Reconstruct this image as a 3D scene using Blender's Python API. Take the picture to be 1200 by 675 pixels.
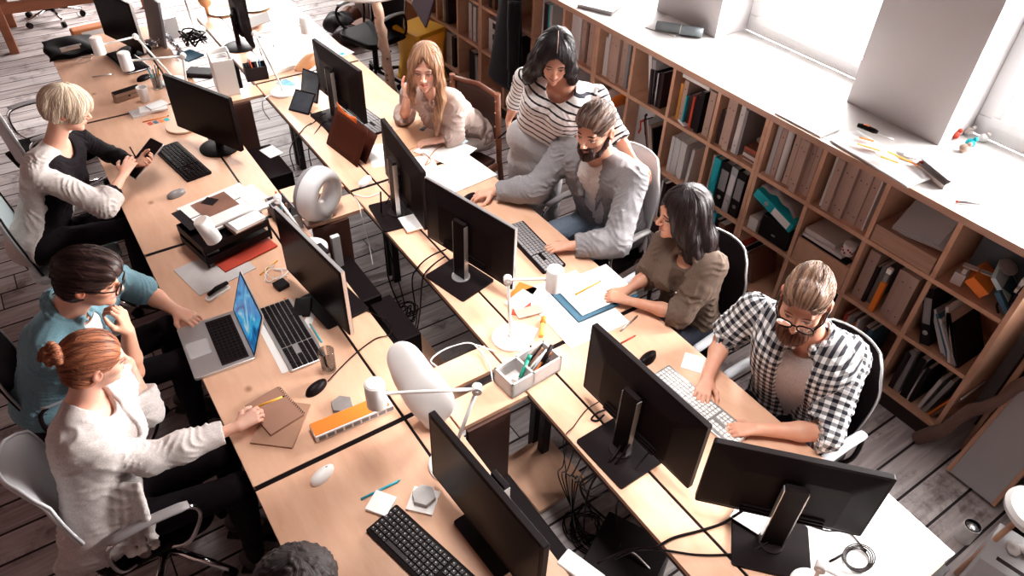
import bpy, math, random
import numpy as np
from mathutils import Vector, Matrix, Euler, Quaternion

S = bpy.context.scene
for _o in list(bpy.data.objects):
    bpy.data.objects.remove(_o)
COL = S.collection
PI = math.pi
rnd = random.Random(7)

# ------------------------------------------------------------ camera
CAMZ = 3.11
FOC = 856.16
RW = np.array(((0.82898541, -0.55838874, 0.03138806),
               (-0.34855416, -0.55972504, -0.75180974),
               (0.43737077, 0.61229886, -0.65863261)))
cam_d = bpy.data.cameras.new('camera')
cam_d.sensor_width = 36
cam_d.lens = 36 * FOC / 1200
cam_d.clip_start = 0.02
cam = bpy.data.objects.new('camera', cam_d)
COL.objects.link(cam)
_m = Matrix(((RW[0][0], -RW[1][0], -RW[2][0], 0), (RW[0][1], -RW[1][1], -RW[2][1], 0), (RW[0][2], -RW[1][2], -RW[2][2], CAMZ), (0, 0, 0, 1)))
cam.matrix_world = _m
S.camera = cam
S.cycles.transparent_max_bounces = 24

def P(u, v, z=0.74):
    """point on the level z that is seen at pixel (u, v) of the 1200x675 photograph"""
    r = RW.T @ np.array([(u - 600) / FOC, (v - 337.5) / FOC, 1.0])
    t = (z - CAMZ) / r[2]
    return Vector((r[0] * t, r[1] * t, z))
def Px(u, v, x):
    r = RW.T @ np.array([(u - 600) / FOC, (v - 337.5) / FOC, 1.0])
    t = x / r[0]
    return Vector((x, r[1] * t, CAMZ + r[2] * t))

# ------------------------------------------------------------ light
S.view_settings.view_transform = 'Standard'
S.view_settings.look = 'None'
S.view_settings.exposure = 0.2
S.view_settings.gamma = 1.0
S.view_settings.use_curve_mapping = False
w = bpy.data.worlds.new('sky')
S.world = w
w.use_nodes = True
w.node_tree.nodes['Background'].inputs[0].default_value = (0.93, 0.97, 1.0, 1)
w.node_tree.nodes['Background'].inputs[1].default_value = 2.5

def area(name, loc, target, sx, sy, power, color=(1, 1, 1), spread=PI):
    l = bpy.data.lights.new(name, 'AREA')
    l.shape = 'RECTANGLE'; l.size = sx; l.size_y = sy; l.energy = power; l.color = color
    l.spread = spread
    o = bpy.data.objects.new(name, l)
    COL.objects.link(o)
    o.location = loc
    d = Vector(target) - Vector(loc)
    o.rotation_euler = d.to_track_quat('-Z', 'Y').to_euler()
    return o
WCOL = (1.0, 0.97, 0.94)
R90 = math.radians(100)
for y_, sy_, e_ in ((-0.1, 3.2, 2500), (2.545, 1.5, 1200), (4.6, 2.4, 800), (8.0, 4.0, 2600)):
    area('daylight_window', (5.0, y_, 2.35), (1.2, y_, 0.95), 2.0, sy_, e_, WCOL)
area('daylight_window', (2.6, 10.85, 2.3), (0.3, 7.6, 0.0), 2.4, 2.0, 230, WCOL, R90)
area('added_ceiling_fill', (1.35, 2.7, 4.3), (1.35, 2.7, 0), 0.8, 4.8, 44, WCOL, R90 * .5)  # unseen overhead fill light, added to brighten the desks and the gap floor

# ------------------------------------------------------------ materials
MATS = {}
def new_mat(name):
    m = bpy.data.materials.new(name); m.use_nodes = True
    nt = m.node_tree
    return m, nt, nt.nodes['Principled BSDF']
def mat(name, col, rough=0.5, metal=0.0, spec=0.5, bump=0, bscale=200, var=0, vscale=8, sheen=0, coat=0, emit=None, trans=0, ior=1.45, stretch=None):
    if name in MATS: return MATS[name]
    m, nt, b = new_mat(name)
    b.inputs['Base Color'].default_value = (*col, 1)
    b.inputs['Roughness'].default_value = rough
    b.inputs['Metallic'].default_value = metal
    b.inputs['Specular IOR Level'].default_value = spec
    b.inputs['Coat Weight'].default_value = coat
    b.inputs['Sheen Weight'].default_value = sheen
    b.inputs['Transmission Weight'].default_value = trans
    b.inputs['IOR'].default_value = ior
    if emit:
        b.inputs['Emission Color'].default_value = (*emit[:3], 1)
        b.inputs['Emission Strength'].default_value = emit[3]
    N = nt.nodes; L = nt.links
    if bump or var:
        tc = N.new('ShaderNodeTexCoord'); mp = N.new('ShaderNodeMapping')
        L.new(tc.outputs['Object'], mp.inputs[0])
        if stretch: mp.inputs['Scale'].default_value = stretch
    if var:
        n = N.new('ShaderNodeTexNoise'); n.inputs['Scale'].default_value = vscale; n.inputs['Detail'].default_value = 5
        L.new(mp.outputs[0], n.inputs[0])
        mx = N.new('ShaderNodeMix'); mx.data_type = 'RGBA'
        mx.inputs[6].default_value = tuple(max(0, c * (1 - var)) for c in col) + (1,)
        mx.inputs[7].default_value = tuple(min(1, c * (1 + var)) for c in col) + (1,)
        L.new(n.outputs[0], mx.inputs[0]); L.new(mx.outputs[2], b.inputs['Base Color'])
    if bump:
        n2 = N.new('ShaderNodeTexNoise'); n2.inputs['Scale'].default_value = bscale; n2.inputs['Detail'].default_value = 3
        L.new(mp.outputs[0], n2.inputs[0])
        bp = N.new('ShaderNodeBump'); bp.inputs['Strength'].default_value = bump; bp.inputs['Distance'].default_value = 0.002
        L.new(n2.outputs[0], bp.inputs['Height']); L.new(bp.outputs[0], b.inputs['Normal'])
    MATS[name] = m
    return m

def wood_mat(name, c1, c2, grain=(1.0, 14, 14), rough=0.45, knots=True, spec=0.35):
    if name in MATS: return MATS[name]
    m, nt, b = new_mat(name); N = nt.nodes; L = nt.links
    tc = N.new('ShaderNodeTexCoord'); mp = N.new('ShaderNodeMapping'); mp.inputs['Scale'].default_value = grain
    L.new(tc.outputs['Object'], mp.inputs[0])
    n1 = N.new('ShaderNodeTexNoise'); n1.inputs['Scale'].default_value = 1.6; n1.inputs['Detail'].default_value = 8; n1.inputs['Distortion'].default_value = 1.2
    L.new(mp.outputs[0], n1.inputs[0])
    n2 = N.new('ShaderNodeTexNoise'); n2.inputs['Scale'].default_value = 7; n2.inputs['Detail'].default_value = 6; n2.inputs['Distortion'].default_value = .4
    L.new(mp.outputs[0], n2.inputs[0])
    a = N.new('ShaderNodeMath'); a.operation = 'ADD'; L.new(n1.outputs[0], a.inputs[0])
    s_ = N.new('ShaderNodeMath'); s_.operation = 'MULTIPLY'; s_.inputs[1].default_value = .5; L.new(n2.outputs[0], s_.inputs[0]); L.new(s_.outputs[0], a.inputs[1])
    cr = N.new('ShaderNodeValToRGB'); cr.color_ramp.elements[0].position = .45; cr.color_ramp.elements[0].color = (*c2, 1)
    cr.color_ramp.elements[1].position = .95; cr.color_ramp.elements[1].color = (*c1, 1)
    L.new(a.outputs[0], cr.inputs[0])
    last = cr.outputs[0]
    if knots:
        v = N.new('ShaderNodeTexVoronoi'); v.inputs['Scale'].default_value = 2.1
        mp2 = N.new('ShaderNodeMapping'); mp2.inputs['Scale'].default_value = (1.0, .8, 1.0); L.new(tc.outputs['Object'], mp2.inputs[0]); L.new(mp2.outputs[0], v.inputs[0])
        kr = N.new('ShaderNodeValToRGB'); kr.color_ramp.elements[0].position = 0.012; kr.color_ramp.elements[0].color = (1, 1, 1, 1)
        kr.color_ramp.elements[1].position = 0.045; kr.color_ramp.elements[1].color = (0, 0, 0, 1)
        L.new(v.outputs['Distance'], kr.inputs[0])
        mx = N.new('ShaderNodeMix'); mx.data_type = 'RGBA'; mx.inputs[7].default_value = (c2[0] * .45, c2[1] * .33, c2[2] * .25, 1)
        L.new(kr.outputs[0], mx.inputs[0]); L.new(last, mx.inputs[6]); last = mx.outputs[2]
    L.new(last, b.inputs['Base Color'])
    b.inputs['Roughness'].default_value = rough; b.inputs['Specular IOR Level'].default_value = spec
    MATS[name] = m
    return m

BLK = (0.007, 0.0035, 0.004)
M_black = mat('black plastic', BLK, .42, spec=.10)
M_blackm = mat('matt black plastic', (0.007, 0.0035, 0.004), .5, spec=.10)
M_screen = mat('dark screen', (0.006, 0.003, 0.0035), .3, spec=.08)
M_dark = mat('dark metal', (0.014, 0.008, 0.009), .42, spec=.15)
M_silver = mat('brushed aluminium', (0.62, 0.60, 0.60), .32, metal=.85)
M_chrome = mat('chrome', (0.8, 0.78, 0.78), .12, metal=1)
M_white = mat('white lacquer', (0.82, 0.79, 0.77), .35)
M_paper = mat('white paper', (0.84, 0.81, 0.79), .8)
M_paper2 = mat('greyish paper', (0.56, 0.52, 0.51), .8, var=.15, vscale=14)
M_birch = wood_mat('birch plywood', (0.74, 0.45, 0.31), (0.63, 0.345, 0.22), (5, 1.3, 5), rough=.32, spec=.5)
M_ply = wood_mat('shelf plywood', (0.68, 0.40, 0.265), (0.55, 0.30, 0.19), (3, 5, 3), knots=False)
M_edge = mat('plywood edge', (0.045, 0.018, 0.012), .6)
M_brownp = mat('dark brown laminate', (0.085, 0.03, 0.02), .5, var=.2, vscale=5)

# ------------------------------------------------------------ helpers
def tag(o, label=None, cat=None, group=None, kind=None):
    if label: o['label'] = label
    if cat: o['category'] = cat
    if group: o['group'] = group
    if kind: o['kind'] = kind
    return o
def thing(name, label, cat, loc=(0, 0, 0), rz=0, group=None, rot=None):
    o = bpy.data.objects.new(name, None); COL.objects.link(o)
    o.empty_display_size = .05
    o.location = loc
    o.rotation_euler = rot if rot else (0, 0, rz)
    return tag(o, label, cat, group)

class MB:
    def __init__(s):
        s.v = []; s.f = []; s.mi = []; s.sm = []; s.M = Matrix.Identity(4); s.cm = 0; s.smooth = False
    def add(s, vs, fs, smooth=None):
        b = len(s.v)
        s.v += [tuple(s.M @ Vector(p)) for p in vs]
        s.f += [tuple(b + i for i in f) for f in fs]
        s.mi += [s.cm] * len(fs); s.sm += [s.smooth if smooth is None else smooth] * len(fs)
        return s
    def box(s, c, d, rz=0, rot=None):
        x, y, z = (k / 2 for k in d)
        vs = [Vector((a * x, b * y, e * z)) for a in (-1, 1) for b in (-1, 1) for e in (-1, 1)]
        R = (Euler(rot) if rot else Euler((0, 0, rz))).to_matrix()
        vs = [R @ p + Vector(c) for p in vs]
        return s.add(vs, [(0, 1, 3, 2), (4, 6, 7, 5), (0, 4, 5, 1), (2, 3, 7, 6), (0, 2, 6, 4), (1, 5, 7, 3)], False)
    def b2(s, a, b):
        return s.box([(a[i] + b[i]) / 2 for i in range(3)], [abs(b[i] - a[i]) for i in range(3)])
    def prism(s, pts, z0, z1, smooth=False):
        n = len(pts)
        vs = [(p[0], p[1], z0) for p in pts] + [(p[0], p[1], z1) for p in pts]
        return s.add(vs, [tuple(range(n))[::-1], tuple(range(n, 2 * n))] + [(i, (i + 1) % n, n + (i + 1) % n, n + i) for i in range(n)], smooth)
    def tube(s, pts, r, seg=8, cap=True, flat=1.0):
        pts = [Vector(p) for p in pts]; n = len(pts)
        rs = r if isinstance(r, (list, tuple)) else [r] * n
        vs = []; up = None
        for i, p in enumerate(pts):
            t = (pts[min(i + 1, n - 1)] - pts[max(i - 1, 0)])
            if t.length < 1e-9: t = Vector((0, 0, 1))
            t.normalize()
            if up is None: up = Vector((0, 0, 1)) if abs(t.z) < .9 else Vector((1, 0, 0))
            sd = t.cross(up)
            if sd.length < 1e-6: sd = t.cross(Vector((0.3, 1, 0.1)))
            sd.normalize(); up = sd.cross(t).normalized()
            for k in range(seg):
                a = 2 * PI * k / seg
                vs.append(p + sd * (math.cos(a) * rs[i]) + up * (math.sin(a) * rs[i] * flat))
        fs = [(i * seg + k, i * seg + (k + 1) % seg, (i + 1) * seg + (k + 1) % seg, (i + 1) * seg + k) for i in range(n - 1) for k in range(seg)]
        s.add(vs, fs, True)
        if cap:
            b = len(s.v) - len(vs)
            s.f += [tuple(b + k for k in range(seg))[::-1], tuple(b + (n - 1) * seg + k for k in range(seg))]
            s.mi += [s.cm] * 2; s.sm += [False] * 2
        return s
    def cyl(s, p0, p1, r0, r1=None, seg=20):
        return s.tube([p0, p1], [r0, r0 if r1 is None else r1], seg)
    def lathe(s, prof, seg=28, c=(0, 0, 0), ax=None):
        pr = [prof[0]]
        for i in range(1, len(prof) - 1):
            a, b, d = (Vector(prof[k]) for k in (i - 1, i, i + 1))
            u, v = a - b, d - b
            if u.length > 1e-6 and v.length > 1e-6 and abs(PI - u.angle(v)) > .6:
                e = min(.0009, u.length * .3, v.length * .3)
                pr += [tuple(b + u.normalized() * e), tuple(b), tuple(b + v.normalized() * e)]
            else: pr.append(prof[i])
        prof = pr + [prof[-1]]
        vs = []; n = len(prof)
        for r, z in prof:
            for k in range(seg):
                a = 2 * PI * k / seg; vs.append(Vector((r * math.cos(a), r * math.sin(a), z)))
        if ax is not None:
            q = Vector((0, 0, 1)).rotation_difference(Vector(ax)); vs = [q @ p for p in vs]
        vs = [p + Vector(c) for p in vs]
        fs = [(i * seg + k, i * seg + (k + 1) % seg, (i + 1) * seg + (k + 1) % seg, (i + 1) * seg + k) for i in range(n - 1) for k in range(seg)]
        return s.add(vs, fs, True)
    def grid(s, fn, nu, nv, smooth=True):
        vs = [fn(i / nu, j / nv) for i in range(nu + 1) for j in range(nv + 1)]
        fs = [(i * (nv + 1) + j, (i + 1) * (nv + 1) + j, (i + 1) * (nv + 1) + j + 1, i * (nv + 1) + j + 1) for i in range(nu) for j in range(nv)]
        return s.add(vs, fs, smooth)
    def ell(s, c, r, rot=None, seg=16, rings=10):
        R = Euler(rot).to_matrix() if rot else Matrix.Identity(3)
        vs = []
        for i in range(rings + 1):
            th = PI * i / rings
            for k in range(seg):
                a = 2 * PI * k / seg
                vs.append(R @ Vector((r[0] * math.sin(th) * math.cos(a), r[1] * math.sin(th) * math.sin(a), r[2] * math.cos(th))) + Vector(c))
        fs = [(i * seg + k, (i + 1) * seg + k, (i + 1) * seg + (k + 1) % seg, i * seg + (k + 1) % seg) for i in range(rings) for k in range(seg)]
        return s.add(vs, fs, True)

def obj(name, mb, mats, parent=None, loc=None, rz=0, bev=0, solid=0, sub=0, rot=None, off=-1):
    me = bpy.data.meshes.new(name)
    me.from_pydata(mb.v, [], mb.f)
    for m in (mats if isinstance(mats, (list, tuple)) else [mats]): me.materials.append(m)
    me.polygons.foreach_set('material_index', mb.mi)
    me.polygons.foreach_set('use_smooth', mb.sm)
    me.update()
    o = bpy.data.objects.new(name, me); COL.objects.link(o)
    if loc is not None: o.location = loc
    if rot: o.rotation_euler = rot
    elif rz: o.rotation_euler = (0, 0, rz)
    if parent: o.parent = parent
    if solid:
        md = o.modifiers.new('solid', 'SOLIDIFY'); md.thickness = solid; md.offset = off
    if bev:
        md = o.modifiers.new('bevel', 'BEVEL'); md.width = bev; md.segments = 2; md.limit_method = 'ANGLE'; md.angle_limit = .6
    if sub:
        md = o.modifiers.new('sub', 'SUBSURF'); md.levels = sub; md.render_levels = sub
    return o
def copy_tree(o, parent=None):
    c = o.copy(); COL.objects.link(c); c.parent = parent
    for ch in [k for k in bpy.data.objects if k.parent == o]: copy_tree(ch, c)
    return c
def dup(o, loc, rz=0, label=None, group=None, rot=None):
    c = copy_tree(o); c.location = loc; c.rotation_euler = rot if rot else (0, 0, rz)
    if label: c['label'] = label
    if group: c['group'] = group
    return c
def spline(pts, n=8):
    pts = [Vector(p) for p in pts]
    q = [pts[0] * 2 - pts[1]] + pts + [pts[-1] * 2 - pts[-2]]
    out = []
    for i in range(1, len(q) - 2):
        a, b, c, d = q[i - 1], q[i], q[i + 1], q[i + 2]
        for k in range(n):
            t = k / n
            out.append(.5 * ((2 * b) + (c - a) * t + (2 * a - 5 * b + 4 * c - d) * t * t + (3 * b - a - 3 * c + d) * t ** 3))
    out.append(pts[-1])
    return out
def rrect(w, h, r, n=4, cx=0, cy=0):
    pts = []
    for sx, sy, a0 in ((1, 1, 0), (-1, 1, PI / 2), (-1, -1, PI), (1, -1, 1.5 * PI)):
        for k in range(n + 1):
            a = a0 + PI / 2 * k / n
            pts.append((cx + sx * (w / 2 - r) + r * math.cos(a), cy + sy * (h / 2 - r) + r * math.sin(a)))
    return pts
# ------------------------------------------------------------ room
def floor_mat():
    m, nt, b = new_mat('weathered floorboards'); N = nt.nodes; L = nt.links
    tc = N.new('ShaderNodeTexCoord'); sx = N.new('ShaderNodeSeparateXYZ'); L.new(tc.outputs['Object'], sx.inputs[0])
    def math_(op, a, b_=None, c=None):
        n = N.new('ShaderNodeMath'); n.operation = op
        for i, q in enumerate((a, b_, c)):
            if q is None: continue
            if isinstance(q, (int, float)): n.inputs[i].default_value = q
            else: L.new(q, n.inputs[i])
        return n.outputs[0]
    yb = math_('DIVIDE', math_('SUBTRACT', sx.outputs[1], 0.065), 0.165)
    row = math_('FLOOR', yb); fr = math_('FRACT', yb)
    wn = N.new('ShaderNodeTexWhiteNoise'); wn.noise_dimensions = '1D'; L.new(row, wn.inputs['W'])
    xo = math_('ADD', math_('DIVIDE', sx.outputs[0], 2.3), wn.outputs[0])
    seg = math_('FLOOR', xo); xf = math_('FRACT', xo)
    gy = math_('GREATER_THAN', math_('ABSOLUTE', math_('SUBTRACT', fr, .5)), .462)
    gx = math_('GREATER_THAN', math_('ABSOLUTE', math_('SUBTRACT', xf, .5)), .4985)
    gap = math_('MAXIMUM', gy, gx)
    wn2 = N.new('ShaderNodeTexWhiteNoise'); wn2.noise_dimensions = '2D'
    cb = N.new('ShaderNodeCombineXYZ'); L.new(row, cb.inputs[0]); L.new(seg, cb.inputs[1]); L.new(cb.outputs[0], wn2.inputs[0])
    mp = N.new('ShaderNodeMapping'); mp.inputs['Scale'].default_value = (1.2, 14, 1); L.new(tc.outputs['Object'], mp.inputs[0])
    ad = N.new('ShaderNodeVectorMath'); ad.operation = 'ADD'; L.new(mp.outputs[0], ad.inputs[0])
    cb2 = N.new('ShaderNodeCombineXYZ'); L.new(math_('MULTIPLY', wn2.outputs[0], 40), cb2.inputs[0]); L.new(cb2.outputs[0], ad.inputs[1])
    n1 = N.new('ShaderNodeTexNoise'); n1.inputs['Scale'].default_value = 2.2; n1.inputs['Detail'].default_value = 8; n1.inputs['Distortion'].default_value = .8; L.new(ad.outputs[0], n1.inputs[0])
    n2 = N.new('ShaderNodeTexNoise'); n2.inputs['Scale'].default_value = 3.4; n2.inputs['Detail'].default_value = 7; n2.inputs['Roughness'].default_value = .7; L.new(tc.outputs['Object'], n2.inputs[0])
    st = N.new('ShaderNodeValToRGB'); st.color_ramp.elements[0].position = .53; st.color_ramp.elements[1].position = .66
    st.color_ramp.elements[0].color = (0, 0, 0, 1); st.color_ramp.elements[1].color = (1, 1, 1, 1); L.new(n2.outputs[0], st.inputs[0])
    cr = N.new('ShaderNodeValToRGB'); cr.color_ramp.elements[0].position = .3; cr.color_ramp.elements[0].color = (0.30, 0.245, 0.24, 1)
    cr.color_ramp.elements[1].position = .72; cr.color_ramp.elements[1].color = (0.60, 0.545, 0.54, 1)
    L.new(math_('ADD', n1.outputs[0], math_('MULTIPLY', math_('SUBTRACT', wn2.outputs[0], .5), .22)), cr.inputs[0])
    mx = N.new('ShaderNodeMix'); mx.data_type = 'RGBA'; mx.inputs[7].default_value = (0.075, 0.038, 0.035, 1)
    L.new(math_('MULTIPLY', st.outputs[0], .75), mx.inputs[0]); L.new(cr.outputs[0], mx.inputs[6])
    mg = N.new('ShaderNodeMix'); mg.data_type = 'RGBA'; mg.inputs[7].default_value = (0.012, 0.006, 0.006, 1)
    L.new(gap, mg.inputs[0]); L.new(mx.outputs[2], mg.inputs[6]); L.new(mg.outputs[2], b.inputs['Base Color'])
    b.inputs['Roughness'].default_value = .62; b.inputs['Specular IOR Level'].default_value = .3
    bp = N.new('ShaderNodeBump'); bp.inputs['Strength'].default_value = .35; bp.inputs['Distance'].default_value = .004
    L.new(math_('SUBTRACT', n1.outputs[0], math_('MULTIPLY', gap, 2.0)), bp.inputs['Height']); L.new(bp.outputs[0], b.inputs['Normal'])
    return m
M_wall = mat('grey plaster wall', (0.56, 0.54, 0.545), .85, bump=.2, bscale=60)
M_wallw = mat('brown brick wall', (0.16, 0.10, 0.09), .85, bump=.2, bscale=60)
M_frame = mat('white window frame', (0.86, 0.87, 0.88), .4)
def clear_mat(name, tint=(1, 1, 1), gloss=.08, rough=.02):
    m, nt, b = new_mat(name); N = nt.nodes; L = nt.links
    tr = N.new('ShaderNodeBsdfTransparent'); tr.inputs[0].default_value = (*tint, 1)
    gl = N.new('ShaderNodeBsdfGlossy'); gl.inputs['Roughness'].default_value = rough
    fr = N.new('ShaderNodeFresnel'); fr.inputs[0].default_value = 1.45
    mu = N.new('ShaderNodeMath'); mu.operation = 'MULTIPLY_ADD'; mu.inputs[1].default_value = .8; mu.inputs[2].default_value = gloss * .3; L.new(fr.outputs[0], mu.inputs[0])
    mx = N.new('ShaderNodeMixShader'); L.new(mu.outputs[0], mx.inputs[0]); L.new(tr.outputs[0], mx.inputs[1]); L.new(gl.outputs[0], mx.inputs[2])
    L.new(mx.outputs[0], nt.nodes['Material Output'].inputs[0]); MATS[name] = m
    return m
M_glass = clear_mat('window glass', gloss=.0)

def st(name, mb, m, **k):
    o = obj(name, mb, m, **k); o['kind'] = 'structure'; return o
XW = 3.70          # inner face of the window wall
XR = 3.97          # window plane
Y0, Y1, X0, ZC = -3.0, 11.0, -4.0, 4.4
st('floor', MB().b2((X0, Y0, -.1), (XR + .3, Y1, 0)), floor_mat())
st('wall_left', MB().b2((X0 - .2, Y0, 0), (X0, Y1, ZC)), M_wallw)
st('wall_back', MB().b2((X0, Y0 - .2, 0), (XR + .3, Y0, ZC)), M_wallw)
st('wall_far', MB().b2((X0, Y1, 0), (XR + .3, Y1 + .2, ZC)), M_wallw)
st('ceiling', MB().b2((X0, Y0, ZC), (XR + .3, Y1, ZC + .1)), M_wallw)
mb = MB().b2((XW, Y0, 0), (XR + .3, Y1, 1.225))
mb.b2((XW, Y0, 2.35), (XR + .3, Y1, ZC))
piers = ((-3.0, -1.6), (1.48, 2.04), (3.05, 3.60), (5.65, 6.2), (9.9, 11.0))
for a, b in piers: mb.b2((XW, a, 1.225), (XR + .3, b, 2.35))
st('wall_right', mb, M_wall)
wins = ((-1.6, 1.48), (2.04, 3.05), (3.60, 5.65), (6.2, 9.9))
for i, (a, b) in enumerate(wins):
    fr = MB(); x = XR + .02
    t = .075
    fr.b2((x, a, 1.262), (x + .07, b, 1.262 + t + .03)); fr.b2((x, a, 2.35 - t), (x + .07, b, 2.35))
    fr.b2((x, a, 1.3672), (x + .07, a + t, 2.35 - t - .0002)); fr.b2((x, b - t, 1.3672), (x + .07, b, 2.35 - t - .0002))
    n = max(1, round((b - a) / 1.05))
    for k in range(1, n):
        yy = a + (b - a) * k / n; fr.b2((x, yy - .05, 1.3672), (x + .07, yy + .05, 2.35 - t - .0002))
    o = st('window_%d' % (i + 1), fr, M_frame, bev=.006)
    obj('sash', MB().b2((x - .02, a + t, 1.262 + t), (x - .0002, b - t, 1.262 + t + .05)).b2((x - .02, a + t, 2.22), (x - .0002, b - t, 2.27)).b2((x - .02, a + t, 1.3872), (x - .0002, a + t + .05, 2.2198)).b2((x - .02, b - t - .05, 1.3872), (x - .0002, b - t, 2.2198)), M_frame, o, bev=.004)
    obj('pane', MB().b2((x + .03, a + t, 1.34), (x + .036, b - t, 2.29)), M_glass, o)
# deep white sill board that runs from the shelves into the window recesses
M_sill = mat('white laminate board', (0.66, 0.63, 0.615), .5)
top = MB().b2((3.222, .655, 1.232), (XW - .001, 7.2, 1.262))
for a, b in wins[1:3]: top.b2((XW - .001, a + .002, 1.232), (XR + .018, b - .002, 1.262))
top.b2((XW - .001, .2, 1.232), (XR + .018, 1.478, 1.262)).b2((XW - .001, 6.202, 1.232), (XR + .018, 7.2, 1.262))
o = obj('counter_top', top, M_sill)
tag(o, 'long white counter board lying on the bookcases below the windows', 'counter')
obj('front_edge', MB().b2((3.210, .655, 1.228), (3.223, 7.2, 1.264)), mat('beech edge strip', (0.52, 0.31, 0.22), .5), o)

# ------------------------------------------------------------ bookcases
XS = 3.23; SD = .36
YD = [.68 + .372 * k for k in range(18)]
ZS = (.13, .507, .882)
def bookcase(k0, k1, label):
    ya, yb = YD[k0], YD[k1]
    t = thing('bookcase', label, 'bookcase', (XS, ya, 0), group=None)
    for k in (k0, k1):
        yy = YD[k] - ya + (.013 if k == k0 else -.013)
        obj('side_panel', MB().b2((0, yy - .012, .10), (SD, yy + .012, 1.228)), [M_ply], t, bev=.0015)
    for k in range(k0 + 1, k1):
        for z0, z1 in ((.144, .494), (.52, .869), (.895, 1.228)):
            obj('divider', MB().b2((0, YD[k] - ya - .0125, z0), (SD, YD[k] - ya + .0125, z1)), [M_ply], t, bev=.0015)
    for z in ZS:
        obj('shelf', MB().b2((0, .026, z - .0125), (SD, yb - ya - .026, z + .0125)), [M_ply], t, bev=.0015)
    obj('back_panel', MB().b2((SD, .001, .10), (SD + .012, yb - ya - .001, 1.228)), [M_ply], t)
    obj('plinth', MB().b2((.03, .001, 0), (SD, yb - ya - .001, .10)), mat('dark plinth', (0.03, 0.015, 0.014), .6), t)
bookcase(0, 4, 'plywood cube bookcase at the end by the leaning wooden pole')
bookcase(4, 8, 'plywood cube bookcase behind the seated woman in olive, second from the end')
bookcase(8, 12, 'plywood cube bookcase behind the standing woman in stripes')
bookcase(12, 17, 'plywood cube bookcase farthest along the wall, behind the hanging coat')

# ------------------------------------------------------------ desks
LX = (.126, .752, .915); RX = (1.252, 1.422, 2.055)
YS = (.17, 1.77, 3.39, 4.97, 6.42)
def desk(side, k, label):
    ya, yb = YS[k], YS[k + 1]
    L = side == 'L'
    xa, xb = (LX[0], LX[1]) if L else (RX[1], RX[2])
    sa, sb = (LX[1], LX[2]) if L else (RX[0], RX[1])
    t = thing('office_desk', label, 'desk', ((xa + xb) / 2, (ya + yb) / 2, 0))
    hx, hy = (xb - xa) / 2, (yb - ya) / 2
    g = .012
    def slab(nm, x0, x1, e=0):
        m = MB(); cx = (xa + xb) / 2
        m.b2((x0 - cx + g * .5, -hy + g, .718), (x1 - cx - g * .5, hy - g, .74))
        o = obj(nm, m, [M_birch], t, bev=.0015)
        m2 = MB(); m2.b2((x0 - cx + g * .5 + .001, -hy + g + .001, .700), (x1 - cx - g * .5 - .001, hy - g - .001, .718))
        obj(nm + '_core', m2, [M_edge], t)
    slab('desktop', xa, xb); slab('rear_strip', sa, sb)
    cx = (xa + xb) / 2
    xs_, xe_ = min(xa, sa) - cx, max(xb, sb) - cx
    obj('joint_strip', MB().b2((xs_ + .012, -hy - .0115, .69), (xe_ - .012, -hy + .0115, .7375)).b2((LX[1] - cx - .0055 if L else RX[1] - cx - .0055, -hy + .012, .69), (LX[1] - cx + .0055 if L else RX[1] - cx + .0055, hy - .012, .7375)), M_black, t)
    for sy in (-1, 1):
        for q in (-1, 1):
            x = q * (hx - .05); y = sy * (hy - .04)
            obj('leg', MB().b2((x - .022, y - .022, 0), (x + .022, y + .022, .70)), M_dark, t, bev=.003)
        obj('crossbar', MB().b2((-hx + .07, sy * (hy - .04) - .02, .655), (hx - .07, sy * (hy - .04) + .02, .70)), M_dark, t)
    xi = (sb if L else sa) - cx; q = -1 if L else 1
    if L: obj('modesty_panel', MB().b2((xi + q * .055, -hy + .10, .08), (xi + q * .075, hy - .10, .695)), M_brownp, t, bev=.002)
for k, l in enumerate(('birch desk in the left row with the orange box and the clear glass corner', 'birch desk in the left row under the open laptop and black paper trays',
                       'birch desk in the left row in front of the woman with the tablet', 'birch desk at the far end of the left row, black bag on its corner')):
    desk('L', k, ['birch desk nearest in the left row, with the white mouse and hexagonal coaster', l, l, l][0 if k == 0 else 1] if k < 1 else l)
for k, l in enumerate(('birch desk nearest in the right row, in front of the man in the checked shirt', 'birch desk in the right row shared by blazer man and olive shirt woman',
                       'birch desk in the right row where the long-haired blonde woman leans', 'sunlit birch desk at the far end of the right row')):
    desk('R', k, l)
def bridge(y0, y1, label):
    t = tag(obj('bridge_board', MB().b2((LX[2] + .004, y0, .716), (RX[0] - .004, y1, .7395)), [M_birch], bev=.0015), label, 'board')
bridge(3.46, 3.615, 'wooden plank bridging the two desk rows, just beyond the ring speaker')
bridge(3.20, 3.37, 'wooden plank bridging the two desk rows, under the white ring speaker')
bridge(1.80, 1.945, 'wooden plank bridging the desk rows with the white lamp cord over it')
bridge(1.60, 1.745, 'wooden plank bridging the desk rows, under the concrete pencil tray')
bridge(4.80, 4.96, 'wooden plank bridging the desk rows under the white magazine box')
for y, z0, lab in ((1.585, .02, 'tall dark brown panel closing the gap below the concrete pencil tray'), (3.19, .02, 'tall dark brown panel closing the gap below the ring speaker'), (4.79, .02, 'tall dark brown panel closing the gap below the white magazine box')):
    t = tag(obj('gap_panel', MB().b2((LX[2] + .03, y, z0), (RX[0] - .10, y + .02, .712)), M_brownp), lab, 'panel')

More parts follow.
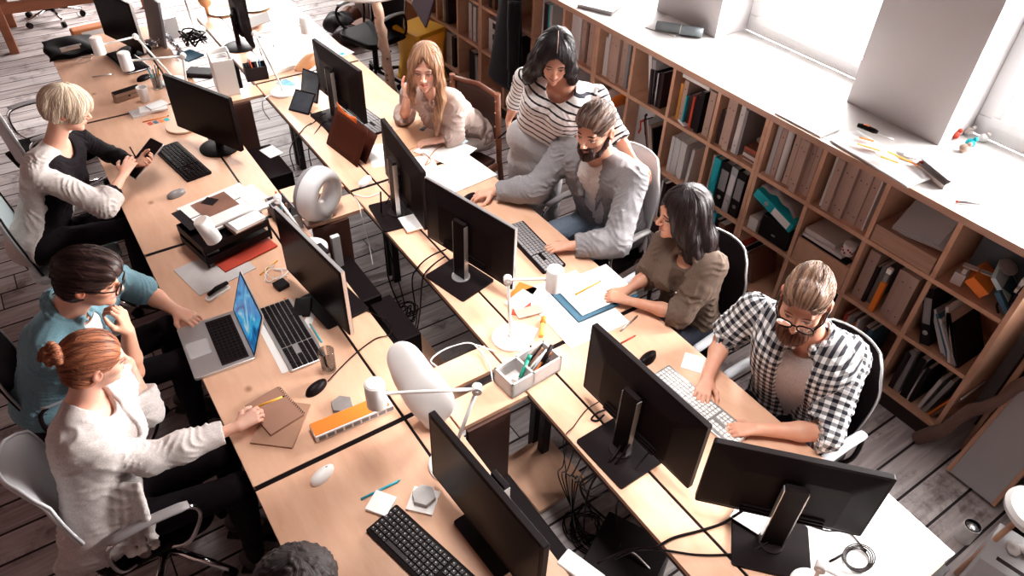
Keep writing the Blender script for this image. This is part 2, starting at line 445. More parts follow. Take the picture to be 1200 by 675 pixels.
# ------------------------------------------------------------ monitors
def monitor(label, ca, cb, ztop=1.17, w=.58, h=.355, stand='slab', bright=0, basez=.741, tilt=0, back=.07):
    """ca, cb: top corners (pixels). The screen faces away from the gap between the rows."""
    A, B = P(*ca, ztop), P(*cb, ztop)
    c = (A + B) / 2; d = (B - A).normalized()
    n = Vector((-d.y, d.x, 0))            # screen normal
    if (c.x > 1.1) != (n.x > 0): n = -n
    rz = math.atan2(n.y, n.x)
    t = thing('monitor', label, 'monitor', (c.x - n.x * back, c.y - n.y * back, basez), rz)
    H = ztop - basez
    # local: +x is the screen side
    xs = back
    pts = rrect(w, h, .008, 3)
    m = MB(); m.M = Matrix.Translation((xs, 0, H - h / 2)) @ Matrix.Rotation(PI / 2, 4, 'Y') @ Matrix.Rotation(PI / 2, 4, 'Z') @ Matrix.Rotation(0, 4, 'X')
    m.prism(pts, -.012, .012)
    obj('casing', m, M_blackm, t, bev=.002)
    m = MB()
    # tapered back bulge
    m.M = Matrix.Identity(4)
    o1 = rrect(w - .02, h - .02, .01, 2); o2 = rrect(w * .62, h * .62, .02, 2, 0, -.02)
    n1 = len(o1)
    vs = [(xs - .012, p[0], H - h / 2 + p[1]) for p in o1] + [(xs - .034, p[0], H - h / 2 + p[1]) for p in o2]
    m.add(vs, [(i, (i + 1) % n1, n1 + (i + 1) % n1, n1 + i) for i in range(n1)] + [tuple(range(n1, 2 * n1))])
    obj('back_shell', m, M_blackm, t)
    m = MB(); m.b2((xs + .0125, -w / 2 + .014, H - h + .02), (xs + .0135, w / 2 - .014, H - .014))
    obj('screen', m, M_screen, t)
    if bright:
        m = MB(); q = .0035
        m.b2((xs - .008, -w / 2 - q, H - h), (xs + .008, -w / 2, H)); m.b2((xs - .008, w / 2, H - h), (xs + .008, w / 2 + q, H)); m.b2((xs - .008, -w / 2 - q, H), (xs + .008, w / 2 + q, H + q))
        obj('rim', m, M_silver, t)
    m = MB()
    for k in range(3): m.b2((xs - .030 + k * .004 - .02, -.14, H - h + .05 + k * .012), (xs - .034, .14, H - h + .055 + k * .012))
    obj('vent_slots', m, M_black, t)
    # neck and foot
    m = MB(); 
    if stand == 'slab':
        m.box((xs - .062, 0, (H - .09) / 2 + .01), (.022, .075, H - .09))
        m.box((xs - .045, 0, H - h / 2 - .02), (.03, .07, .08))
        obj('neck', m, M_blackm, t, bev=.003)
        obj('neck_trim', MB().box((xs - .062, .039, (H - .12) / 2 + .01), (.024, .003, H - .09)).box((xs - .062, -.039, (H - .12) / 2 + .01), (.024, .003, H - .09)), M_silver, t)
        m = MB(); m.prism(rrect(.22, .27, .012), .0, .012)
        obj('foot', m, M_black, t, bev=.002)
        obj('swivel', MB().lathe([(.046, .012), (.046, .018), (0, .018)], c=(xs - .062, 0, 0)), M_silver if bright else M_dark, t)
    else:
        m.box((xs - .055, 0, (H - h / 2) / 2), (.03, .055, H - h / 2)); m.box((xs - .042, 0, H - h / 2 - .01), (.03, .09, .09))
        obj('neck', m, M_black, t, bev=.008)
        m = MB(); m.M = Matrix.Scale(1.0, 4); m.lathe([(0, 0), (.118, 0), (.12, .006), (.1, .013), (.03, .02), (0, .02)], 36, c=(xs - .05, 0, 0))
        obj('foot', m, M_black, t)
    return t
mon = {}
mon['2'] = monitor('black monitor standing in front of the blonde woman with the tablet', (191.5, 86), (269.5, 115), w=.55, h=.34, stand='round')
mon['3'] = monitor('black monitor seen from behind, facing the long-haired blonde woman', (366, 44), (423.4, 84), w=.60)
mon['4'] = monitor('black monitor turned edge-on between the orange folder and the blazer man', (448, 138), (496.5, 201.5), w=.60, stand='slab')
mon['5'] = monitor('black monitor with bright rim seen from behind, facing the man in the blazer', (500, 208), (604, 268), w=.59, bright=1)
mon['6'] = monitor('large black monitor seen from behind beside the black mouse of the bearded man', (697, 379), (832, 499), w=.60, h=.36)
mon['7'] = monitor('wide black monitor turned aslant at the end of the right row by the white papers', (838, 515), (1051, 559), ztop=1.17, w=.57, h=.34)
mon['8'] = monitor('black monitor with bright rim next to the open laptop', (323, 243), (401, 319), w=.585, h=.36, stand='slab', bright=1)
mon['9'] = monitor('large black monitor nearest at the bottom beside the black keyboard', (505, 481), (641.5, 641), ztop=1.17, w=.615, h=.355)
# ------------------------------------------------------------ smooth bodies (distance fields turned into meshes)
class Field:
    def __init__(s, lo, hi, h):
        s.lo = np.array(lo, np.float32); s.h = h
        s.n = np.ceil((np.array(hi) - s.lo) / h).astype(int) + 1
        s.F = np.full(tuple(s.n), 1.0, np.float32)
    def sl(s, a, b):
        i0 = np.maximum(np.floor((np.minimum(a, b) - s.lo) / s.h).astype(int), 0)
        i1 = np.minimum(np.ceil((np.maximum(a, b) - s.lo) / s.h).astype(int) + 1, s.n)
        if (i1 - i0 < 2).any(): return None
        ax = [s.lo[k] + s.h * np.arange(i0[k], i1[k], dtype=np.float32) for k in range(3)]
        return tuple(slice(i0[k], i1[k]) for k in range(3)), ax[0][:, None, None], ax[1][None, :, None], ax[2][None, None, :]
    def put(s, q, d, k, cut=False):
        A = s.F[q]
        if cut:
            d = -d
            if k > 0:
                hh = np.maximum(k - np.abs(A - d), 0) / k
                s.F[q] = np.maximum(A, d) + hh * hh * k * .25
            else: s.F[q] = np.maximum(A, d)
        else:
            if k > 0:
                hh = np.maximum(k - np.abs(A - d), 0) / k
                s.F[q] = np.minimum(A, d) - hh * hh * k * .25
            else: s.F[q] = np.minimum(A, d)
    def cap(s, a, b, r0, r1=None, k=.02, cut=False, grow=0):
        a = np.array(a, np.float32); b = np.array(b, np.float32); r1 = r0 if r1 is None else r1
        r0 += grow; r1 += grow
        pad = max(r0, r1) + k + 2 * s.h + .01
        q = s.sl(np.minimum(a, b) - pad, np.maximum(a, b) + pad)
        if q is None: return
        sl, X, Y, Z = q
        ba = b - a; L = float(ba @ ba) + 1e-12
        t = np.clip(((X - a[0]) * ba[0] + (Y - a[1]) * ba[1] + (Z - a[2]) * ba[2]) / L, 0, 1)
        d = np.sqrt((X - a[0] - ba[0] * t) ** 2 + (Y - a[1] - ba[1] * t) ** 2 + (Z - a[2] - ba[2] * t) ** 2) - (r0 + (r1 - r0) * t)
        s.put(sl, d, k, cut)
    def chain(s, pts, rs, k=.02, cut=False, grow=0):
        for i in range(len(pts) - 1): s.cap(pts[i], pts[i + 1], rs[i], rs[i + 1], k, cut, grow)
    def ell(s, c, r, R=None, k=.02, cut=False, grow=0):
        c = np.array(c, np.float32); r = np.array(r, np.float32) + grow
        pad = float(r.max()) + k + 2 * s.h + .01
        q = s.sl(c - pad, c + pad)
        if q is None: return
        sl, X, Y, Z = q
        x, y, z = X - c[0], Y - c[1], Z - c[2]
        if R is not None:
            x, y, z = (x * R[0][i] + y * R[1][i] + z * R[2][i] for i in range(3))
        k0 = np.sqrt((x / r[0]) ** 2 + (y / r[1]) ** 2 + (z / r[2]) ** 2)
        k1 = np.sqrt((x / r[0] ** 2) ** 2 + (y / r[1] ** 2) ** 2 + (z / r[2] ** 2) ** 2) + 1e-9
        s.put(sl, k0 * (k0 - 1) / k1, k, cut)
    def slab(s, c, hs, R, k=.004, cut=False, rad=0):
        """rounded box; the columns of R are its axes"""
        c = np.array(c, np.float32); pad = float(np.linalg.norm(hs)) + k + .01
        q = s.sl(c - pad, c + pad)
        if q is None: return
        sl, X, Y, Z = q
        x, y, z = X - c[0], Y - c[1], Z - c[2]
        p = [np.abs(x * R[0][i] + y * R[1][i] + z * R[2][i]) - (hs[i] - rad) for i in range(3)]
        d = np.sqrt(sum(np.maximum(v, 0) ** 2 for v in p)) + np.minimum(np.maximum(np.maximum(p[0], p[1]), p[2]), 0) - rad
        s.put(sl, d, k, cut)
    def mesh(s):
        F = s.F; S_ = F < 0
        n = F.shape
        c = np.zeros((n[0] - 1, n[1] - 1, n[2] - 1), np.int8)
        for i in (0, 1):
            for j in (0, 1):
                for k in (0, 1): c += S_[i:n[0] - 1 + i, j:n[1] - 1 + j, k:n[2] - 1 + k]
        I, J, K = np.nonzero((c > 0) & (c < 8))
        idx = np.full(c.shape, -1, np.int32); idx[I, J, K] = np.arange(len(I))
        pos = np.zeros((len(I), 3), np.float32); cnt = np.zeros(len(I), np.float32)
        cor = {(i, j, k): F[I + i, J + j, K + k] for i in (0, 1) for j in (0, 1) for k in (0, 1)}
        for a in cor:
            for ax in range(3):
                if a[ax]: continue
                b = list(a); b[ax] = 1; b = tuple(b)
                fa, fb = cor[a], cor[b]; m = (fa < 0) != (fb < 0)
                t = np.where(m, fa / np.where(m, fa - fb, 1), 0)
                p = np.tile(np.array(a, np.float32), (len(I), 1)); p[:, ax] += t
                pos += p * m[:, None]; cnt += m
        V = (np.stack([I, J, K], 1) + pos / cnt[:, None]) * s.h + s.lo
        Q = []
        for ax in range(3):
            sa = [slice(None)] * 3; sb = [slice(None)] * 3
            sa[ax] = slice(0, -1); sb[ax] = slice(1, None)
            A = S_[tuple(sa)]; B = S_[tuple(sb)]
            o1, o2 = [k for k in range(3) if k != ax]
            m = A != B
            g = np.array(np.nonzero(m))
            ok = (g[o1] > 0) & (g[o2] > 0) & (g[o1] < n[o1] - 1) & (g[o2] < n[o2] - 1)
            g = g[:, ok]; inside = A[tuple(g)]
            def cell(d1, d2):
                h_ = g.copy(); h_[o1] -= d1; h_[o2] -= d2; return idx[tuple(h_)]
            q = np.stack([cell(1, 1), cell(0, 1), cell(0, 0), cell(1, 0)], 1)
            flip = inside if ax != 1 else ~inside
            q = np.where(flip[:, None], q, q[:, ::-1]); Q.append(q)
        return V, np.concatenate(Q)

def mesh_obj(name, V, Q, mats, parent=None, attrs=None, mi=None):
    me = bpy.data.meshes.new(name)
    me.vertices.add(len(V)); me.vertices.foreach_set('co', V.astype(np.float32).ravel())
    me.loops.add(Q.size); me.loops.foreach_set('vertex_index', Q.ravel().astype(np.int32))
    me.polygons.add(len(Q)); me.polygons.foreach_set('loop_start', np.arange(0, Q.size, 4, dtype=np.int32))
    try: me.polygons.foreach_set('loop_total', np.full(len(Q), 4, np.int32))
    except Exception: pass
    me.polygons.foreach_set('use_smooth', np.ones(len(Q), bool))
    for m in (mats if isinstance(mats, (list, tuple)) else [mats]): me.materials.append(m)
    for k, a in (attrs or {}).items():
        at = me.attributes.new(k, 'FLOAT_VECTOR', 'POINT'); at.data.foreach_set('vector', a.astype(np.float32).ravel())
    me.update(calc_edges=True); me.validate()
    o = bpy.data.objects.new(name, me); COL.objects.link(o)
    if parent:
        o.parent = parent
    return o

def nrm(v):
    v = np.array(v, float); return v / (np.linalg.norm(v) + 1e-12)
def lerp(a, b, t): return np.array(a) * (1 - t) + np.array(b) * t
def wob(V, seed, wl=(.03, .09), n=5):
    r = np.random.RandomState(seed); o = np.zeros(len(V))
    for _ in range(n):
        d = nrm(r.randn(3)); o += np.sin(V @ d * 2 * PI / r.uniform(*wl) + r.uniform(0, 6.3))
    return o / n

def head_frame(yaw, pitch, roll):
    """columns: right, forward, up"""
    f = np.array((math.cos(pitch) * math.cos(yaw), math.cos(pitch) * math.sin(yaw), math.sin(pitch)))
    r = nrm(np.cross(f, (0, 0, 1))); u = np.cross(r, f)
    r2 = r * math.cos(roll) + u * math.sin(roll); u2 = np.cross(r2, f)
    return np.stack([r2, f, u2], 1)

class Fig:
    """turns head-local metres into world places"""
    def __init__(s, c, R, sc): s.c = np.array(c); s.R = R; s.sc = sc
    def p(s, q): return s.c + s.R @ (np.array(q) * s.sc)
    def ell(s, F, c, r, k=.01, cut=False, grow=0): F.ell(s.p(c), np.array(r) * s.sc, s.R, k, cut, grow)
    def sym(s, F, c, r, k=.01, cut=False):
        for q in (-1, 1): s.ell(F, (c[0] * q, c[1], c[2]), r, k, cut)
    def cap(s, F, a, b, r0, r1=None, k=.01, cut=False): F.cap(s.p(a), s.p(b), r0 * s.sc, (r0 if r1 is None else r1) * s.sc, k, cut)

def build_head(F, H, male):
    H.ell(F, (0, -.012, .030), (.075, .094, .088), 0)
    H.ell(F, (0, .028, -.028), (.059, .062, .082), .025)
    H.ell(F, (0, .032, -.070), (.049 if male else .044, .050, .038), .022)
    H.ell(F, (0, .074, -.101), (.019 if male else .015, .015, .013), .022)
    H.sym(F, (.040, .056, -.022), (.018, .018, .016), .025)
    H.cap(F, (-.034, .078, .020), (.034, .078, .020), .010, .010, .018)
    H.sym(F, (.031, .104, .001), (.017, .015, .011), .012, True)
    H.sym(F, (.0305, .0765, .000), (.0125, .0125, .0125), .003)
    H.cap(F, (0, .086, .010), (0, .108, -.026), .0065, .0090, .012)
    H.ell(F, (0, .108, -.030), (.010, .010, .008), .006)
    H.sym(F, (.0105, .098, -.033), (.0075, .009, .0065), .005)
    for z, y, r in ((-.056, .0925, .0050), (-.066, .0915, .0062)):
        H.cap(F, (-.021, y - .011, -.060), (0, y, z), r * .7, r, .006); H.cap(F, (.021, y - .011, -.060), (0, y, z), r * .7, r, .006)
    for q in (-1, 1):
        H.ell(F, (q * .078, -.010, -.006), (.009, .019, .031), .006)
        H.ell(F, (q * .086, -.004, -.002), (.007, .010, .016), .005, True)

def build_hand(F, W, f, n, spread=.0, curl=(.35,) * 4, thumb=.5, side=1, sc=1.0, thumb_in=.0):
    """W wrist, f towards the fingers, n out of the back of the hand; side=+1 puts the thumb on f x n"""
    f = nrm(f); n = nrm(n - f * float(np.dot(n, f))); t = np.cross(f, n) * side
    W = np.array(W, float)
    L = lambda a, b, c: W + (f * a + t * b + n * c) * sc
    kn = ((.082, .027), (.087, .009), (.083, -.009), (.075, -.026))
    for a, b in kn: F.cap(L(.0, b * .45, 0), L(a, b, .002), .0135 * sc, .0098 * sc, .012)
    F.cap(L(.02, .02, -.004), L(.04, .03, -.006), .013 * sc, .011 * sc, .012)
    ln = (.070, .079, .074, .058)
    for i, (a, b) in enumerate(kn):
        ang = -curl[i] * .55; p = L(a, b, .002); fan = (1.5 - i) * (.07 + spread)
        d0 = f * math.cos(fan) + t * math.sin(fan)
        rr = (.0088, .0080, .0072, .0064) if i < 3 else (.0078, .0070, .0063, .0057)
        for j, s_ in enumerate((.45, .31, .24)):
            d = d0 * math.cos(ang) + n * math.sin(ang)
            q = p + d * ln[i] * s_ * sc
            F.cap(p, q, rr[j] * sc, rr[j + 1] * sc, .0035)
            p = q; ang -= curl[i] * (.95 if j == 0 else .7)
    p = L(.020, .022, -.006)
    dirs = (nrm(f * .62 + t * (.75 - thumb_in) - n * .25), nrm(f * .85 + t * (.42 - thumb_in * 1.3) - n * (.25 + .2 * thumb)), nrm(f * .95 + t * (.12 - thumb_in) - n * (.2 + .3 * thumb)))
    for d, l, r0, r1 in ((dirs[0], .040, .0135, .0112), (dirs[1], .030, .0108, .0095), (dirs[2], .025, .0092, .0075)):
        q = p + d * l * sc; F.cap(p, q, r0 * sc, r1 * sc, .007); p = q

# --- skin shader with the face drawn in head coordinates
class NX:
    def __init__(s, nt): s.nt = nt
    def m(s, op, a, b=None, c=None):
        n = s.nt.nodes.new('ShaderNodeMath'); n.operation = op
        for i, q in enumerate((a, b, c)):
            if q is None: continue
            if isinstance(q, (int, float)): n.inputs[i].default_value = q
            else: s.nt.links.new(q, n.inputs[i])
        return n.outputs[0]
    def step(s, x, lo, hi):
        n = s.nt.nodes.new('ShaderNodeMapRange'); n.interpolation_type = 'SMOOTHSTEP'
        n.inputs[1].default_value = lo; n.inputs[2].default_value = hi; s.nt.links.new(x, n.inputs[0]); return n.outputs[0]
    def mix(s, f, a, b):
        n = s.nt.nodes.new('ShaderNodeMix'); n.data_type = 'RGBA'
        if isinstance(f, (int, float)): n.inputs[0].default_value = f
        else: s.nt.links.new(f, n.inputs[0])
        for i, q in ((6, a), (7, b)):
            if isinstance(q, tuple): n.inputs[i].default_value = (*q, 1)
            else: s.nt.links.new(q, n.inputs[i])
        return n.outputs[2]
    def ellm(s, x, z, cx, cz, rx, rz, soft=.15):
        e = s.m('ADD', s.m('POWER', s.m('DIVIDE', s.m('SUBTRACT', x, cx), rx), 2.0), s.m('POWER', s.m('DIVIDE', s.m('SUBTRACT', z, cz), rz), 2.0))
        return s.m('SUBTRACT', 1.0, s.step(e, 1 - soft, 1 + soft))

def skin_mat(name, col, lip, hair, beard=0.0, fade=0.0, brow=1.0, lid=.5, iris=(.10, .07, .05)):
    m, nt, b = new_mat(name); X = NX(nt); col = (col[0] * .93, col[1] * .84, col[2] * .78)
    at = nt.nodes.new('ShaderNodeAttribute'); at.attribute_name = 'hl'
    sp = nt.nodes.new('ShaderNodeSeparateXYZ'); nt.links.new(at.outputs['Vector'], sp.inputs[0])
    ax = X.m('ABSOLUTE', sp.outputs[0]); y = sp.outputs[1]; z = sp.outputs[2]
    front = X.step(y, .055, .062)
    tc = nt.nodes.new('ShaderNodeTexCoord')
    ns = nt.nodes.new('ShaderNodeTexNoise'); ns.inputs['Scale'].default_value = 22; ns.inputs['Detail'].default_value = 4; nt.links.new(tc.outputs['Object'], ns.inputs[0])
    red = (min(1, col[0] * 1.05), col[1] * .80, col[2] * .74)
    c = X.mix(X.m('MULTIPLY', X.step(ns.outputs[0], .35, .7), .5), col, red)
    # warm cheeks, nose, ears
    ck = X.m('MULTIPLY', X.ellm(ax, z, .042, -.030, .024, .020, .7), front); c = X.mix(X.m('MULTIPLY', ck, .35), c, red)
    ear = X.step(ax, .074, .082); c = X.mix(X.m('MULTIPLY', ear, .6), c, (red[0], red[1] * .8, red[2] * .75))
    if fade:
        g = X.m('MULTIPLY', X.m('MULTIPLY', X.step(z, -.035, .03), X.m('SUBTRACT', 1.0, X.step(y, .03, .06))), fade); g = X.m('MULTIPLY', g, X.m('SUBTRACT', 1.0, X.step(ax, .076, .080)))
        g = X.m('MULTIPLY', g, X.m('SUBTRACT', 1.0, X.step(z, .15, .16)))
        c = X.mix(g, c, hair)
    if beard:
        # moustache, chin and jaw
        nb = nt.nodes.new('ShaderNodeTexNoise'); nb.inputs['Scale'].default_value = 420; nt.links.new(at.outputs['Vector'], nb.inputs[0])
        e = X.m('ADD', z, X.m('MULTIPLY', ax, -.55))
        low = X.m('SUBTRACT', 1.0, X.step(e, -.064, -.050))
        low = X.m('MULTIPLY', low, X.m('MULTIPLY', X.step(y, -.02, .02), X.step(z, -.135, -.118)))
        mu = X.ellm(ax, z, .012, -.046, .020, .0065, .4)
        bb = X.m('MULTIPLY', X.m('MAXIMUM', low, X.m('MULTIPLY', mu, front)), X.m('MULTIPLY', X.step(nb.outputs[0], .2, .6), beard))
        c = X.mix(bb, c, hair)
    # lips
    lp = X.m('MULTIPLY', X.ellm(ax, z, 0.0, -.061, .024, .0095, .25), front); c = X.mix(X.m('MULTIPLY', lp, .9), c, lip)
    ml = X.m('MULTIPLY', X.ellm(ax, z, 0.0, -.0605, .023, .0014, .6), front); c = X.mix(ml, c, (lip[0] * .25, lip[1] * .2, lip[2] * .2))
    no = X.m('MULTIPLY', X.ellm(ax, z, .0065, -.0385, .0035, .0022, .5), front); c = X.mix(X.m('MULTIPLY', no, .85), c, (col[0] * .15, col[1] * .08, col[2] * .07))
    # eyes
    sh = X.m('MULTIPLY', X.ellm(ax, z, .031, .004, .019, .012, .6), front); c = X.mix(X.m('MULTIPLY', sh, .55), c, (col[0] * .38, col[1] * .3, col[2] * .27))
    zl = -.003 - .002 * lid
    ey = X.m('MULTIPLY', X.ellm(ax, z, .0305, zl, .0135, .0052 - .0022 * lid, .3), front); c = X.mix(ey, c, (.62, .56, .54))
    ir = X.m('MULTIPLY', X.ellm(ax, z, .0300, zl, .0052, .0050, .25), ey); c = X.mix(ir, c, iris)
    ln = X.m('MULTIPLY', X.m('SUBTRACT', X.ellm(ax, z, .031, .0010 - .002 * lid, .0155, .0068, .25), X.ellm(ax, z, .031, -.0018 - .002 * lid, .0152, .0058, .25)), front)
    c = X.mix(X.m('MULTIPLY', X.m('MAXIMUM', ln, 0.0), .95), c, (.02, .01, .01))
    bz = X.m('SUBTRACT', z, X.m('SUBTRACT', .0235, X.m('MULTIPLY', X.m('POWER', X.m('SUBTRACT', ax, .030), 2.0), 14.0)))
    bw = X.m('MULTIPLY', X.ellm(ax, bz, .031, 0.0, .0205, .0036 if brow > 1 else .0028, .5), front)
    c = X.mix(X.m('MULTIPLY', bw, min(1, brow)), c, (hair[0] * .5, hair[1] * .5, hair[2] * .5))
    nt.links.new(c, b.inputs['Base Color'])
    b.inputs['Roughness'].default_value = .48; b.inputs['Specular IOR Level'].default_value = .4
    b.inputs['Subsurface Weight'].default_value = .12; b.inputs['Subsurface Radius'].default_value = (.012, .004, .002)
    b.inputs['Subsurface Scale'].default_value = 1.0
    return m

def hair_mat(name, c1, c2, rough=.5, spec=.22):
    rough = max(rough, .45); spec = min(spec, .25)
    m, nt, b = new_mat(name); X = NX(nt)
    at = nt.nodes.new('ShaderNodeAttribute'); at.attribute_name = 'hc'
    mp = nt.nodes.new('ShaderNodeMapping'); mp.inputs['Scale'].default_value = (1, 1, .05); nt.links.new(at.outputs['Vector'], mp.inputs[0])
    n1 = nt.nodes.new('ShaderNodeTexNoise'); n1.inputs['Scale'].default_value = 190; n1.inputs['Detail'].default_value = 5; nt.links.new(mp.outputs[0], n1.inputs[0])
    n2 = nt.nodes.new('ShaderNodeTexNoise'); n2.inputs['Scale'].default_value = 95; n2.inputs['Detail'].default_value = 3; nt.links.new(mp.outputs[0], n2.inputs[0])
    v = X.m('ADD', X.m('MULTIPLY', n1.outputs[0], .6), X.m('MULTIPLY', n2.outputs[0], .4))
    nt.links.new(X.mix(X.step(v, .36, .64), c2, c1), b.inputs['Base Color'])
    bp = nt.nodes.new('ShaderNodeBump'); bp.inputs['Strength'].default_value = .8; bp.inputs['Distance'].default_value = .004
    nt.links.new(v, bp.inputs['Height']); nt.links.new(bp.outputs[0], b.inputs['Normal'])
    b.inputs['Roughness'].default_value = rough; b.inputs['Specular IOR Level'].default_value = spec
    return m

def cloth_mat(name, col, kind=None, c2=(0, 0, 0), rough=.85, bump=.5, bscale=28, sheen=.1, weave=900):
    m, nt, b = new_mat(name); X = NX(nt)
    at = nt.nodes.new('ShaderNodeAttribute'); at.attribute_name = 'cl'
    sp = nt.nodes.new('ShaderNodeSeparateXYZ'); nt.links.new(at.outputs['Vector'], sp.inputs[0])
    tc = nt.nodes.new('ShaderNodeTexCoord')
    c = None
    if kind == 'stripe':
        f = X.m('ABSOLUTE', X.m('SUBTRACT', X.m('FRACT', X.m('DIVIDE', sp.outputs[1], .036)), .5))
        c = X.mix(X.m('SUBTRACT', 1.0, X.step(f, .115, .15)), col, c2)
    elif kind == 'check':
        f = X.step(X.m('ABSOLUTE', X.m('SUBTRACT', X.m('FRACT', X.m('DIVIDE', sp.outputs[1], .030)), .5)), .23, .27)
        g = X.step(X.m('ABSOLUTE', X.m('SUBTRACT', X.m('FRACT', X.m('DIVIDE', sp.outputs[0], .030)), .5)), .23, .27)
        s_ = X.m('MULTIPLY', X.m('ADD', f, g), .5)
        half = tuple(lerp(col, c2, .72))
        c = X.mix(X.step(s_, .5, .95), X.mix(X.step(s_, .05, .45), c2, half), col)
    if c is None:
        n = nt.nodes.new('ShaderNodeTexNoise'); n.inputs['Scale'].default_value = 260; n.inputs['Detail'].default_value = 2; nt.links.new(tc.outputs['Object'], n.inputs[0])
        c = X.mix(X.step(n.outputs[0], .3, .7), tuple(k * .82 for k in col), tuple(min(1, k * 1.12) for k in col))
    nt.links.new(c, b.inputs['Base Color'])
    mp = nt.nodes.new('ShaderNodeMapping'); mp.inputs['Scale'].default_value = (1, 1, 1); nt.links.new(at.outputs['Vector'], mp.inputs[0])
    n1 = nt.nodes.new('ShaderNodeTexNoise'); n1.inputs['Scale'].default_value = bscale * .6; n1.inputs['Detail'].default_value = 1.5; n1.inputs['Distortion'].default_value = .8
    nt.links.new(tc.outputs['Object'], n1.inputs[0])
    n3 = nt.nodes.new('ShaderNodeTexNoise'); n3.inputs['Scale'].default_value = weave; nt.links.new(tc.outputs['Object'], n3.inputs[0])
    hgt = X.m('ADD', n1.outputs[0], X.m('MULTIPLY', n3.outputs[0], .03))
    bp = nt.nodes.new('ShaderNodeBump'); bp.inputs['Strength'].default_value = bump * .55; bp.inputs['Distance'].default_value = .008
    nt.links.new(hgt, bp.inputs['Height']); nt.links.new(bp.outputs[0], b.inputs['Normal'])
    b.inputs['Roughness'].default_value = rough; b.inputs['Specular IOR Level'].default_value = .12; b.inputs['Sheen Weight'].default_value = sheen
    return m

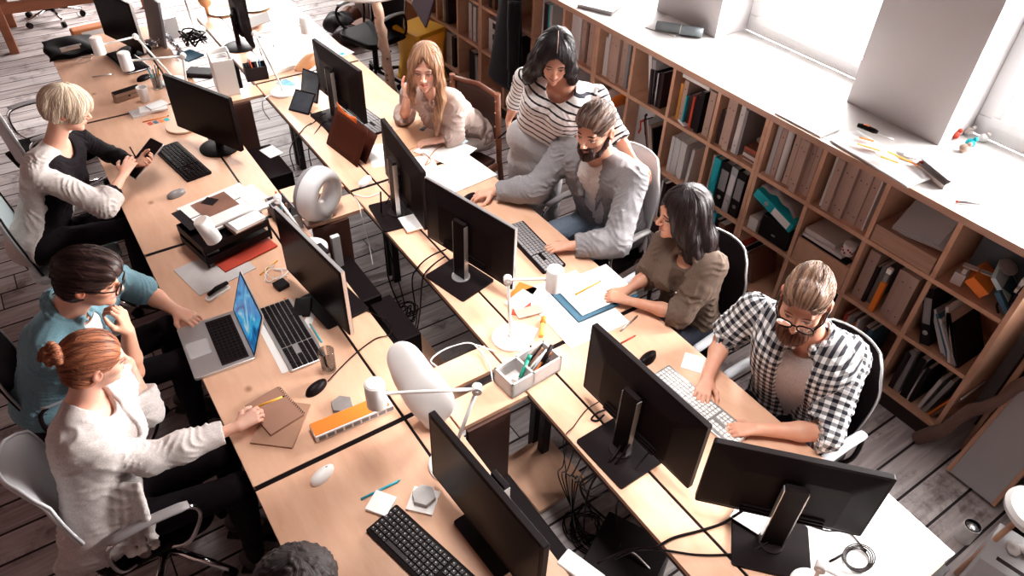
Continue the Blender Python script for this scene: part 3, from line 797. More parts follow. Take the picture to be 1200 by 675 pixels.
class Person:
    def __init__(s, label, J, head, male=True, sc=1.0, bulk=1.0):
        s.J = {k: np.array(v, float) for k, v in J.items()}; s.male = male; s.bulk = bulk; s.label = label
        s.R = head_frame(*head); s.H = Fig(s.J['head'], s.R, sc)
        J = s.J; s.hsc = sc
        s.lat = nrm(J['shR'] - J['shL'])
        s.up = nrm(J['neck'] - J['pel'])
        s.fw = nrm(np.cross(s.up, s.lat))          # forward: up x right... corrected below
        if np.dot(s.fw, s.R[:, 1]) < -.2: s.fw = -s.fw
        s.latp = nrm(np.cross(s.fw, s.up)); 
        if np.dot(s.latp, s.lat) < 0: s.latp = -s.latp
        b = bulk
        m = male
        nk = J['neck']; pl_ = J['pel']; hw = np.linalg.norm(J['shR'] - J['shL']) / 2
        s.torso = []
        # (centre, half width of the bar, radius)
        ch = lerp(pl_, nk, .80) + s.fw * .02; rb = lerp(pl_, nk, .58) + s.fw * .015; wa = lerp(pl_, nk, .32); hp = pl_ + s.up * .02
        s.torso += [(J['shR'] * .78 + J['shL'] * .22 - s.up * .02, J['shL'] * .78 + J['shR'] * .22 - s.up * .02, (.068 if m else .056) * b, .06)]
        s.torso += [(ch + s.latp * hw * .42, ch - s.latp * hw * .42, (.105 if m else .088) * b, .07)]
        s.torso += [(rb + s.latp * hw * .36, rb - s.latp * hw * .36, (.108 if m else .088) * b, .07)]
        s.torso += [(wa + s.latp * hw * .36, wa - s.latp * hw * .36, (.102 if m else .082) * b, .07)]
        s.torso += [(hp + s.latp * hw * .42, hp - s.latp * hw * .42, (.110 if m else .108) * b, .07)]
        s.root = None
    def trunk(s, F, grow=0, bust=True, low=0):
        for a, b, r, k in s.torso[:len(s.torso) - low]: F.cap(a, b, r, r, k, grow=grow)
        if not s.male and bust:
            c = lerp(s.J['pel'], s.J['neck'], .70)
            for q in (-1, 1): F.ell(c + s.latp * q * .072 + s.fw * .095, (.052, .052, .052), None, .05, grow=grow)
    def arm(s, F, q, grow=0, upto=1.0, k=.03, puff=0, start=0):
        """upto: 0..1 upper arm, 1..2 forearm"""
        J = s.J; sh, el, wr = J['sh' + q], J['el' + q], J['wr' + q]
        m = 1.0 if s.male else .82
        if start < 1:
            e = lerp(sh, el, min(1, upto)); r1 = .050 + (.041 - .050) * min(1, upto)
            F.cap(sh, e, .053 * m, r1 * m + puff, k, grow=grow)
        if upto > 1:
            t = upto - 1; w = lerp(el, wr, t)
            mid = lerp(el, wr, min(.35, t))
            F.cap(el, mid, .041 * m + puff * .5, .040 * m + puff, k, grow=grow)
            if t > .35: F.cap(mid, w, .040 * m + puff, (.040 + (.0255 - .040) * (t - .35) / .65) * m + puff * .6, k, grow=grow)
    def legs(s, F, grow=0):
        J = s.J; m = 1.0 if s.male else .92
        for q in 'RL':
            hp = J['pel'] + s.latp * (.085 if q == 'R' else -.085)
            F.cap(hp, J['kn' + q], .082 * m, .058 * m, .04, grow=grow)
            F.cap(J['kn' + q], J['an' + q], .056 * m, .036 * m, .03, grow=grow)
    def box(s, pad=.2, keys=None):
        P_ = np.array([v for k, v in s.J.items() if keys is None or k in keys])
        return P_.min(0) - pad, P_.max(0) + pad
    def body(s, mat_, hands, h=.0042, neckr=None):
        J = s.J
        keys = None
        lo, hi = s.box(.17); F = Field(lo, hi, h)
        m = 1.0 if s.male else .82
        s.trunk(F, -.012); s.arm(F, 'R', -.001, 2.0, .02); s.arm(F, 'L', -.001, 2.0, .02); s.legs(F, -.012)
        nr = neckr or (.058 if s.male else .047)
        F.cap(J['neck'] - s.up * .02, s.H.p((0, -.022, -.055)), nr * 1.12, nr, .03)
        for q in 'RL':
            F.cap(J['neck'] - s.up * .012, J['sh' + q] * .6 + J['neck'] * .4, .036 * m, .040 * m, .05)
            a = J['an' + q]; F.cap(a, a + np.array((s.fw[0], s.fw[1], 0)) * .14 - np.array((0, 0, .045)), .035, .026, .03)
        build_head(F, s.H, s.male)
        for q, hd in hands.items():
            build_hand(F, J['wr' + q], **{'side': -1 if q == 'R' else 1, **hd})
        V, Q = F.mesh()
        hl = (V - s.H.c) @ s.R / s.hsc
        far = np.linalg.norm(hl, axis=1) > .2
        hl[far] = (0, -9, -9)
        s.root = mesh_obj('person', V, Q, [mat_], None, {'hl': hl})
        tag(s.root, s.label, 'person')
        return s.root
    def clattr(s, V, trunk_only=False):
        J = s.J
        best = np.full(len(V), 1e9); out = np.zeros((len(V), 3))
        segs = [('T', J['pel'], J['neck'], .12)]
        for q in 'RL': segs += [(q, J['sh' + q], J['el' + q], .05), (q, J['el' + q], J['wr' + q], .045)]
        off = {'R': .03, 'L': .03}
        for nm, a, b, r in segs:
            d = b - a; L = np.linalg.norm(d); d = d / L
            t = (V - a) @ d
            tc_ = np.clip(t, 0, L) if nm != 'T' else np.clip(t, -.1, L - .02)
            rel = V - a - np.outer(tc_, d)
            dist = np.linalg.norm(rel, axis=1) - r - (.05 if nm == 'T' else 0)
            if nm == 'T': u = V @ s.latp - a @ s.latp; vv = t
            else:
                e1 = nrm(np.cross(d, (.3, .2, 1))); e2 = np.cross(d, e1)
                u = np.arctan2(rel @ e2, rel @ e1) * .048; vv = t + off.get(nm, 0)
                off[nm] += L
            m = dist < best
            best[m] = dist[m]; out[m, 0] = u[m]; out[m, 1] = vv[m]
        return out
    def cloth(s, name, mat_, label=None, grow=.012, sleeves=None, trunk=True, low=0, neck=None, extra=None, h=.006, fold=.003, seed=1, wl=(.03, .08), opening=None, skirt=None, k=.03, puff=.004, legs=False, bust=True):
        lo, hi = s.box(.2, None if legs or skirt else [k_ for k_ in s.J if k_[:2] not in ('kn', 'an', 'he')])
        F = Field(lo, hi, h)
        if trunk: s.trunk(F, grow, bust, low)
        if trunk:
            for q in 'RL': F.cap(s.J['neck'] - s.up * .03, s.J['sh' + q], .038, .050 if s.male else .040, .04, grow=grow)
        if opening: opening(F)
        for q, u in (sleeves or {}).items(): s.arm(F, q, grow, u, k, puff)
        if legs:
            s.legs(F, grow); a, b, r, kk = s.torso[-1]; F.cap(a, b, r, r, kk, grow=grow)
        if extra: extra(F)
        # flat cut at the sleeve ends
        for q, u in (sleeves or {}).items():
            J = s.J
            if u > 1: a, b, t = J['el' + q], J['wr' + q], u - 1
            else: a, b, t = J['sh' + q], J['el' + q], u
            d = nrm(b - a); e = lerp(a, b, t); e1 = nrm(np.cross(d, (.3, .2, 1))); e2 = np.cross(d, e1)
            F.slab(e + d * .058, (.075, .075, .052), np.stack([e1, e2, d], 1), .004, True)
        if neck is not None: neck(F)
        # folds
        if fold:
            n = F.n; X = F.lo[0] + F.h * np.arange(n[0]); Y = F.lo[1] + F.h * np.arange(n[1]); Z = F.lo[2] + F.h * np.arange(n[2])
            near = np.abs(F.F) < .03
            I = np.nonzero(near); V = np.stack([X[I[0]], Y[I[1]], Z[I[2]]], 1)
            cl = s.clattr(V); r_ = np.random.RandomState(seed)
            big = wob(V, seed, (.12, .25), 4) * 1.6
            rid = 0
            for sp_, ks, ku in ((.052, .9, 9.), (.034, .7, -14.)):
                ph = cl[:, 1] / sp_ + ks * np.sin(cl[:, 0] * 22 + r_.uniform(0, 6)) + cl[:, 0] * ku + big
                m_ = np.clip(.45 + 1.1 * wob(V, seed + int(sp_ * 1000), (.08, .2), 4), 0, 1)
                rid = rid + (1 - np.abs(np.sin(PI * ph))) ** 2 * m_
            nk_ = np.clip((np.linalg.norm(V - s.J['neck'], axis=1) - .10) / .06, 0, 1)
            F.F[I] += nk_ * (fold * .7 * wob(V, seed, wl, 6) - fold * 1.5 * rid + fold * .5).astype(np.float32)
        V, Q = F.mesh()
        o = mesh_obj(name, V, Q, [mat_], s.root, {'cl': s.clattr(V)})
        if label: o['label'] = label
        return o
    def hair(s, mat_, fn, axis='z', groove=(20, .0022), h=.004, label=None, ext=((-.17, -.2, -.16), (.17, .16, .2)), name='hair', seed=3, strands=520, slen=12, sdir=None):
        cs = [s.H.p((a, b, c)) for a in (ext[0][0], ext[1][0]) for b in (ext[0][1], ext[1][1]) for c in (ext[0][2], ext[1][2])]
        F = Field(np.min(cs, 0), np.max(cs, 0), h)
        fn(F, s.H)
        def coords(V):
            q = (V - s.H.c) @ s.R / s.hsc
            if axis == 'z': A = np.arctan2(q[:, 0], q[:, 1] + .02); v = q[:, 2]
            elif axis == 'y': A = np.arctan2(q[:, 0], q[:, 2] + .02); v = q[:, 1]
            else: A = q[:, 0] * 11; v = q[:, 1]
            return A, v, q
        if groove:
            n = F.n; X = F.lo[0] + F.h * np.arange(n[0]); Y = F.lo[1] + F.h * np.arange(n[1]); Z = F.lo[2] + F.h * np.arange(n[2])
            I = np.nonzero(np.abs(F.F) < .025); V = np.stack([X[I[0]], Y[I[1]], Z[I[2]]], 1)
            A, v, q = coords(V); r_ = np.random.RandomState(seed)
            g = sum(np.sin(A * (groove[0] * f_ ) + v * r_.uniform(-30, 30) + r_.uniform(0, 6)) for f_ in (.6, 1, 1.7)) / 3
            F.F[I] += (groove[1] * g).astype(np.float32)
        V, Q = F.mesh()
        A, v, q = coords(V)
        hc = np.stack([np.cos(A) * .1, np.sin(A) * .1, v], 1)
        o = mesh_obj(name, V, Q, [mat_], s.root, {'hc': hc})
        if label: o['label'] = label
        if strands: s.strands(V, Q, mat_, axis, coords, o, strands, seed, slen, sdir)
        return o
    def strands(s, V, Q, mat_, axis, coords, parent, N_, seed, slen, sdir):
        from mathutils.kdtree import KDTree
        r_ = np.random.RandomState(seed + 77)
        nv = np.cross(V[Q[:, 2]] - V[Q[:, 0]], V[Q[:, 3]] - V[Q[:, 1]]); VN = np.zeros_like(V)
        for k in range(4): np.add.at(VN, Q[:, k], nv)
        VN /= np.linalg.norm(VN, axis=1)[:, None] + 1e-12
        kd = KDTree(len(V))
        for i, v in enumerate(V): kd.insert(v, i)
        kd.balance()
        flow = s.R @ np.array(sdir or {'z': (0, 0, -1), 'y': (0, -1, .0), 'x': (0, -1, 0)}[axis], float)
        mb = MB(); top = np.nonzero(VN @ np.array((0, 0, 1)) > -.55)[0]
        for _ in range(N_):
            i = top[r_.randint(len(top))]; p = V[i] + VN[i] * .0004; dr = r_.randn(3) * .22; pts = []; n = int(r_.uniform(.6, 1.3) * slen)
            for k in range(n):
                pts.append(p.copy())
                d = flow + dr; nn = VN[i]; d = d - nn * (d @ nn)
                L = np.linalg.norm(d)
                if L < .15: break
                q = p + d / L * .009
                _, i, dist = kd.find(q)
                if dist > .02: pts.append(q); break
                p = V[i] + VN[i] * .0012 * (1 + math.sin(k * .9)); p = p * .5 + q * .5
                dr += r_.randn(3) * .03
            if len(pts) > 3:
                m_ = len(pts); mb.tube(pts, [.0013 * math.sin(PI * (.12 + .83 * j / (m_ - 1))) for j in range(m_)], 4, cap=False)
        if not mb.v: return
        so = obj('strands', mb, mat_, parent)
        vv = np.array(mb.v); A, v, q = coords(vv)
        j_ = np.repeat(r_.uniform(-.02, .02, len(vv) // 4 + 1), 4)[:len(vv)]
        at = so.data.attributes.new('hc', 'FLOAT_VECTOR', 'POINT'); at.data.foreach_set('vector', np.stack([np.cos(A) * .1, np.sin(A) * .1, v], 1).astype(np.float32).ravel())
    def part(s, name, mb, m, label=None, **k):
        """mb in head-local metres"""
        M_ = Matrix([[*(s.R[i] * s.hsc), s.H.c[i]] for i in range(3)] + [[0, 0, 0, 1]])
        mb.v = [tuple(M_ @ Vector(v)) for v in mb.v]
        o = obj(name, mb, m, s.root, **k)
        if label: o['label'] = label
        return o
    def glasses(s, m):
        mb = MB()
        for q in (-1, 1):
            pts = [(q * (.034 + .0255 * math.cos(a)) , .112 - .006 * abs(math.cos(a)) * (1 if q * math.cos(a) * q > 0 else 0), -.004 + .0185 * math.copysign(abs(math.sin(a)) ** .75, math.sin(a))) for a in [2 * PI * k / 20 for k in range(21)]]
            mb.tube(pts, .0029, 6)
            mb.tube([(q * .058, .106, .004), (q * .076, .07, .006), (q * .082, .0, .006), (q * .081, -.02, -.004)], .0027, 6)
        mb.tube([(-.009, .113, .002), (0, .115, .005), (.009, .113, .002)], .0028, 6)
        g = s.part('glasses', mb, m, 'black framed glasses')
        lm = MB()
        for q in (-1, 1):
            pts = [(q * (.034 + .024 * math.cos(a)), .1115, -.004 + .017 * math.copysign(abs(math.sin(a)) ** .75, math.sin(a))) for a in [2 * PI * k / 20 for k in range(20)]]
            lm.add(pts, [tuple(range(20))])
        M_ = Matrix([[*(s.R[i] * s.hsc), s.H.c[i]] for i in range(3)] + [[0, 0, 0, 1]])
        lm.v = [tuple(M_ @ Vector(v)) for v in lm.v]
        obj('lens', lm, clear_mat('spectacle lens', gloss=.3) if 'spectacle lens' not in MATS else MATS['spectacle lens'], g)
# ------------------------------------------------------------ people
def JP(**k):
    return {a: (P(*b[1:]) if b[0] == 'p' else b) for a, b in k.items()}
def V3(*a): return np.array(a, float)
R_ = math.radians
SK = (0.72, 0.42, 0.31); LIP = (0.55, 0.20, 0.17)
def legs_for(px, y, kx, ax, dy=.10):
    """pelvis / knees / ankles of someone sitting, facing along x"""
    q = 1 if kx > px else -1
    return dict(knR=(kx, y - dy * q, .575), knL=(kx, y + dy * q, .575), anR=(ax, y - dy * q, .085), anL=(ax, y + dy * q, .085))
def shoes(p, m, label=None):
    mb = MB()
    for q in 'RL':
        a = Vector(p.J['an' + q]); f = Vector((p.fw[0], p.fw[1], 0)).normalized()
        z = math.atan2(f.y, f.x)
        mb.ell((a.x + f.x * .06, a.y + f.y * .06, .042), (.135, .050, .042), (0, 0, z), 18, 10)
        mb.ell((a.x - f.x * .02, a.y - f.y * .02, .075), (.055, .045, .045), (0, 0, z), 14, 8)
        mb.box((a.x + f.x * .06, a.y + f.y * .06, .008), (.25, .085, .016), z)
    return obj('shoes', mb, m, p.root)
M_trs = cloth_mat('dark trousers', (0.010, 0.006, 0.009), bump=.4, sheen=0)
M_shoe = mat('dark shoes', (0.03, 0.02, 0.02), .5)
def cap_hair(F, H, t=.012, front=.0, z0=-.03, face=True, back=0):
    H.ell(F, (0, -.014 - back, .034), (.076 + t, .096 + t, .086 + t), .0)
    H.ell(F, (0, -.045, -.03), (.068 + t * .8, .060 + t * .6, .075), .03)
def face_cut(F, H, y=.10, zc=-.045, rx=.060, ry=.070, rz=.098, k=.006):
    H.ell(F, (0, y, zc), (rx, ry, rz), k, True)

# 1 --- blonde woman with the tablet
J = JP(head=('p', 78, 127, 1.27), neck=('p', 64, 170, 1.07), shR=('p', 44, 205, 1.01), shL=('p', 95, 163, 1.01),
       elR=('p', 122, 241, .835), wrR=('p', 145, 204, .90), elL=('p', 128, 180, .84), wrL=('p', 160, 192, .87))
J['pel'] = (-.30, 4.03, .57); J.update(legs_for(-.3, 4.03, .16, .10))
p = Person('woman with short blonde hair and pale sweater holding a tablet with a stylus', J, (R_(-12), R_(-22), 0), False, .97)
fR = P(158, 180, .95) - P(145, 204, .90)
p.body(skin_mat('fair skin', (0.74, 0.46, 0.36), (0.62, 0.22, 0.18), (.55, .4, .28), brow=.5), {
    'R': dict(f=fR, n=(-.3, -.75, .55), curl=(.45, .5, .6, .7), thumb=.6, sc=.92),
    'L': dict(f=P(172, 190, .89) - P(158, 192, .87), n=(.2, .3, -.9), curl=(.7, .75, .8, .85), thumb=.3, sc=.92)})
m_blktop = cloth_mat('black top', (0.008, 0.005, 0.007), bump=.4, sheen=0)
p.cloth('top', m_blktop, 'black top under the sweater', grow=.008, sleeves={'L': 1.80, 'R': 1.50}, seed=11, neck=lambda F: F.cap(p.J['neck'] - p.up * .01 + p.fw * .04, p.J['neck'] + p.up * .1, .062, .06, .01, True))
def op(F):
    c = lerp(p.J['pel'], p.J['neck'], .48) + p.fw * .172 - p.latp * .05
    F.slab(c, (.30, .10, .52), np.stack([p.latp, p.fw, p.up], 1), .01, True)
    F.slab(lerp(p.J['neck'], p.J['shL'], .8) + p.fw * .10, (.12, .13, .3), np.stack([p.latp, p.fw, p.up], 1), .01, True)
p.cloth('sweater', cloth_mat('oatmeal wool', (0.60, 0.53, 0.50), bump=.5, weave=500), 'oatmeal sweater, open over black', grow=.021, sleeves={'R': 1.36}, seed=12, fold=.004, puff=.012, opening=op,
        neck=lambda F: F.cap(p.J['neck'] + p.fw * .03, p.J['neck'] + p.up * .1, .064, .07, .01, True))
p.cloth('trousers', M_trs, grow=.004, trunk=False, legs=True, seed=13, h=.008)
shoes(p, M_shoe)
def h(F, H):
    cap_hair(F, H, .014)
    H.ell(F, (0, .012, .045), (.088, .106, .084), .02)
    H.sym(F, (.058, .035, .005), (.030, .050, .055), .02)
    H.ell(F, (0, -.09, .02), (.07, .035, .06), .03)
    face_cut(F, H, .110, -.052, .058, .062, .082)
    H.ell(F, (0, -.05, -.135), (.14, .16, .082), .01, True)
    for q in (-1, 1): H.ell(F, (q * .088, .0, -.035), (.018, .022, .022), .008, True)
p.hair(hair_mat('platinum hair', (0.80, 0.66, 0.52), (0.50, 0.36, 0.25)), h, 'z', (17, .0026), label='short platinum blonde bob')

# 2 --- man in the denim shirt
J = JP(head=('p', 104, 326, 1.25), neck=('p', 78, 362, 1.07), shR=('p', 58, 410, 1.0), shL=('p', 128, 325, 1.0),
       elR=('p', 156, 436, .79), wrR=('p', 150, 388, 1.0), elL=('p', 172, 342, .82), wrL=('p', 206, 364, .785))
J['pel'] = (-.42, 2.86, .57); J.update(legs_for(-.42, 2.86, .10, .06, .13))
p = Person('dark-haired man in a blue denim shirt and glasses, fist at his mouth', J, (R_(-26), R_(-16), 0), True, 1.03, 1.0)
p.body(skin_mat('tanned skin', SK, LIP, (.03, .015, .012), beard=.35, brow=1.2), {
    'R': dict(f=P(137, 358, 1.12) - P(150, 388, 1.0), n=(.75, -.45, .35), curl=(1.0, 1.1, 1.1, 1.15), thumb=.2, thumb_in=.2, sc=1.0),
    'L': dict(f=P(232, 376, .765) - P(206, 364, .785), n=(-.1, .1, 1), curl=(.55, .6, .6, .65), thumb=.6)})
def ncut(r=.066, dn=.0, fw=.03, v=0, vr=.03):
    def f_(F, p=p):
        F.cap(p.J['neck'] + p.fw * fw - p.up * dn, p.J['neck'] + p.up * .12, r, r * 1.15, .008, True)
        if v: F.cap(p.J['neck'] + p.fw * .10 - p.up * .01, p.J['neck'] + p.fw * .15 - p.up * v, vr * 1.3, .006, .008, True)
    return f_
m_tee = cloth_mat('white cotton', (0.84, 0.80, 0.79), bump=.35)
m_den = cloth_mat('blue denim', (0.15, 0.27, 0.32), bump=.55, weave=700, bscale=20)
p.cloth('t_shirt', m_tee, 'white t-shirt', grow=.006, sleeves={}, seed=21, neck=ncut(.066, 0, .03))
def collar(F, r=.075, lift=.028, th=.010, gap=.02, wide=.045, p=None):
    p = p or globals()['p']
    c = p.J['neck'] + p.up * .018
    for i in range(16):
        a0, a1 = (-PI * .5 + gap * 8 + (2 * PI - gap * 16) * i / 16 for i in (i, i + 1))
        pt = lambda a, rr, z: c + (p.latp * math.cos(a) + p.fw * -math.sin(a)) * rr + p.up * (z + .02 * math.sin(a))
        F.cap(pt(a0, r * .84, lift), pt(a1, r * .84, lift), th * .7, th * .7, .004)
        F.cap(pt(a0, r * 1.0, lift * .55), pt(a1, r * 1.0, lift * .55), th * .8, th * .8, .006)
        F.cap(pt(a0, r * 1.15, .0), pt(a1, r * 1.15, .0), th * .9, th * .9, .006)
    for q in (-1, 1):
        a = c + p.latp * q * .035 + p.fw * r * .95 + p.up * .005; b = a + p.latp * q * .035 + p.fw * .02 - p.up * .055
        F.cap(a, b, .018, .005, .006)
def vopen(p, w=.035, top=.10, bot=-.05, r2=.012, bf=.20):
    """an open front: a wedge cut out of the trunk along its front"""
    def f_(F):
        a = lerp(p.J['pel'], p.J['neck'], .97) + p.fw * .14; b = lerp(p.J['pel'], p.J['neck'], bot) + p.fw * bf
        F.cap(a, b, w, r2, .006, True); F.cap(a - p.fw * .05, a + p.fw * .1, w, w, .006, True)
    return f_
p.cloth('shirt', m_den, 'blue denim shirt with rolled sleeves', grow=.016, sleeves={'R': .92, 'L': .95}, seed=22, fold=.0045, puff=.012, opening=vopen(p, .045, bot=.45, r2=.006, bf=.135),
        neck=lambda F: (ncut(.060, -.0, .02)(F), collar(F)))
p.cloth('trousers', M_trs, grow=.004, trunk=False, legs=True, seed=23, h=.008)
shoes(p, M_shoe)
def h(F, H):
    cap_hair(F, H, .012)
    H.ell(F, (.006, .018, .076), (.074, .098, .060), .02)
    H.ell(F, (.02, .070, .078), (.050, .040, .040), .02)
    face_cut(F, H, .112, -.045, .068, .068, .106)
    for q in (-1, 1): H.ell(F, (q * .085, .012, -.055), (.03, .05, .055), .008, True)
    H.ell(F, (0, -.05, -.155), (.14, .16, .080), .01, True)
p.hair(hair_mat('dark brown hair', (0.055, 0.026, 0.021), (0.012, 0.006, 0.006), .36, .3), h, 'y', (15, .0035), label='thick dark brown hair swept back')
p.glasses(M_black)

# 3 --- woman with the bun
J = JP(head=('p', 110, 422, 1.22), neck=('p', 96, 470, 1.055), shR=('p', 92, 522, .985), shL=('p', 138, 446, .985),
       elR=('p', 175, 538, .83), wrR=('p', 279, 500, .80), elL=('p', 172, 482, .80), wrL=('p', 150, 424, .985))
J['pel'] = (-.37, 2.05, .57); J.update(legs_for(-.37, 2.03, .10, .06, .10))
p = Person('woman with a red-brown bun and cream cardigan writing with a pencil', J, (R_(4), R_(-16), R_(-4)), False, .97)
p.body(skin_mat('pale skin', (0.66, 0.41, 0.33), (0.55, 0.2, 0.17), (.2, .1, .06), brow=.8), {
    'R': dict(f=P(310, 480, .80) - P(279, 500, .80), n=(-.1, -.35, .8), curl=(.85, .95, 1.0, 1.05), thumb=.4, thumb_in=.15, sc=.93),
    'L': dict(f=P(124, 452, 1.08) - P(150, 424, .985), n=(.75, .2, .55), curl=(.8, .8, .85, .85), thumb=.3, sc=.92)})
m_crd = cloth_mat('cream jersey', (0.58, 0.52, 0.50), bump=.6, bscale=18)
p.cloth('top', cloth_mat('beige top', (0.55, 0.47, 0.45)), 'beige top', grow=.008, sleeves={}, seed=31, neck=ncut(.058, .02, .05, .06, .03))
def ruck(F, p=p):
    a, b = p.J['elR'], p.J['wrR']
    for i in range(9):
        t = .02 + i * .095; c = lerp(a, b, t); d = nrm(b - a); e = nrm(V3(.1 * math.sin(i * 2.3), .12 * math.cos(i * 1.7), 1))
        F.ell(c + V3(0, 0, .003), (.0125, .046 - .010 * t, .046 - .010 * t), np.stack([nrm(d + .25 * math.sin(i * 1.9) * V3(0, 0, 1)), nrm(np.cross(d, (0, 0, 1))), np.cross(d, nrm(np.cross(d, (0, 0, 1))))], 1), .008)
def drape(F, p=p):
    c = p.J['pel']
    for i in range(7):
        a = p.J['shR'] * .55 + c * .45 + p.fw * (.02 + .025 * i) - p.latp * (.02 + .004 * i)
        b = c + p.latp * (.15 - .006 * i) + p.fw * (-.02 + .043 * i) - V3(0, 0, .02 + .012 * (i % 3))
        F.cap(a + p.latp * .05, b, .014, .020, .016)
    F.ell(c + p.latp * .14 + p.fw * .03 - V3(0, 0, .02), (.14, .05, .07), None, .04)
    ruck(F)
p.cloth('cardigan', m_crd, 'cream cardigan with rucked sleeves', grow=.020, sleeves={'R': 1.80, 'L': 1.42}, seed=32, fold=.004, puff=.006, opening=vopen(p, .05, bot=-.2, r2=.05), extra=drape, wl=(.03, .1),
        neck=lambda F: ncut(.060, -.0, .045)(F))
p.cloth('trousers', M_trs, grow=.006, trunk=False, legs=True, seed=33, h=.008)
shoes(p, M_shoe)
def h(F, H):
    cap_hair(F, H, .006)
    face_cut(F, H, .108, -.045, .067, .070, .105)
    for q in (-1, 1): H.ell(F, (q * .082, .020, -.055), (.03, .05, .060), .006, True)
    H.ell(F, (0, -.03, -.150), (.14, .15, .080), .01, True)
    c = V3(0, -.128, .062)
    H.cap(F, (0, -.085, .05), c, .035, .03, .015)
    for i in range(14):
        a = i * .75; b = (i + 1) * .75
        r = .034 - .0016 * i
        pt = lambda a, i: c + V3(r * math.cos(a), -.008 * i * .35 + .014, r * math.sin(a))
        H.cap(F, pt(a, i), pt(b, i + 1), .0165 - .0003 * i, .0165 - .0003 * i, .003)
p.hair(hair_mat('auburn hair', (0.42, 0.15, 0.075), (0.14, 0.05, 0.03), .35), h, 'y', (16, .0014), label='auburn hair tied in a round bun', ext=((-.13, -.22, -.14), (.13, .13, .16)))

# 4 --- person at the lower edge: dark curly head
J = dict(head=P(347, 692, 1.21), neck=V3(.02, 1.07, 1.03)); hx = J['head'][0]; hy = J['head'][1]
J.update(neck=V3(hx - .08, hy, 1.03), shR=V3(hx - .12, hy - .20, .97), shL=V3(hx - .12, hy + .19, .95), elR=V3(hx - .02, hy - .26, .72), wrR=V3(hx + .16, hy - .20, .775), elL=V3(hx - .16, hy + .15, .70), wrL=V3(hx - .05, hy + .03, .62),
         pel=V3(hx - .36, hy - .02, .57)); J.update(legs_for(hx - .36, hy - .02, .08, .04))
p = Person('person at the lower picture edge, only short dark curly hair showing', J, (R_(5), R_(-22), 0), True, 1.0)
p.body(skin_mat('brown skin', (0.30, 0.15, 0.10), (0.3, 0.1, 0.09), (.012, .006, .006), brow=1.2), {
    'R': dict(f=(1, .2, -.06), n=(0, 0, 1)), 'L': dict(f=(1, -.3, -.1), n=(0, 0, 1))}, h=.005)
p.cloth('shirt', cloth_mat('dark shirt', (0.02, 0.014, 0.016)), grow=.012, sleeves={'R': 1.8, 'L': 1.8}, seed=41, neck=ncut(.062, 0, .03))
p.cloth('trousers', M_trs, grow=.004, trunk=False, legs=True, seed=43, h=.01)
shoes(p, M_shoe)
def h(F, H):
    cap_hair(F, H, .022)
    face_cut(F, H, .112, -.05, .066, .070, .09)
    H.ell(F, (0, -.03, -.155), (.14, .15, .080), .01, True)
    r = np.random.RandomState(4)
    for i in range(420):
        d = nrm(r.randn(3) * (1, 1, 1)); 
        if d[2] < -.1 or (d[1] > .55 and d[2] < .35): continue
        c = V3(0, -.014, .034) + d * V3(.097, .117, .107); H.ell(F, c, (.0055,) * 3, .005)
p.hair(hair_mat('black curly hair', (0.022, 0.011, 0.010), (0.006, 0.003, 0.003), .6, .2), h, 'z', None, label='short tight dark curls', strands=0)

# 5 --- long-haired blonde woman at the far right row
J = JP(head=('p', 499, 78, 1.27), neck=('p', 508, 110, 1.045), shR=('p', 481, 108, 1.0), shL=('p', 532, 120, 1.0),
       elR=('p', 474, 136, .785), wrR=('p', 477, 112, 1.06), elL=('p', 532, 158, .80), wrL=('p', 510, 165, .785))
J['pel'] = (2.38, 3.86, .57); J.update(legs_for(2.38, 3.86, 1.98, 2.02))
p = Person('woman with long light brown hair in a beige blouse, hand at her hair', J, (R_(232), R_(-6), R_(0)), False, 1.06)
p.body(skin_mat('light skin', (0.82, 0.53, 0.43), (0.62, 0.20, 0.17), (.22, .12, .08), brow=1.0, lid=1), {
    'R': dict(f=P(487, 92, 1.17) - P(477, 112, 1.06), n=(-.35, -.75, .3), curl=(1.0, 1.0, 1.05, 1.1), thumb=.3, sc=.92),
    'L': dict(f=P(488, 169, .765) - P(510, 165, .785), n=(0, 0, 1), curl=(.6, .65, .7, .7), sc=.92)})
p.cloth('blouse', cloth_mat('beige silk', (0.44, 0.335, 0.30), rough=.45, bump=.7, bscale=16, sheen=0), 'beige silk blouse', grow=.016, sleeves={'R': 1.12, 'L': 1.55}, seed=51, fold=.005, puff=.018, opening=vopen(p, .045, bot=.42, r2=.008, bf=.13), neck=lambda F: (ncut(.055, -.0, .03)(F), collar(F, .066, .02, .008)))
p.cloth('skirt', cloth_mat('pale trousers', (0.70, 0.60, 0.57)), 'pale trousers', grow=.004, trunk=False, legs=True, seed=53, h=.008)
shoes(p, M_shoe)
def h(F, H):
    cap_hair(F, H, .012)
    for q in (-1, 1):
        H.ell(F, (q * .060, .015, -.02), (.030, .060, .085), .02)
    face_cut(F, H, .112, -.036, .062, .068, .121)
    H.ell(F, (.0, .112, .045), (.018, .05, .075), .01, True)
    C_ = lambda q, y, z, x: V3(q * x, y, z)
    F.chain([H.p((-.070, .02, .02)), H.p((-.080, .03, -.07)), H.p((-.078, .055, -.17)), H.p((-.062, .10, -.27)), H.p((-.055, .11, -.36))], [.026, .026, .027, .024, .010], .02)
    F.chain([H.p((-.060, -.01, .0)), H.p((-.075, .0, -.1)), H.p((-.080, .03, -.19)), H.p((-.07, .08, -.28))], [.03, .03, .026, .012], .02)
    F.chain([H.p((.070, .02, .02)), H.p((.082, .02, -.07)), H.p((.088, .02, -.15)), H.p((.080, .01, -.23))], [.026, .024, .024, .014], .02)
    F.chain([H.p((0, -.07, .0)), H.p((0, -.10, -.10)), H.p((.0, -.12, -.22)), H.p((.0, -.13, -.32))], [.06, .06, .058, .03], .03)
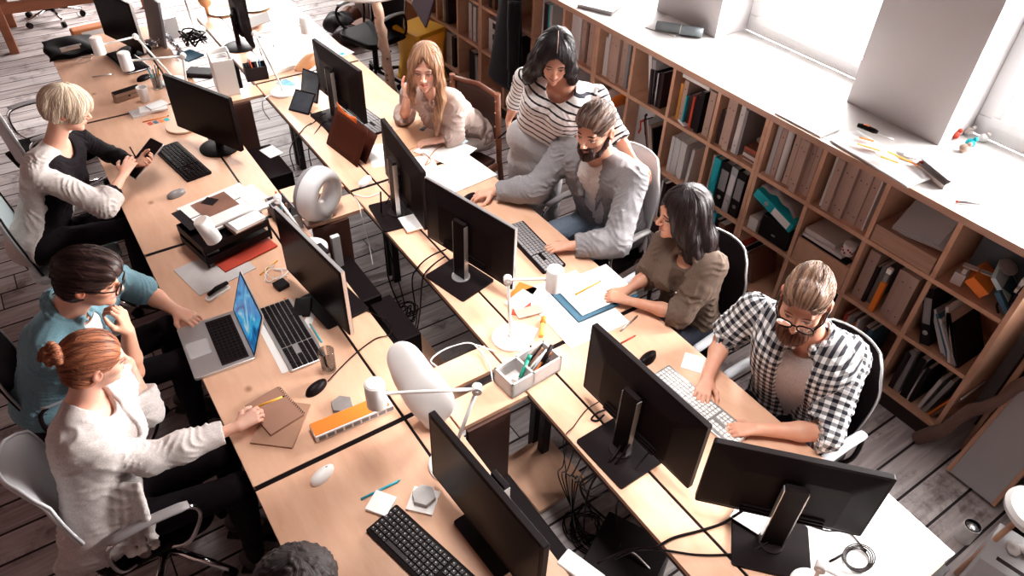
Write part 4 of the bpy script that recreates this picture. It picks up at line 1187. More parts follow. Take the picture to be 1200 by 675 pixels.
p.hair(hair_mat('light brown hair', (0.46, 0.25, 0.14), (0.17, 0.075, 0.045), .33), h, 'z', (17, .0022), label='long straight light brown hair', ext=((-.15, -.2, -.40), (.15, .17, .16)))

# 6 --- standing woman in the striped top
J = JP(head=('p', 651, 66, 1.54), neck=('p', 662, 98, 1.36), shR=('p', 614, 92, 1.28), shL=('p', 700, 112, 1.28),
       elR=('p', 605, 118, 1.08), wrR=('p', 596, 140, .92), elL=('p', 724, 160, 1.10), wrL=('p', 744, 190, 1.01))
J['pel'] = P(628, 172, .94); x, y = J['pel'][0], J['pel'][1]
J.update(knR=(x - .0, y + .10, .50), knL=(x + .06, y - .06, .50), anR=(x + .05, y + .11, .085), anL=(x + .12, y - .06, .085))
p = Person('standing woman in a black and white striped top and grey skirt', J, (R_(233), R_(-24), R_(2)), False, 1.08)
a_, b_, r_, k_ = p.torso[-1]; p.torso[-1] = (a_, b_, .094, k_); a_, b_, r_, k_ = p.torso[-2]; p.torso[-2] = (a_, b_, .074, k_)
p.body(skin_mat('olive skin', (0.66, 0.38, 0.28), (0.50, 0.18, 0.15), (.015, .008, .01), brow=1.4, lid=1), {
    'R': dict(f=P(597, 157, .80) - P(596, 140, .92), n=(-.5, .55, .2), curl=(.9, .95, 1.0, 1.05), thumb=.2, sc=.93),
    'L': dict(f=P(757, 201, .985) - P(744, 190, 1.01), n=(0, 0, 1), curl=(.5, .5, .55, .6), sc=.93)})
p.cloth('striped_top', cloth_mat('striped jersey', (0.80, 0.76, 0.75), 'stripe', (0.015, 0.014, 0.022), bump=.4), 'white top with thin black stripes', grow=.013, sleeves={'R': 1.15, 'L': 1.15}, low=1, seed=61, fold=.0035, puff=.008, h=.005,
        neck=lambda F: (F.cap(p.J['neck'] + p.fw * .06 - p.up * .015, p.J['neck'] + p.up * .1 + p.fw * .04, .074, .08, .01, True)))
def skirt(F):
    J = p.J; a, b, r, k = p.torso[-1]
    F.cap(a, b, r, r, k, grow=.008)
    km = (J['knR'] + J['knL']) / 2; hl = nrm(J['knR'] - J['knL'])
    for t in (.25, .5, .75, 1.0):
        c = lerp(J['pel'], km, t); F.cap(c + hl * .080, c - hl * .080, .104 - .014 * t, None, .05)
    F.slab(km - V3(0, 0, .16), (.4, .4, .09), np.eye(3), .004, True)
p.cloth('skirt', cloth_mat('grey marl jersey', (0.40, 0.375, 0.38), bump=.5, weave=400), 'fitted light grey skirt', trunk=False, extra=skirt, skirt=True, seed=63, fold=.002, h=.006)
shoes(p, M_shoe)
def h(F, H):
    cap_hair(F, H, .013)
    for q in (-1, 1): H.ell(F, (q * .062, .015, -.02), (.030, .062, .085), .02)
    face_cut(F, H, .112, -.036, .063, .068, .119)
    F.chain([H.p((.070, .03, .03)), H.p((.090, .03, -.05)), H.p((.115, .03, -.12)), H.p((.13, .02, -.18))], [.028, .034, .034, .012], .02)
    F.chain([H.p((.060, -.04, .03)), H.p((.090, -.03, -.06)), H.p((.115, -.02, -.14)), H.p((.12, -.02, -.19))], [.04, .04, .034, .014], .02)
    F.chain([H.p((-.068, .03, .02)), H.p((-.086, .03, -.05)), H.p((-.095, .03, -.12)), H.p((-.098, .02, -.16))], [.026, .028, .026, .012], .02)
    F.chain([H.p((0, -.07, .0)), H.p((0, -.11, -.08)), H.p((.0, -.14, -.16))], [.06, .06, .04], .03)
p.hair(hair_mat('black straight hair', (0.020, 0.012, 0.014), (0.007, 0.004, 0.005), .3, .3), h, 'z', (15, .0014), label='straight black hair parted in the middle', ext=((-.17, -.22, -.24), (.19, .15, .16)))
p.part('parting', MB().tube([(0, .072, .098), (0, .05, .121), (0, .01, .1345), (0, -.03, .1335)], .0017, 6), mat('scalp', (.42, .25, .2), .7))
pen = MB(); a = P(596, 152, .86); b_ = P(584, 162, .80)
tag(obj('pen', MB().tube([a, b_], .0055, 10), M_black), 'black pen held by the standing woman in stripes', 'pen')

# 7 --- bearded man in the grey blazer
J = JP(head=('p', 698, 151, 1.29), neck=('p', 706, 182, 1.07), shR=('p', 662, 176, 1.02), shL=('p', 742, 212, 1.02),
       elR=('p', 628, 222, .84), wrR=('p', 578, 224, .785), elL=('p', 722, 285, .81), wrL=('p', 668, 288, .785))
J['pel'] = (2.50, 2.52, .57); J.update(legs_for(2.50, 2.52, 2.03, 2.06, .13))
p = Person('bearded man in a grey blazer and white t-shirt using a mouse and keyboard', J, (R_(200), R_(-10), 0), True, 1.14, .98)
p.body(skin_mat('light tanned skin', (0.76, 0.46, 0.35), LIP, (.045, .02, .015), beard=.9, fade=.35, brow=1.3), {
    'R': dict(f=P(550, 231, .765) - P(578, 224, .785), n=(0, 0, 1), curl=(.5, .5, .55, .6), thumb=.4),
    'L': dict(f=P(634, 292, .765) - P(668, 288, .785), n=(.05, -.1, 1), curl=(.45, .45, .5, .55), thumb=.4)})
p.cloth('t_shirt', m_tee, 'white t-shirt', grow=.008, seed=71, neck=ncut(.064, -.005, .035), fold=.004)
def lapels(F, p=p, gr=.02):
    u, f, l = p.up, p.fw, p.latp
    n = p.J['neck']
    for q in (-1, 1):
        pts = [n + l * q * .055 - f * .03 + u * .03, n + l * q * .072 + f * .06 + u * .005, n + l * q * .080 + f * .115 - u * .08, n + l * q * .060 + f * .150 - u * .17, n + l * q * .035 + f * .160 - u * .26]
        F.chain(pts, [.012, .017, .022, .016, .007], .006)
    F.cap(n + l * .055 - f * .03 + u * .03, n - l * .055 - f * .03 + u * .03, .013, .013, .02)
p.cloth('blazer', cloth_mat('grey jersey blazer', (0.27, 0.255, 0.265), bump=.65, weave=350, bscale=17), 'grey blazer', grow=.026, sleeves={'R': 1.86, 'L': 1.86}, seed=72, fold=.005, puff=.008, wl=(.025, .07),
        opening=vopen(p, .075, bot=.0, r2=.085), neck=lambda F: (ncut(.056, -.02, .02)(F), lapels(F)))
p.cloth('trousers', cloth_mat('blue jeans', (0.16, 0.20, 0.26)), 'faded blue jeans', grow=.006, trunk=False, legs=True, seed=73, h=.008)
shoes(p, M_shoe)
def h(F, H):
    H.ell(F, (0, -.012, .034), (.078, .098, .090), 0)
    H.ell(F, (0, .015, .088), (.066, .088, .046), .02)
    H.ell(F, (0, .068, .082), (.052, .036, .036), .02)
    face_cut(F, H, .116, -.036, .078, .066, .116)
    for q in (-1, 1): H.ell(F, (q * .10, .0, -.04), (.042, .13, .095), .01, True)
    H.ell(F, (0, -.03, -.13), (.14, .15, .10), .01, True)
p.hair(hair_mat('brown hair', (0.17, 0.095, 0.068), (0.035, 0.018, 0.014), .4), h, 'y', (20, .004), label='short brown hair brushed up')
def bd(F, H, s_=1):
    H.ell(F, (0, .040, -.088), (.054, .056, .040), 0)
    H.ell(F, (0, .078, -.100), (.026, .024, .024 * s_), .02)
    H.ell(F, (0, .092, -.047), (.026, .012, .008), .008)
    for q in (-1, 1): H.cap(F, (q * .026, .086, -.05), (q * .030, .080, -.085), .009, .012, .01); H.cap(F, (q * .069, .004, -.018), (q * .062, .016, -.055), .008, .012, .01); H.cap(F, (q * .062, .014, -.050), (q * .044, .048, -.088), .012, .018, .012)
    H.ell(F, (0, .108, -.0605), (.0185, .02, .0075), .004, True)
    H.ell(F, (0, .045, -.018), (.058, .080, .034), .006, True)
    H.ell(F, (0, -.03, -.10), (.09, .05, .09), .01, True)
p.hair(hair_mat('dark beard', (0.075, 0.035, 0.028), (0.02, 0.008, 0.008), .6), lambda F, H: bd(F, H), 'z', (30, .0012), h=.0035, slen=4, label='trimmed dark beard', name='beard', ext=((-.09, -.03, -.15), (.09, .13, -.02)))

# 8 --- woman in the olive shirt
J = JP(head=('p', 799, 250, 1.215), neck=('p', 812, 290, 1.05), shR=('p', 779, 284, .99), shL=('p', 836, 312, .99),
       elR=('p', 757, 325, .80), wrR=('p', 744, 345, .735), elL=('p', 797, 368, .79), wrL=('p', 735, 352, .785))
J['wrR'] = V3(2.02, 1.86, .775)
J['pel'] = (2.30, 1.68, .56); J.update(legs_for(2.30, 1.68, 2.02, 2.06))
p = Person('woman with long dark hair in an olive shirt resting her hand on a drawing', J, (R_(158), R_(-6), 0), False, 1.04)
p.body(skin_mat('brown olive skin', (0.60, 0.34, 0.24), (0.42, 0.15, 0.12), (.02, .01, .01), brow=1.3), {
    'R': dict(f=(-.9, .35, -.1), n=(0, 0, 1), curl=(.6, .6, .6, .6), sc=.92),
    'L': dict(f=P(700, 344, .77) - P(735, 352, .785), n=(.1, -.3, .95), curl=(.8, .85, .9, .95), thumb=.3, sc=.93)})
p.cloth('shirt', cloth_mat('olive cotton', (0.125, 0.085, 0.065), bump=.6, rough=.7, bscale=18, sheen=0), 'dark olive shirt with rolled sleeves', grow=.016, sleeves={'R': 1.1, 'L': 1.22}, seed=81, fold=.005, puff=.014, opening=vopen(p, .05, bot=.48, r2=.008, bf=.13), neck=lambda F: (ncut(.055, -.0, .03)(F), collar(F, .066, .02, .008)))
btn = MB()
for i in range(5):
    c = lerp(p.J['pel'], p.J['neck'], .62 - i * .12) + p.fw * (.128 if i < 2 else .118); btn.ell(tuple(c), (.005, .005, .005), None, 8, 6)
obj('buttons', btn, M_white, p.root)
p.cloth('trousers', cloth_mat('dark jeans', (0.03, 0.034, 0.05)), 'dark blue jeans', grow=.005, trunk=False, legs=True, seed=83, h=.008)
shoes(p, M_shoe)
def h(F, H):
    cap_hair(F, H, .018, back=.006)
    for q in (-1, 1): H.ell(F, (q * .064, .010, -.02), (.032, .062, .090), .02)
    face_cut(F, H, .114, -.036, .060, .066, .118)
    for q in (-1, 1):
        F.chain([H.p((q * .07, .0, .0)), H.p((q * .086, -.01, -.09)), H.p((q * .092, -.035, -.17)), H.p((q * .09, -.06, -.27))], [.036, .040, .042, .020], .03)
        F.chain([H.p((q * .04, -.06, .0)), H.p((q * .06, -.09, -.11)), H.p((q * .07, -.11, -.21)), H.p((q * .07, -.12, -.32))], [.055, .055, .05, .018], .03)
p.hair(hair_mat('long dark hair', (0.026, 0.013, 0.013), (0.008, 0.004, 0.005), .34, .28), h, 'z', (15, .0024), label='long dark brown hair over the shoulders', ext=((-.17, -.2, -.36), (.17, .15, .16)))

# 9 --- bearded man in the checked shirt
J = JP(head=('p', 944, 352, 1.29), neck=('p', 950, 396, 1.06), shR=('p', 884, 364, 1.0), shL=('p', 996, 418, 1.0),
       elR=('p', 848, 396, .83), wrR=('p', 829, 443, .785), elL=('p', 965, 507, .785), wrL=('p', 888, 503, .78))
J['pel'] = (2.31, 1.00, .57); J.update(legs_for(2.31, 1.0, 2.02, 2.06, .13))
p = Person('man with red beard, glasses and black and white checked shirt, typing', J, (R_(205), R_(-15), R_(0)), True, 1.15, 1.04)
p.body(skin_mat('ruddy skin', (0.74, 0.43, 0.32), LIP, (.13, .055, .03), fade=.55, beard=.8, brow=.9), {
    'R': dict(f=P(818, 476, .76) - P(829, 443, .785), n=(0, 0, 1), curl=(.45, .45, .5, .5), thumb=.4),
    'L': dict(f=P(848, 504, .76) - P(888, 503, .78), n=(.05, 0, 1), curl=(.5, .5, .5, .55), thumb=.4)})
p.cloth('t_shirt', cloth_mat('grey cotton', (0.56, 0.51, 0.51), bump=.4), 'light grey t-shirt', grow=.008, seed=91, neck=ncut(.066, -.005, .035), fold=.004)
p.cloth('checked_shirt', cloth_mat('checked flannel', (0.78, 0.76, 0.76), 'check', (0.012, 0.011, 0.018), bump=.35), 'open black and white checked shirt', grow=.022, sleeves={'R': .90, 'L': 1.10}, seed=92, fold=.0045, puff=.016, h=.005,
        opening=vopen(p, .06, bot=.0, r2=.075), neck=lambda F: (ncut(.060, -.0, .02)(F), collar(F, .078, .03, .010, .05)))
p.cloth('trousers', M_trs, grow=.006, trunk=False, legs=True, seed=93, h=.008)
shoes(p, M_shoe)
def h(F, H):
    H.ell(F, (0, -.012, .034), (.077, .097, .089), 0)
    H.ell(F, (.004, .008, .096), (.066, .092, .046), .018)
    H.ell(F, (.0, .062, .108), (.056, .044, .044), .02)
    face_cut(F, H, .118, -.034, .078, .066, .118)
    for q in (-1, 1): H.ell(F, (q * .104, .0, -.03), (.042, .13, .095), .008, True)
    H.ell(F, (0, -.06, -.11), (.14, .12, .12), .01, True)
p.hair(hair_mat('light auburn hair', (0.34, 0.20, 0.13), (0.08, 0.035, 0.022), .35), h, 'y', (17, .0022), label='slicked-back light auburn pompadour')
p.hair(hair_mat('red-brown beard', (0.20, 0.075, 0.04), (0.06, 0.02, 0.014), .55), lambda F, H: (bd(F, H, 1.2), H.ell(F, (0, .064, -.106), (.052, .048, .036), .02)), 'z', (26, .002), h=.0035, slen=5, label='full red-brown beard', name='beard', ext=((-.09, -.03, -.17), (.09, .13, -.02)))
p.glasses(M_black)
# ------------------------------------------------------------ chairs
M_mesh = mat('pale grey chair mesh', (0.56, 0.55, 0.56), .7, bump=.6, bscale=420)
M_meshb = mat('black chair mesh', (0.007, 0.0035, 0.0045), .6, spec=.1, bump=.4, bscale=420)
M_shell = mat('pale blue-grey plastic shell', (0.60, 0.70, 0.73), .4)
M_rimw = mat('pale chair rim', (0.66, 0.66, 0.68), .35)
def office_chair(label, loc, rz, back='mesh', arms=True, group=None, tall=1.02):
    t = thing('office_chair', label, 'chair', (loc[0], loc[1], 0), rz, group)
    mb_ = {'mesh': M_mesh, 'black': M_meshb, 'shell': M_shell}[back]
    rim = {'mesh': M_rimw, 'black': M_silver, 'shell': M_dark}[back]
    hw = .235
    def bk(u, v):
        z = .47 + (tall - .47) * v; y = (u * 2 - 1) * (hw - .115 * v ** 7 - .03 * (1 - v) ** 2)
        x = -.245 - .05 * v + .055 * (abs(u * 2 - 1) ** 2.2) * (1 - .3 * v) - .05 * max(0, v - .86) / .14
        return (x, y, z)
    obj('backrest', MB().grid(bk, 16, 18), mb_, t, solid=.012)
    path = [bk(0, i / 14) for i in range(15)] + [bk(i / 10, 1) for i in range(1, 10)] + [bk(1, 1 - i / 14) for i in range(15)]
    obj('back_frame', MB().tube(path, .006, 8), rim, t)
    m = MB(); m.prism(rrect(.46, .48, .09, 5, -.02, 0), .425, .475)
    obj('seat', m, M_meshb if back != 'shell' else M_shell, t, bev=.015)
    m = MB().cyl((-.02, 0, .12), (-.02, 0, .42), .028, .024); m.box((-.02, 0, .40), (.2, .16, .04)); m.tube([(-.1, 0, .41), (-.25, 0, .42), (-.275, 0, .52)], .022, 8)
    obj('column', m, M_dark, t)
    if arms:
        for q in (-1, 1):
            y = q * .27
            pts = spline([(-.10, y * .8, .43), (-.16, y, .50), (-.17, y, .62), (-.12, y, .675), (.06, y, .68), (.14, y, .655), (.15, y, .58), (.08, y, .47), (.0, y * .8, .43)], 5)
            obj('armrest', MB().tube(pts, .011, 8), M_chrome if back == 'mesh' else M_dark, t)
            m = MB(); m.tube(spline([(-.15, y, .688), (-.02, y, .695), (.13, y, .680)], 5), [.018] + [.024] * 9 + [.018], 10, flat=.4)
            obj('arm_pad', m, mat('grey arm pad', (0.30, 0.27, 0.275), .35) if back == 'mesh' else mat('pale arm pad', (0.42, 0.43, 0.46), .3), t)
    for k in range(5):
        a = 2 * PI * k / 5 + .4
        c, s_ = math.cos(a), math.sin(a)
        obj('leg', MB().tube([(-.02 + .03 * c, .03 * s_, .115), (-.02 + .15 * c, .15 * s_, .10), (-.02 + .29 * c, .29 * s_, .075)], [.024, .019, .014], 8), M_chrome if back != 'black' else M_dark, t)
        obj('caster', MB().cyl((-.02 + .28 * c - .02 * s_, .28 * s_ + .02 * c, .029), (-.02 + .28 * c + .02 * s_, .28 * s_ - .02 * c, .029), .029, seg=14), M_black, t)
    return t
office_chair('pale grey mesh chair carrying the woman with the bun', (-.23, 2.15), .04, 'mesh', tall=.97)
office_chair('pale grey mesh chair carrying the man in the grey blazer', (2.35, 2.50), PI + .12, 'mesh')
office_chair('black chair with bright rim carrying the woman in the olive shirt', (2.20, 1.72), PI + .05, 'black', tall=.98)
office_chair('black chair with bright rim carrying the man in the checked shirt', (2.20, .98), PI - .02, 'black', tall=.95)
office_chair('dark chair carrying the man in the denim shirt', (-.31, 2.93), -.03, 'black', tall=.93)
office_chair('pale blue plastic shell chair carrying the blonde woman with the tablet', (-.16, 4.08), .0, 'shell', arms=False, tall=.93)
office_chair('empty pale grey mesh chair beyond the blonde woman with the tablet', (-.06, 5.30), .12, 'mesh')
office_chair('office chair carrying the curly-haired person at the lower edge', (-.15, 1.05), .0, 'black', tall=.9)
office_chair('empty black chair standing behind the knobbly log table leg', (2.62, 6.0), PI + .3, 'black', tall=1.08)
office_chair('chair behind the brown table frame, only its castered base visible', (.35, 9.05), 2.0, 'mesh')

# brown wooden armless chair with a leather back
A, B = P(530, 90, .93), P(583, 113, .93)
c = (A + B) / 2; d = (B - A).normalized(); rz = math.atan2(d.y, d.x)
t = thing('wooden_chair', 'wooden chair with slung dark brown leather back behind the long-haired blonde', 'chair', (c.x, c.y, 0), rz)
hw = (B - A).length / 2
M_lw = wood_mat('reddish chair wood', (0.20, 0.065, 0.03), (0.11, 0.033, 0.018), (1, 1, 8), knots=False)
M_leather = mat('brown leather', (0.045, 0.014, 0.010), .4, bump=.4, bscale=60)
n = -1 if Vector((-d.y, d.x, 0)).x > 0 else 1          # seat side (towards the desk)
for q in (-1, 1):
    obj('leg', MB().tube([(q * hw, -n * .10, 0), (q * hw, -n * .03, .45), (q * hw, 0, .95)], .020, 10), M_lw, t)
    obj('leg', MB().tube([(q * hw, n * .40, 0), (q * hw, n * .38, .44)], .018, 10), M_lw, t)
    obj('side_rail', MB().box((q * hw, n * .18, .40), (.025, .38, .05)), M_lw, t, bev=.004)
obj('back_panel', MB().grid(lambda u, v: ((u * 2 - 1) * hw, -n * (.012 + .035 * math.sin(PI * u)), .58 + .34 * v), 14, 8), M_leather, t, solid=.008)
obj('top_rail', MB().tube([(-hw, 0, .93), (0, -n * .04, .935), (hw, 0, .93)], .016, 8), M_lw, t)
obj('seat', MB().box((0, n * .19, .44), (hw * 2 - .02, .40, .035)), M_leather, t, bev=.012)
mbs = MB()
for q in (-1, 1):
    for z in (.62, .72, .82, .90): mbs.ell((q * hw, n * .020, z), (.006, .006, .006), None, 8, 6)
obj('studs', mbs, mat('brass studs', (.7, .45, .3), .3, metal=1), t)
# ------------------------------------------------------------ things in the bookcases
ZB = {0: .8945, 1: .5195, 2: .1425}
ROWN = {0: 'top row', 1: 'middle row', 2: 'bottom row'}
ORD = ['first', 'second', 'third', 'fourth', 'fifth', 'sixth', 'seventh', 'eighth', 'ninth', 'tenth']
CN = {0: 'the end column by the pole', 1: 'the second column from the pole', 2: 'the third column from the pole', 3: 'the fourth column from the pole',
      4: 'the fifth column from the pole', 5: 'the sixth column from the pole', 6: 'the column beside the blazer man', 7: 'the column right of the striped woman', 8: 'the column behind the striped woman',
      9: 'the column with the coat', 10: 'the second column left of the coat', 11: 'the third column left of the coat', 12: 'the fourth column left of the coat', 13: 'the far column', 14: 'the farthest column'}
BC = {'be': ((0.47, 0.325, 0.265), 'beige'), 'w': ((0.72, 0.69, 0.68), 'white'), 'lg': ((0.50, 0.49, 0.50), 'light grey'), 'g': ((0.26, 0.245, 0.25), 'grey'), 'k': ((0.010, 0.005, 0.006), 'black'), 'dk': ((0.035, 0.017, 0.020), 'dark'),
      't': ((0.015, 0.36, 0.42), 'teal'), 'o': ((0.72, 0.18, 0.03), 'orange'), 'oc': ((0.55, 0.25, 0.05), 'ochre'), 'r': ((0.48, 0.06, 0.035), 'red'), 'bl': ((0.05, 0.12, 0.18), 'dark blue'), 'br': ((0.20, 0.09, 0.06), 'brown'), 'pg': ((.62, .56, .54), 'pale')}
for k_, (c_, n_) in BC.items(): mat('cover ' + n_, c_, .6, spec=.2, var=.06, vscale=6)
def bm(k): return MATS['cover ' + BC[k][1]]
M_pages = mat('book pages', (0.70, 0.64, 0.60), .9, bump=.5, bscale=300, stretch=(1, 30, 1))
M_void = mat('dark hole', (0.004, 0.002, 0.002), .8)
def item(kind, col, th, h, d, loc, rot, label, group=None):
    """upright thing, spine to the room (-x); origin at its bottom centre"""
    nm = {'x': 'box_file', 'b': 'book', 'r': 'ring_binder', 'm': 'magazine'}[kind]
    cat = {'x': 'box file', 'b': 'book', 'r': 'binder', 'm': 'magazine'}[kind]
    m = MB(); y = th / 2
    if kind == 'b' or kind == 'm':
        c = .0025 if kind == 'b' else .001
        m.b2((0, -y, 0), (d, -y + c, h)); m.b2((0, y - c, 0), (d, y, h)); m.b2((-.001, -y, 0), (.003, y, h))
        o = obj(nm, m, bm(col), None, loc, rot=rot)
        obj('pages', MB().b2((.003, -y + c, .003), (d - .004, y - c, h - .003)), M_pages, o)
    elif kind == 'x':
        m.b2((0, -y, 0), (d, y, h)); o = obj(nm, m, bm(col), None, loc, rot=rot, bev=.002)
        mh = MB(); 
        for z in (.05, h * .8): mh.cyl((-.0006, 0, z), (.002, 0, z), .0035, seg=10)
        obj('rivets', mh, M_dark, o)
    else:
        m.b2((0, -y, 0), (.004, y, h)); m.b2((0, -y, 0), (d, -y + .003, h)); m.b2((0, y - .003, 0), (d, y, h))
        o = obj(nm, m, bm(col), None, loc, rot=rot)
        obj('pages', MB().b2((.02, -y + .006, .006), (d - .01, y - .006, h - .015)), M_paper, o)
        obj('finger_ring', MB().lathe([(.013, 0), (.013, .003), (.0095, .003)], 20, c=(0, 0, .07), ax=(-1, 0, 0)).lathe([(.0095, .0008), (0, .0008)], 20, c=(0, 0, .07), ax=(-1, 0, 0)), M_silver, o)
        obj('spine_label', MB().b2((-.001, -y * .75, .12), (.0, y * .75, h - .05)), MATS['cover grey'] if col in ('k', 'dk') else (MATS['cover white'] if col != 't' else bm('t')), o)
    tag(o, label, cat, group)
    return o
def row(k, r, items, y0=.022, x0=.035, words=None):
    """items run from the +y side (left in the photograph) to the -y side"""
    y = YD[k + 1] - y0
    n = 0
    for it in items:
        if it[0] == 'gap': y -= it[1]; continue
        kind, col, th, h = it[:4]; lean = it[4] if len(it) > 4 else 0; dx = it[5] if len(it) > 5 else 0; d = it[6] if len(it) > 6 else .235
        hh = min(h, .325)
        # lean > 0 tips the top towards +y
        span = th * math.cos(lean) + .0012
        yc = y - span / 2
        zz = ZB[r] + abs(math.sin(lean)) * th / 2
        if lean > 0: yb = yc - 0; 
        lab = '%s %s %s from left, %s, %s' % (BC[col][1], {'x': 'box file', 'b': 'book', 'r': 'ring binder', 'm': 'magazine'}[kind], ORD[n], ROWN[r], CN[k])
        item(kind, col, th, hh, d, (XS + x0 + dx, yc, zz), (-lean, 0, 0), lab, 'books and files in the bookcases')
        y -= span; n += 1
# top row
row(0 + 8, 0, [('gap', .03), ('r', 'w', .05, .30), ('b', 'w', .035, .31), ('b', 'w', .022, .30), ('gap', .01), ('x', 'be', .045, .30), ('b', 'dk', .03, .27, 0, .02), ('x', 'be', .05, .30), ('x', 'be', .04, .30)])
row(7, 0, [('gap', .035), ('b', 'w', .022, .27), ('b', 'w', .02, .30), ('x', 'be', .05, .31), ('x', 'be', .065, .32, 0, -.02), ('gap', .008), ('x', 'be', .05, .31), ('b', 'g', .03, .30)])
row(6, 0, [('gap', .145), ('b', 'w', .018, .31, .22), ('m', 'w', .012, .31, .22), ('b', 'lg', .03, .29, .20), ('gap', -.055), ('b', 'dk', .02, .23, .10, -.015), ('b', 'k', .022, .23, .08), ('m', 'w', .008, .22, .06), ('b', 'k', .02, .23, .05), ('b', 'dk', .022, .24, .04)])
row(5, 0, [('gap', .02), ('b', 'oc', .022, .24), ('x', 'be', .035, .27), ('gap', .01), ('b', 't', .012, .19, 0, -.015), ('b', 'dk', .04, .20), ('b', 'r', .016, .21, 0, -.01), ('b', 'k', .03, .22), ('b', 'w', .008, .24), ('b', 'k', .035, .27, 0, -.02), ('gap', .015), ('x', 'be', .05, .29)])
row(4, 0, [('b', 'dk', .025, .22), ('x', 'be', .04, .31), ('x', 'be', .042, .32, 0, -.02), ('gap', .012), ('x', 'pg', .035, .31), ('b', 'g', .02, .29)])
row(3, 0, [('gap', .02), ('b', 'lg', .028, .30), ('x', 'be', .035, .31), ('gap', .055), ('x', 'be', .034, .31), ('x', 'be', .034, .31), ('x', 'be', .040, .315, 0, -.03), ('x', 'be', .030, .31), ('x', 'be', .030, .31), ('x', 'be', .030, .30)])
row(2, 0, [('gap', .028), ('m', 'w', .008, .30), ('b', 'w', .012, .30), ('x', 'be', .042, .31, 0, -.02), ('x', 'be', .038, .31), ('x', 'be', .042, .315, 0, -.02), ('x', 'be', .04, .31), ('x', 'be', .036, .315, 0, -.01), ('x', 'be', .040, .31), ('m', 'w', .008, .30)])
# middle row
row(8, 1, [('gap', .05), ('b', 'dk', .03, .28), ('b', 'br', .04, .26), ('b', 'lg', .03, .3)])
row(7, 1, [('gap', .06), ('b', 'k', .03, .26), ('b', 'w', .02, .28)])
row(6, 1, [('gap', .235), ('m', 'dk', .010, .27, .36), ('m', 'br', .012, .27, .34), ('m', 'lg', .010, .28, .32), ('gap', .004), ('b', 'be', .014, .25, .30), ('m', 'k', .012, .24, .25)], x0=.02)
row(5, 1, [('gap', .035)] + [('b', 'w', .026, .26, 0, 0 if i % 2 else -.005) for i in range(5)] + [('gap', .035), ('b', 'w', .012, .25, -.05), ('m', 'w', .008, .25, -.05)])
row(4, 1, [('gap', .012), ('x', 'be', .035, .30), ('r', 't', .055, .31, 0, -.03), ('r', 'k', .075, .31, 0, -.02), ('r', 'lg', .050, .31, 0, -.02), ('r', 'k', .070, .31, 0, -.02)])
row(1, 1, [('gap', .012), ('x', 'be', .06, .31), ('b', 'dk', .02, .24), ('b', 'g', .022, .25, 0, .02), ('gap', .070), ('b', 'be', .018, .30), ('x', 'be', .045, .31, 0, -.01), ('x', 'be', .048, .315, 0, -.02)])
row(0, 1, [('gap', .225), ('b', 'w', .014, .30, .46), ('b', 'be', .030, .28, .52), ('b', 'k', .016, .29, .56)], x0=.01)
for i, (c_, th, h_, l) in enumerate((('lg', .016, .26, .62), ('lg', .014, .25, .63), ('bl', .016, .24, .66), ('pg', .014, .23, .68), ('g', .012, .22, .70))):
    item('b', c_, th, h_, .22, (XS + .03 - .006 * i, YD[1] - .285 + .255 - .245 - i * .0 + .0 + (.0 - i * .021) + .075, ZB[1] + .012), (-l, 0, 0), '%s book in the leaning row of the end column, %s from the left' % (BC[c_][1], ORD[i]), 'books and files in the bookcases')
item('r', 'k', .05, .315, .25, (XS + .01, YD[1] - .115, ZB[1] + .01), (-.34, 0, 0), 'black binder with a white lower spine label leaning in the end column')
# bottom row
row(5, 2, [('gap', .02), ('b', 'w', .012, .30), ('b', 'dk', .03, .28)])
row(4, 2, [('gap', .05), ('b', 'dk', .03, .27), ('b', 'g', .02, .30), ('r', 't', .045, .31), ('b', 'k', .03, .28), ('b', 'br', .05, .27)])
row(3, 2, [('gap', .10), ('b', 'w', .02, .20, .3), ('gap', -.02), ('b', 'r', .008, .26, .4), ('b', 'k', .03, .23, .4), ('gap', -.02), ('x', 'br', .04, .2, .3)])
row(1, 2, [('gap', .03), ('b', 'r', .018, .25), ('b', 'be', .016, .24), ('b', 'g', .022, .26), ('b', 'o', .010, .22), ('gap', .008), ('b', 'w', .012, .27, 0, -.01), ('gap', .03), ('b', 'dk', .03, .25), ('b', 'bl', .02, .25)])
row(0, 2, [('gap', .03), ('b', 'dk', .03, .27), ('b', 'g', .03, .30, .05), ('gap', .01), ('b', 'k', .04, .29), ('b', 'w', .008, .30, .04), ('b', 'k', .02, .26), ('gap', .03), ('b', 'pg', .018, .24, -.1), ('gap', .01), ('b', 'g', .02, .28, -.15), ('gap', .01), ('b', 'o', .01, .2, -.3), ('b', 'br', .015, .22, -.35)])
# far columns
row(9, 0, [('gap', .05), ('b', 'w', .02, .3), ('b', 'dk', .05, .27), ('b', 't', .02, .28), ('b', 'lg', .03, .28)])
row(12, 0, [('gap', .10), ('b', 'k', .03, .27), ('b', 'br', .025, .25), ('b', 'k', .03, .28), ('b', 'o', .02, .26)])
row(11, 0, [('gap', .06), ('b', 'k', .05, .2), ('b', 'br', .04, .22), ('gap', .05), ('b', 't', .02, .26), ('b', 'w', .03, .24)])
row(12, 1, [('gap', .11), ('r', 'w', .055, .31), ('b', 'br', .015, .29), ('r', 'w', .05, .30)])
row(10, 1, [('gap', .06), ('b', 'lg', .03, .3), ('b', 'dk', .05, .28)])
row(13, 1, [('gap', .03), ('b', 'w', .03, .28), ('b', 'g', .03, .28), ('b', 'dk', .04, .28)])
row(12, 2, [('gap', .12), ('b', 'k', .10, .27), ('b', 'g', .02, .26, .05), ('b', 'lg', .02, .25, .05)])
row(14, 1, [('gap', .08), ('b', 'w', .03, .28), ('b', 'dk', .05, .28), ('b', 'br', .03, .28)])
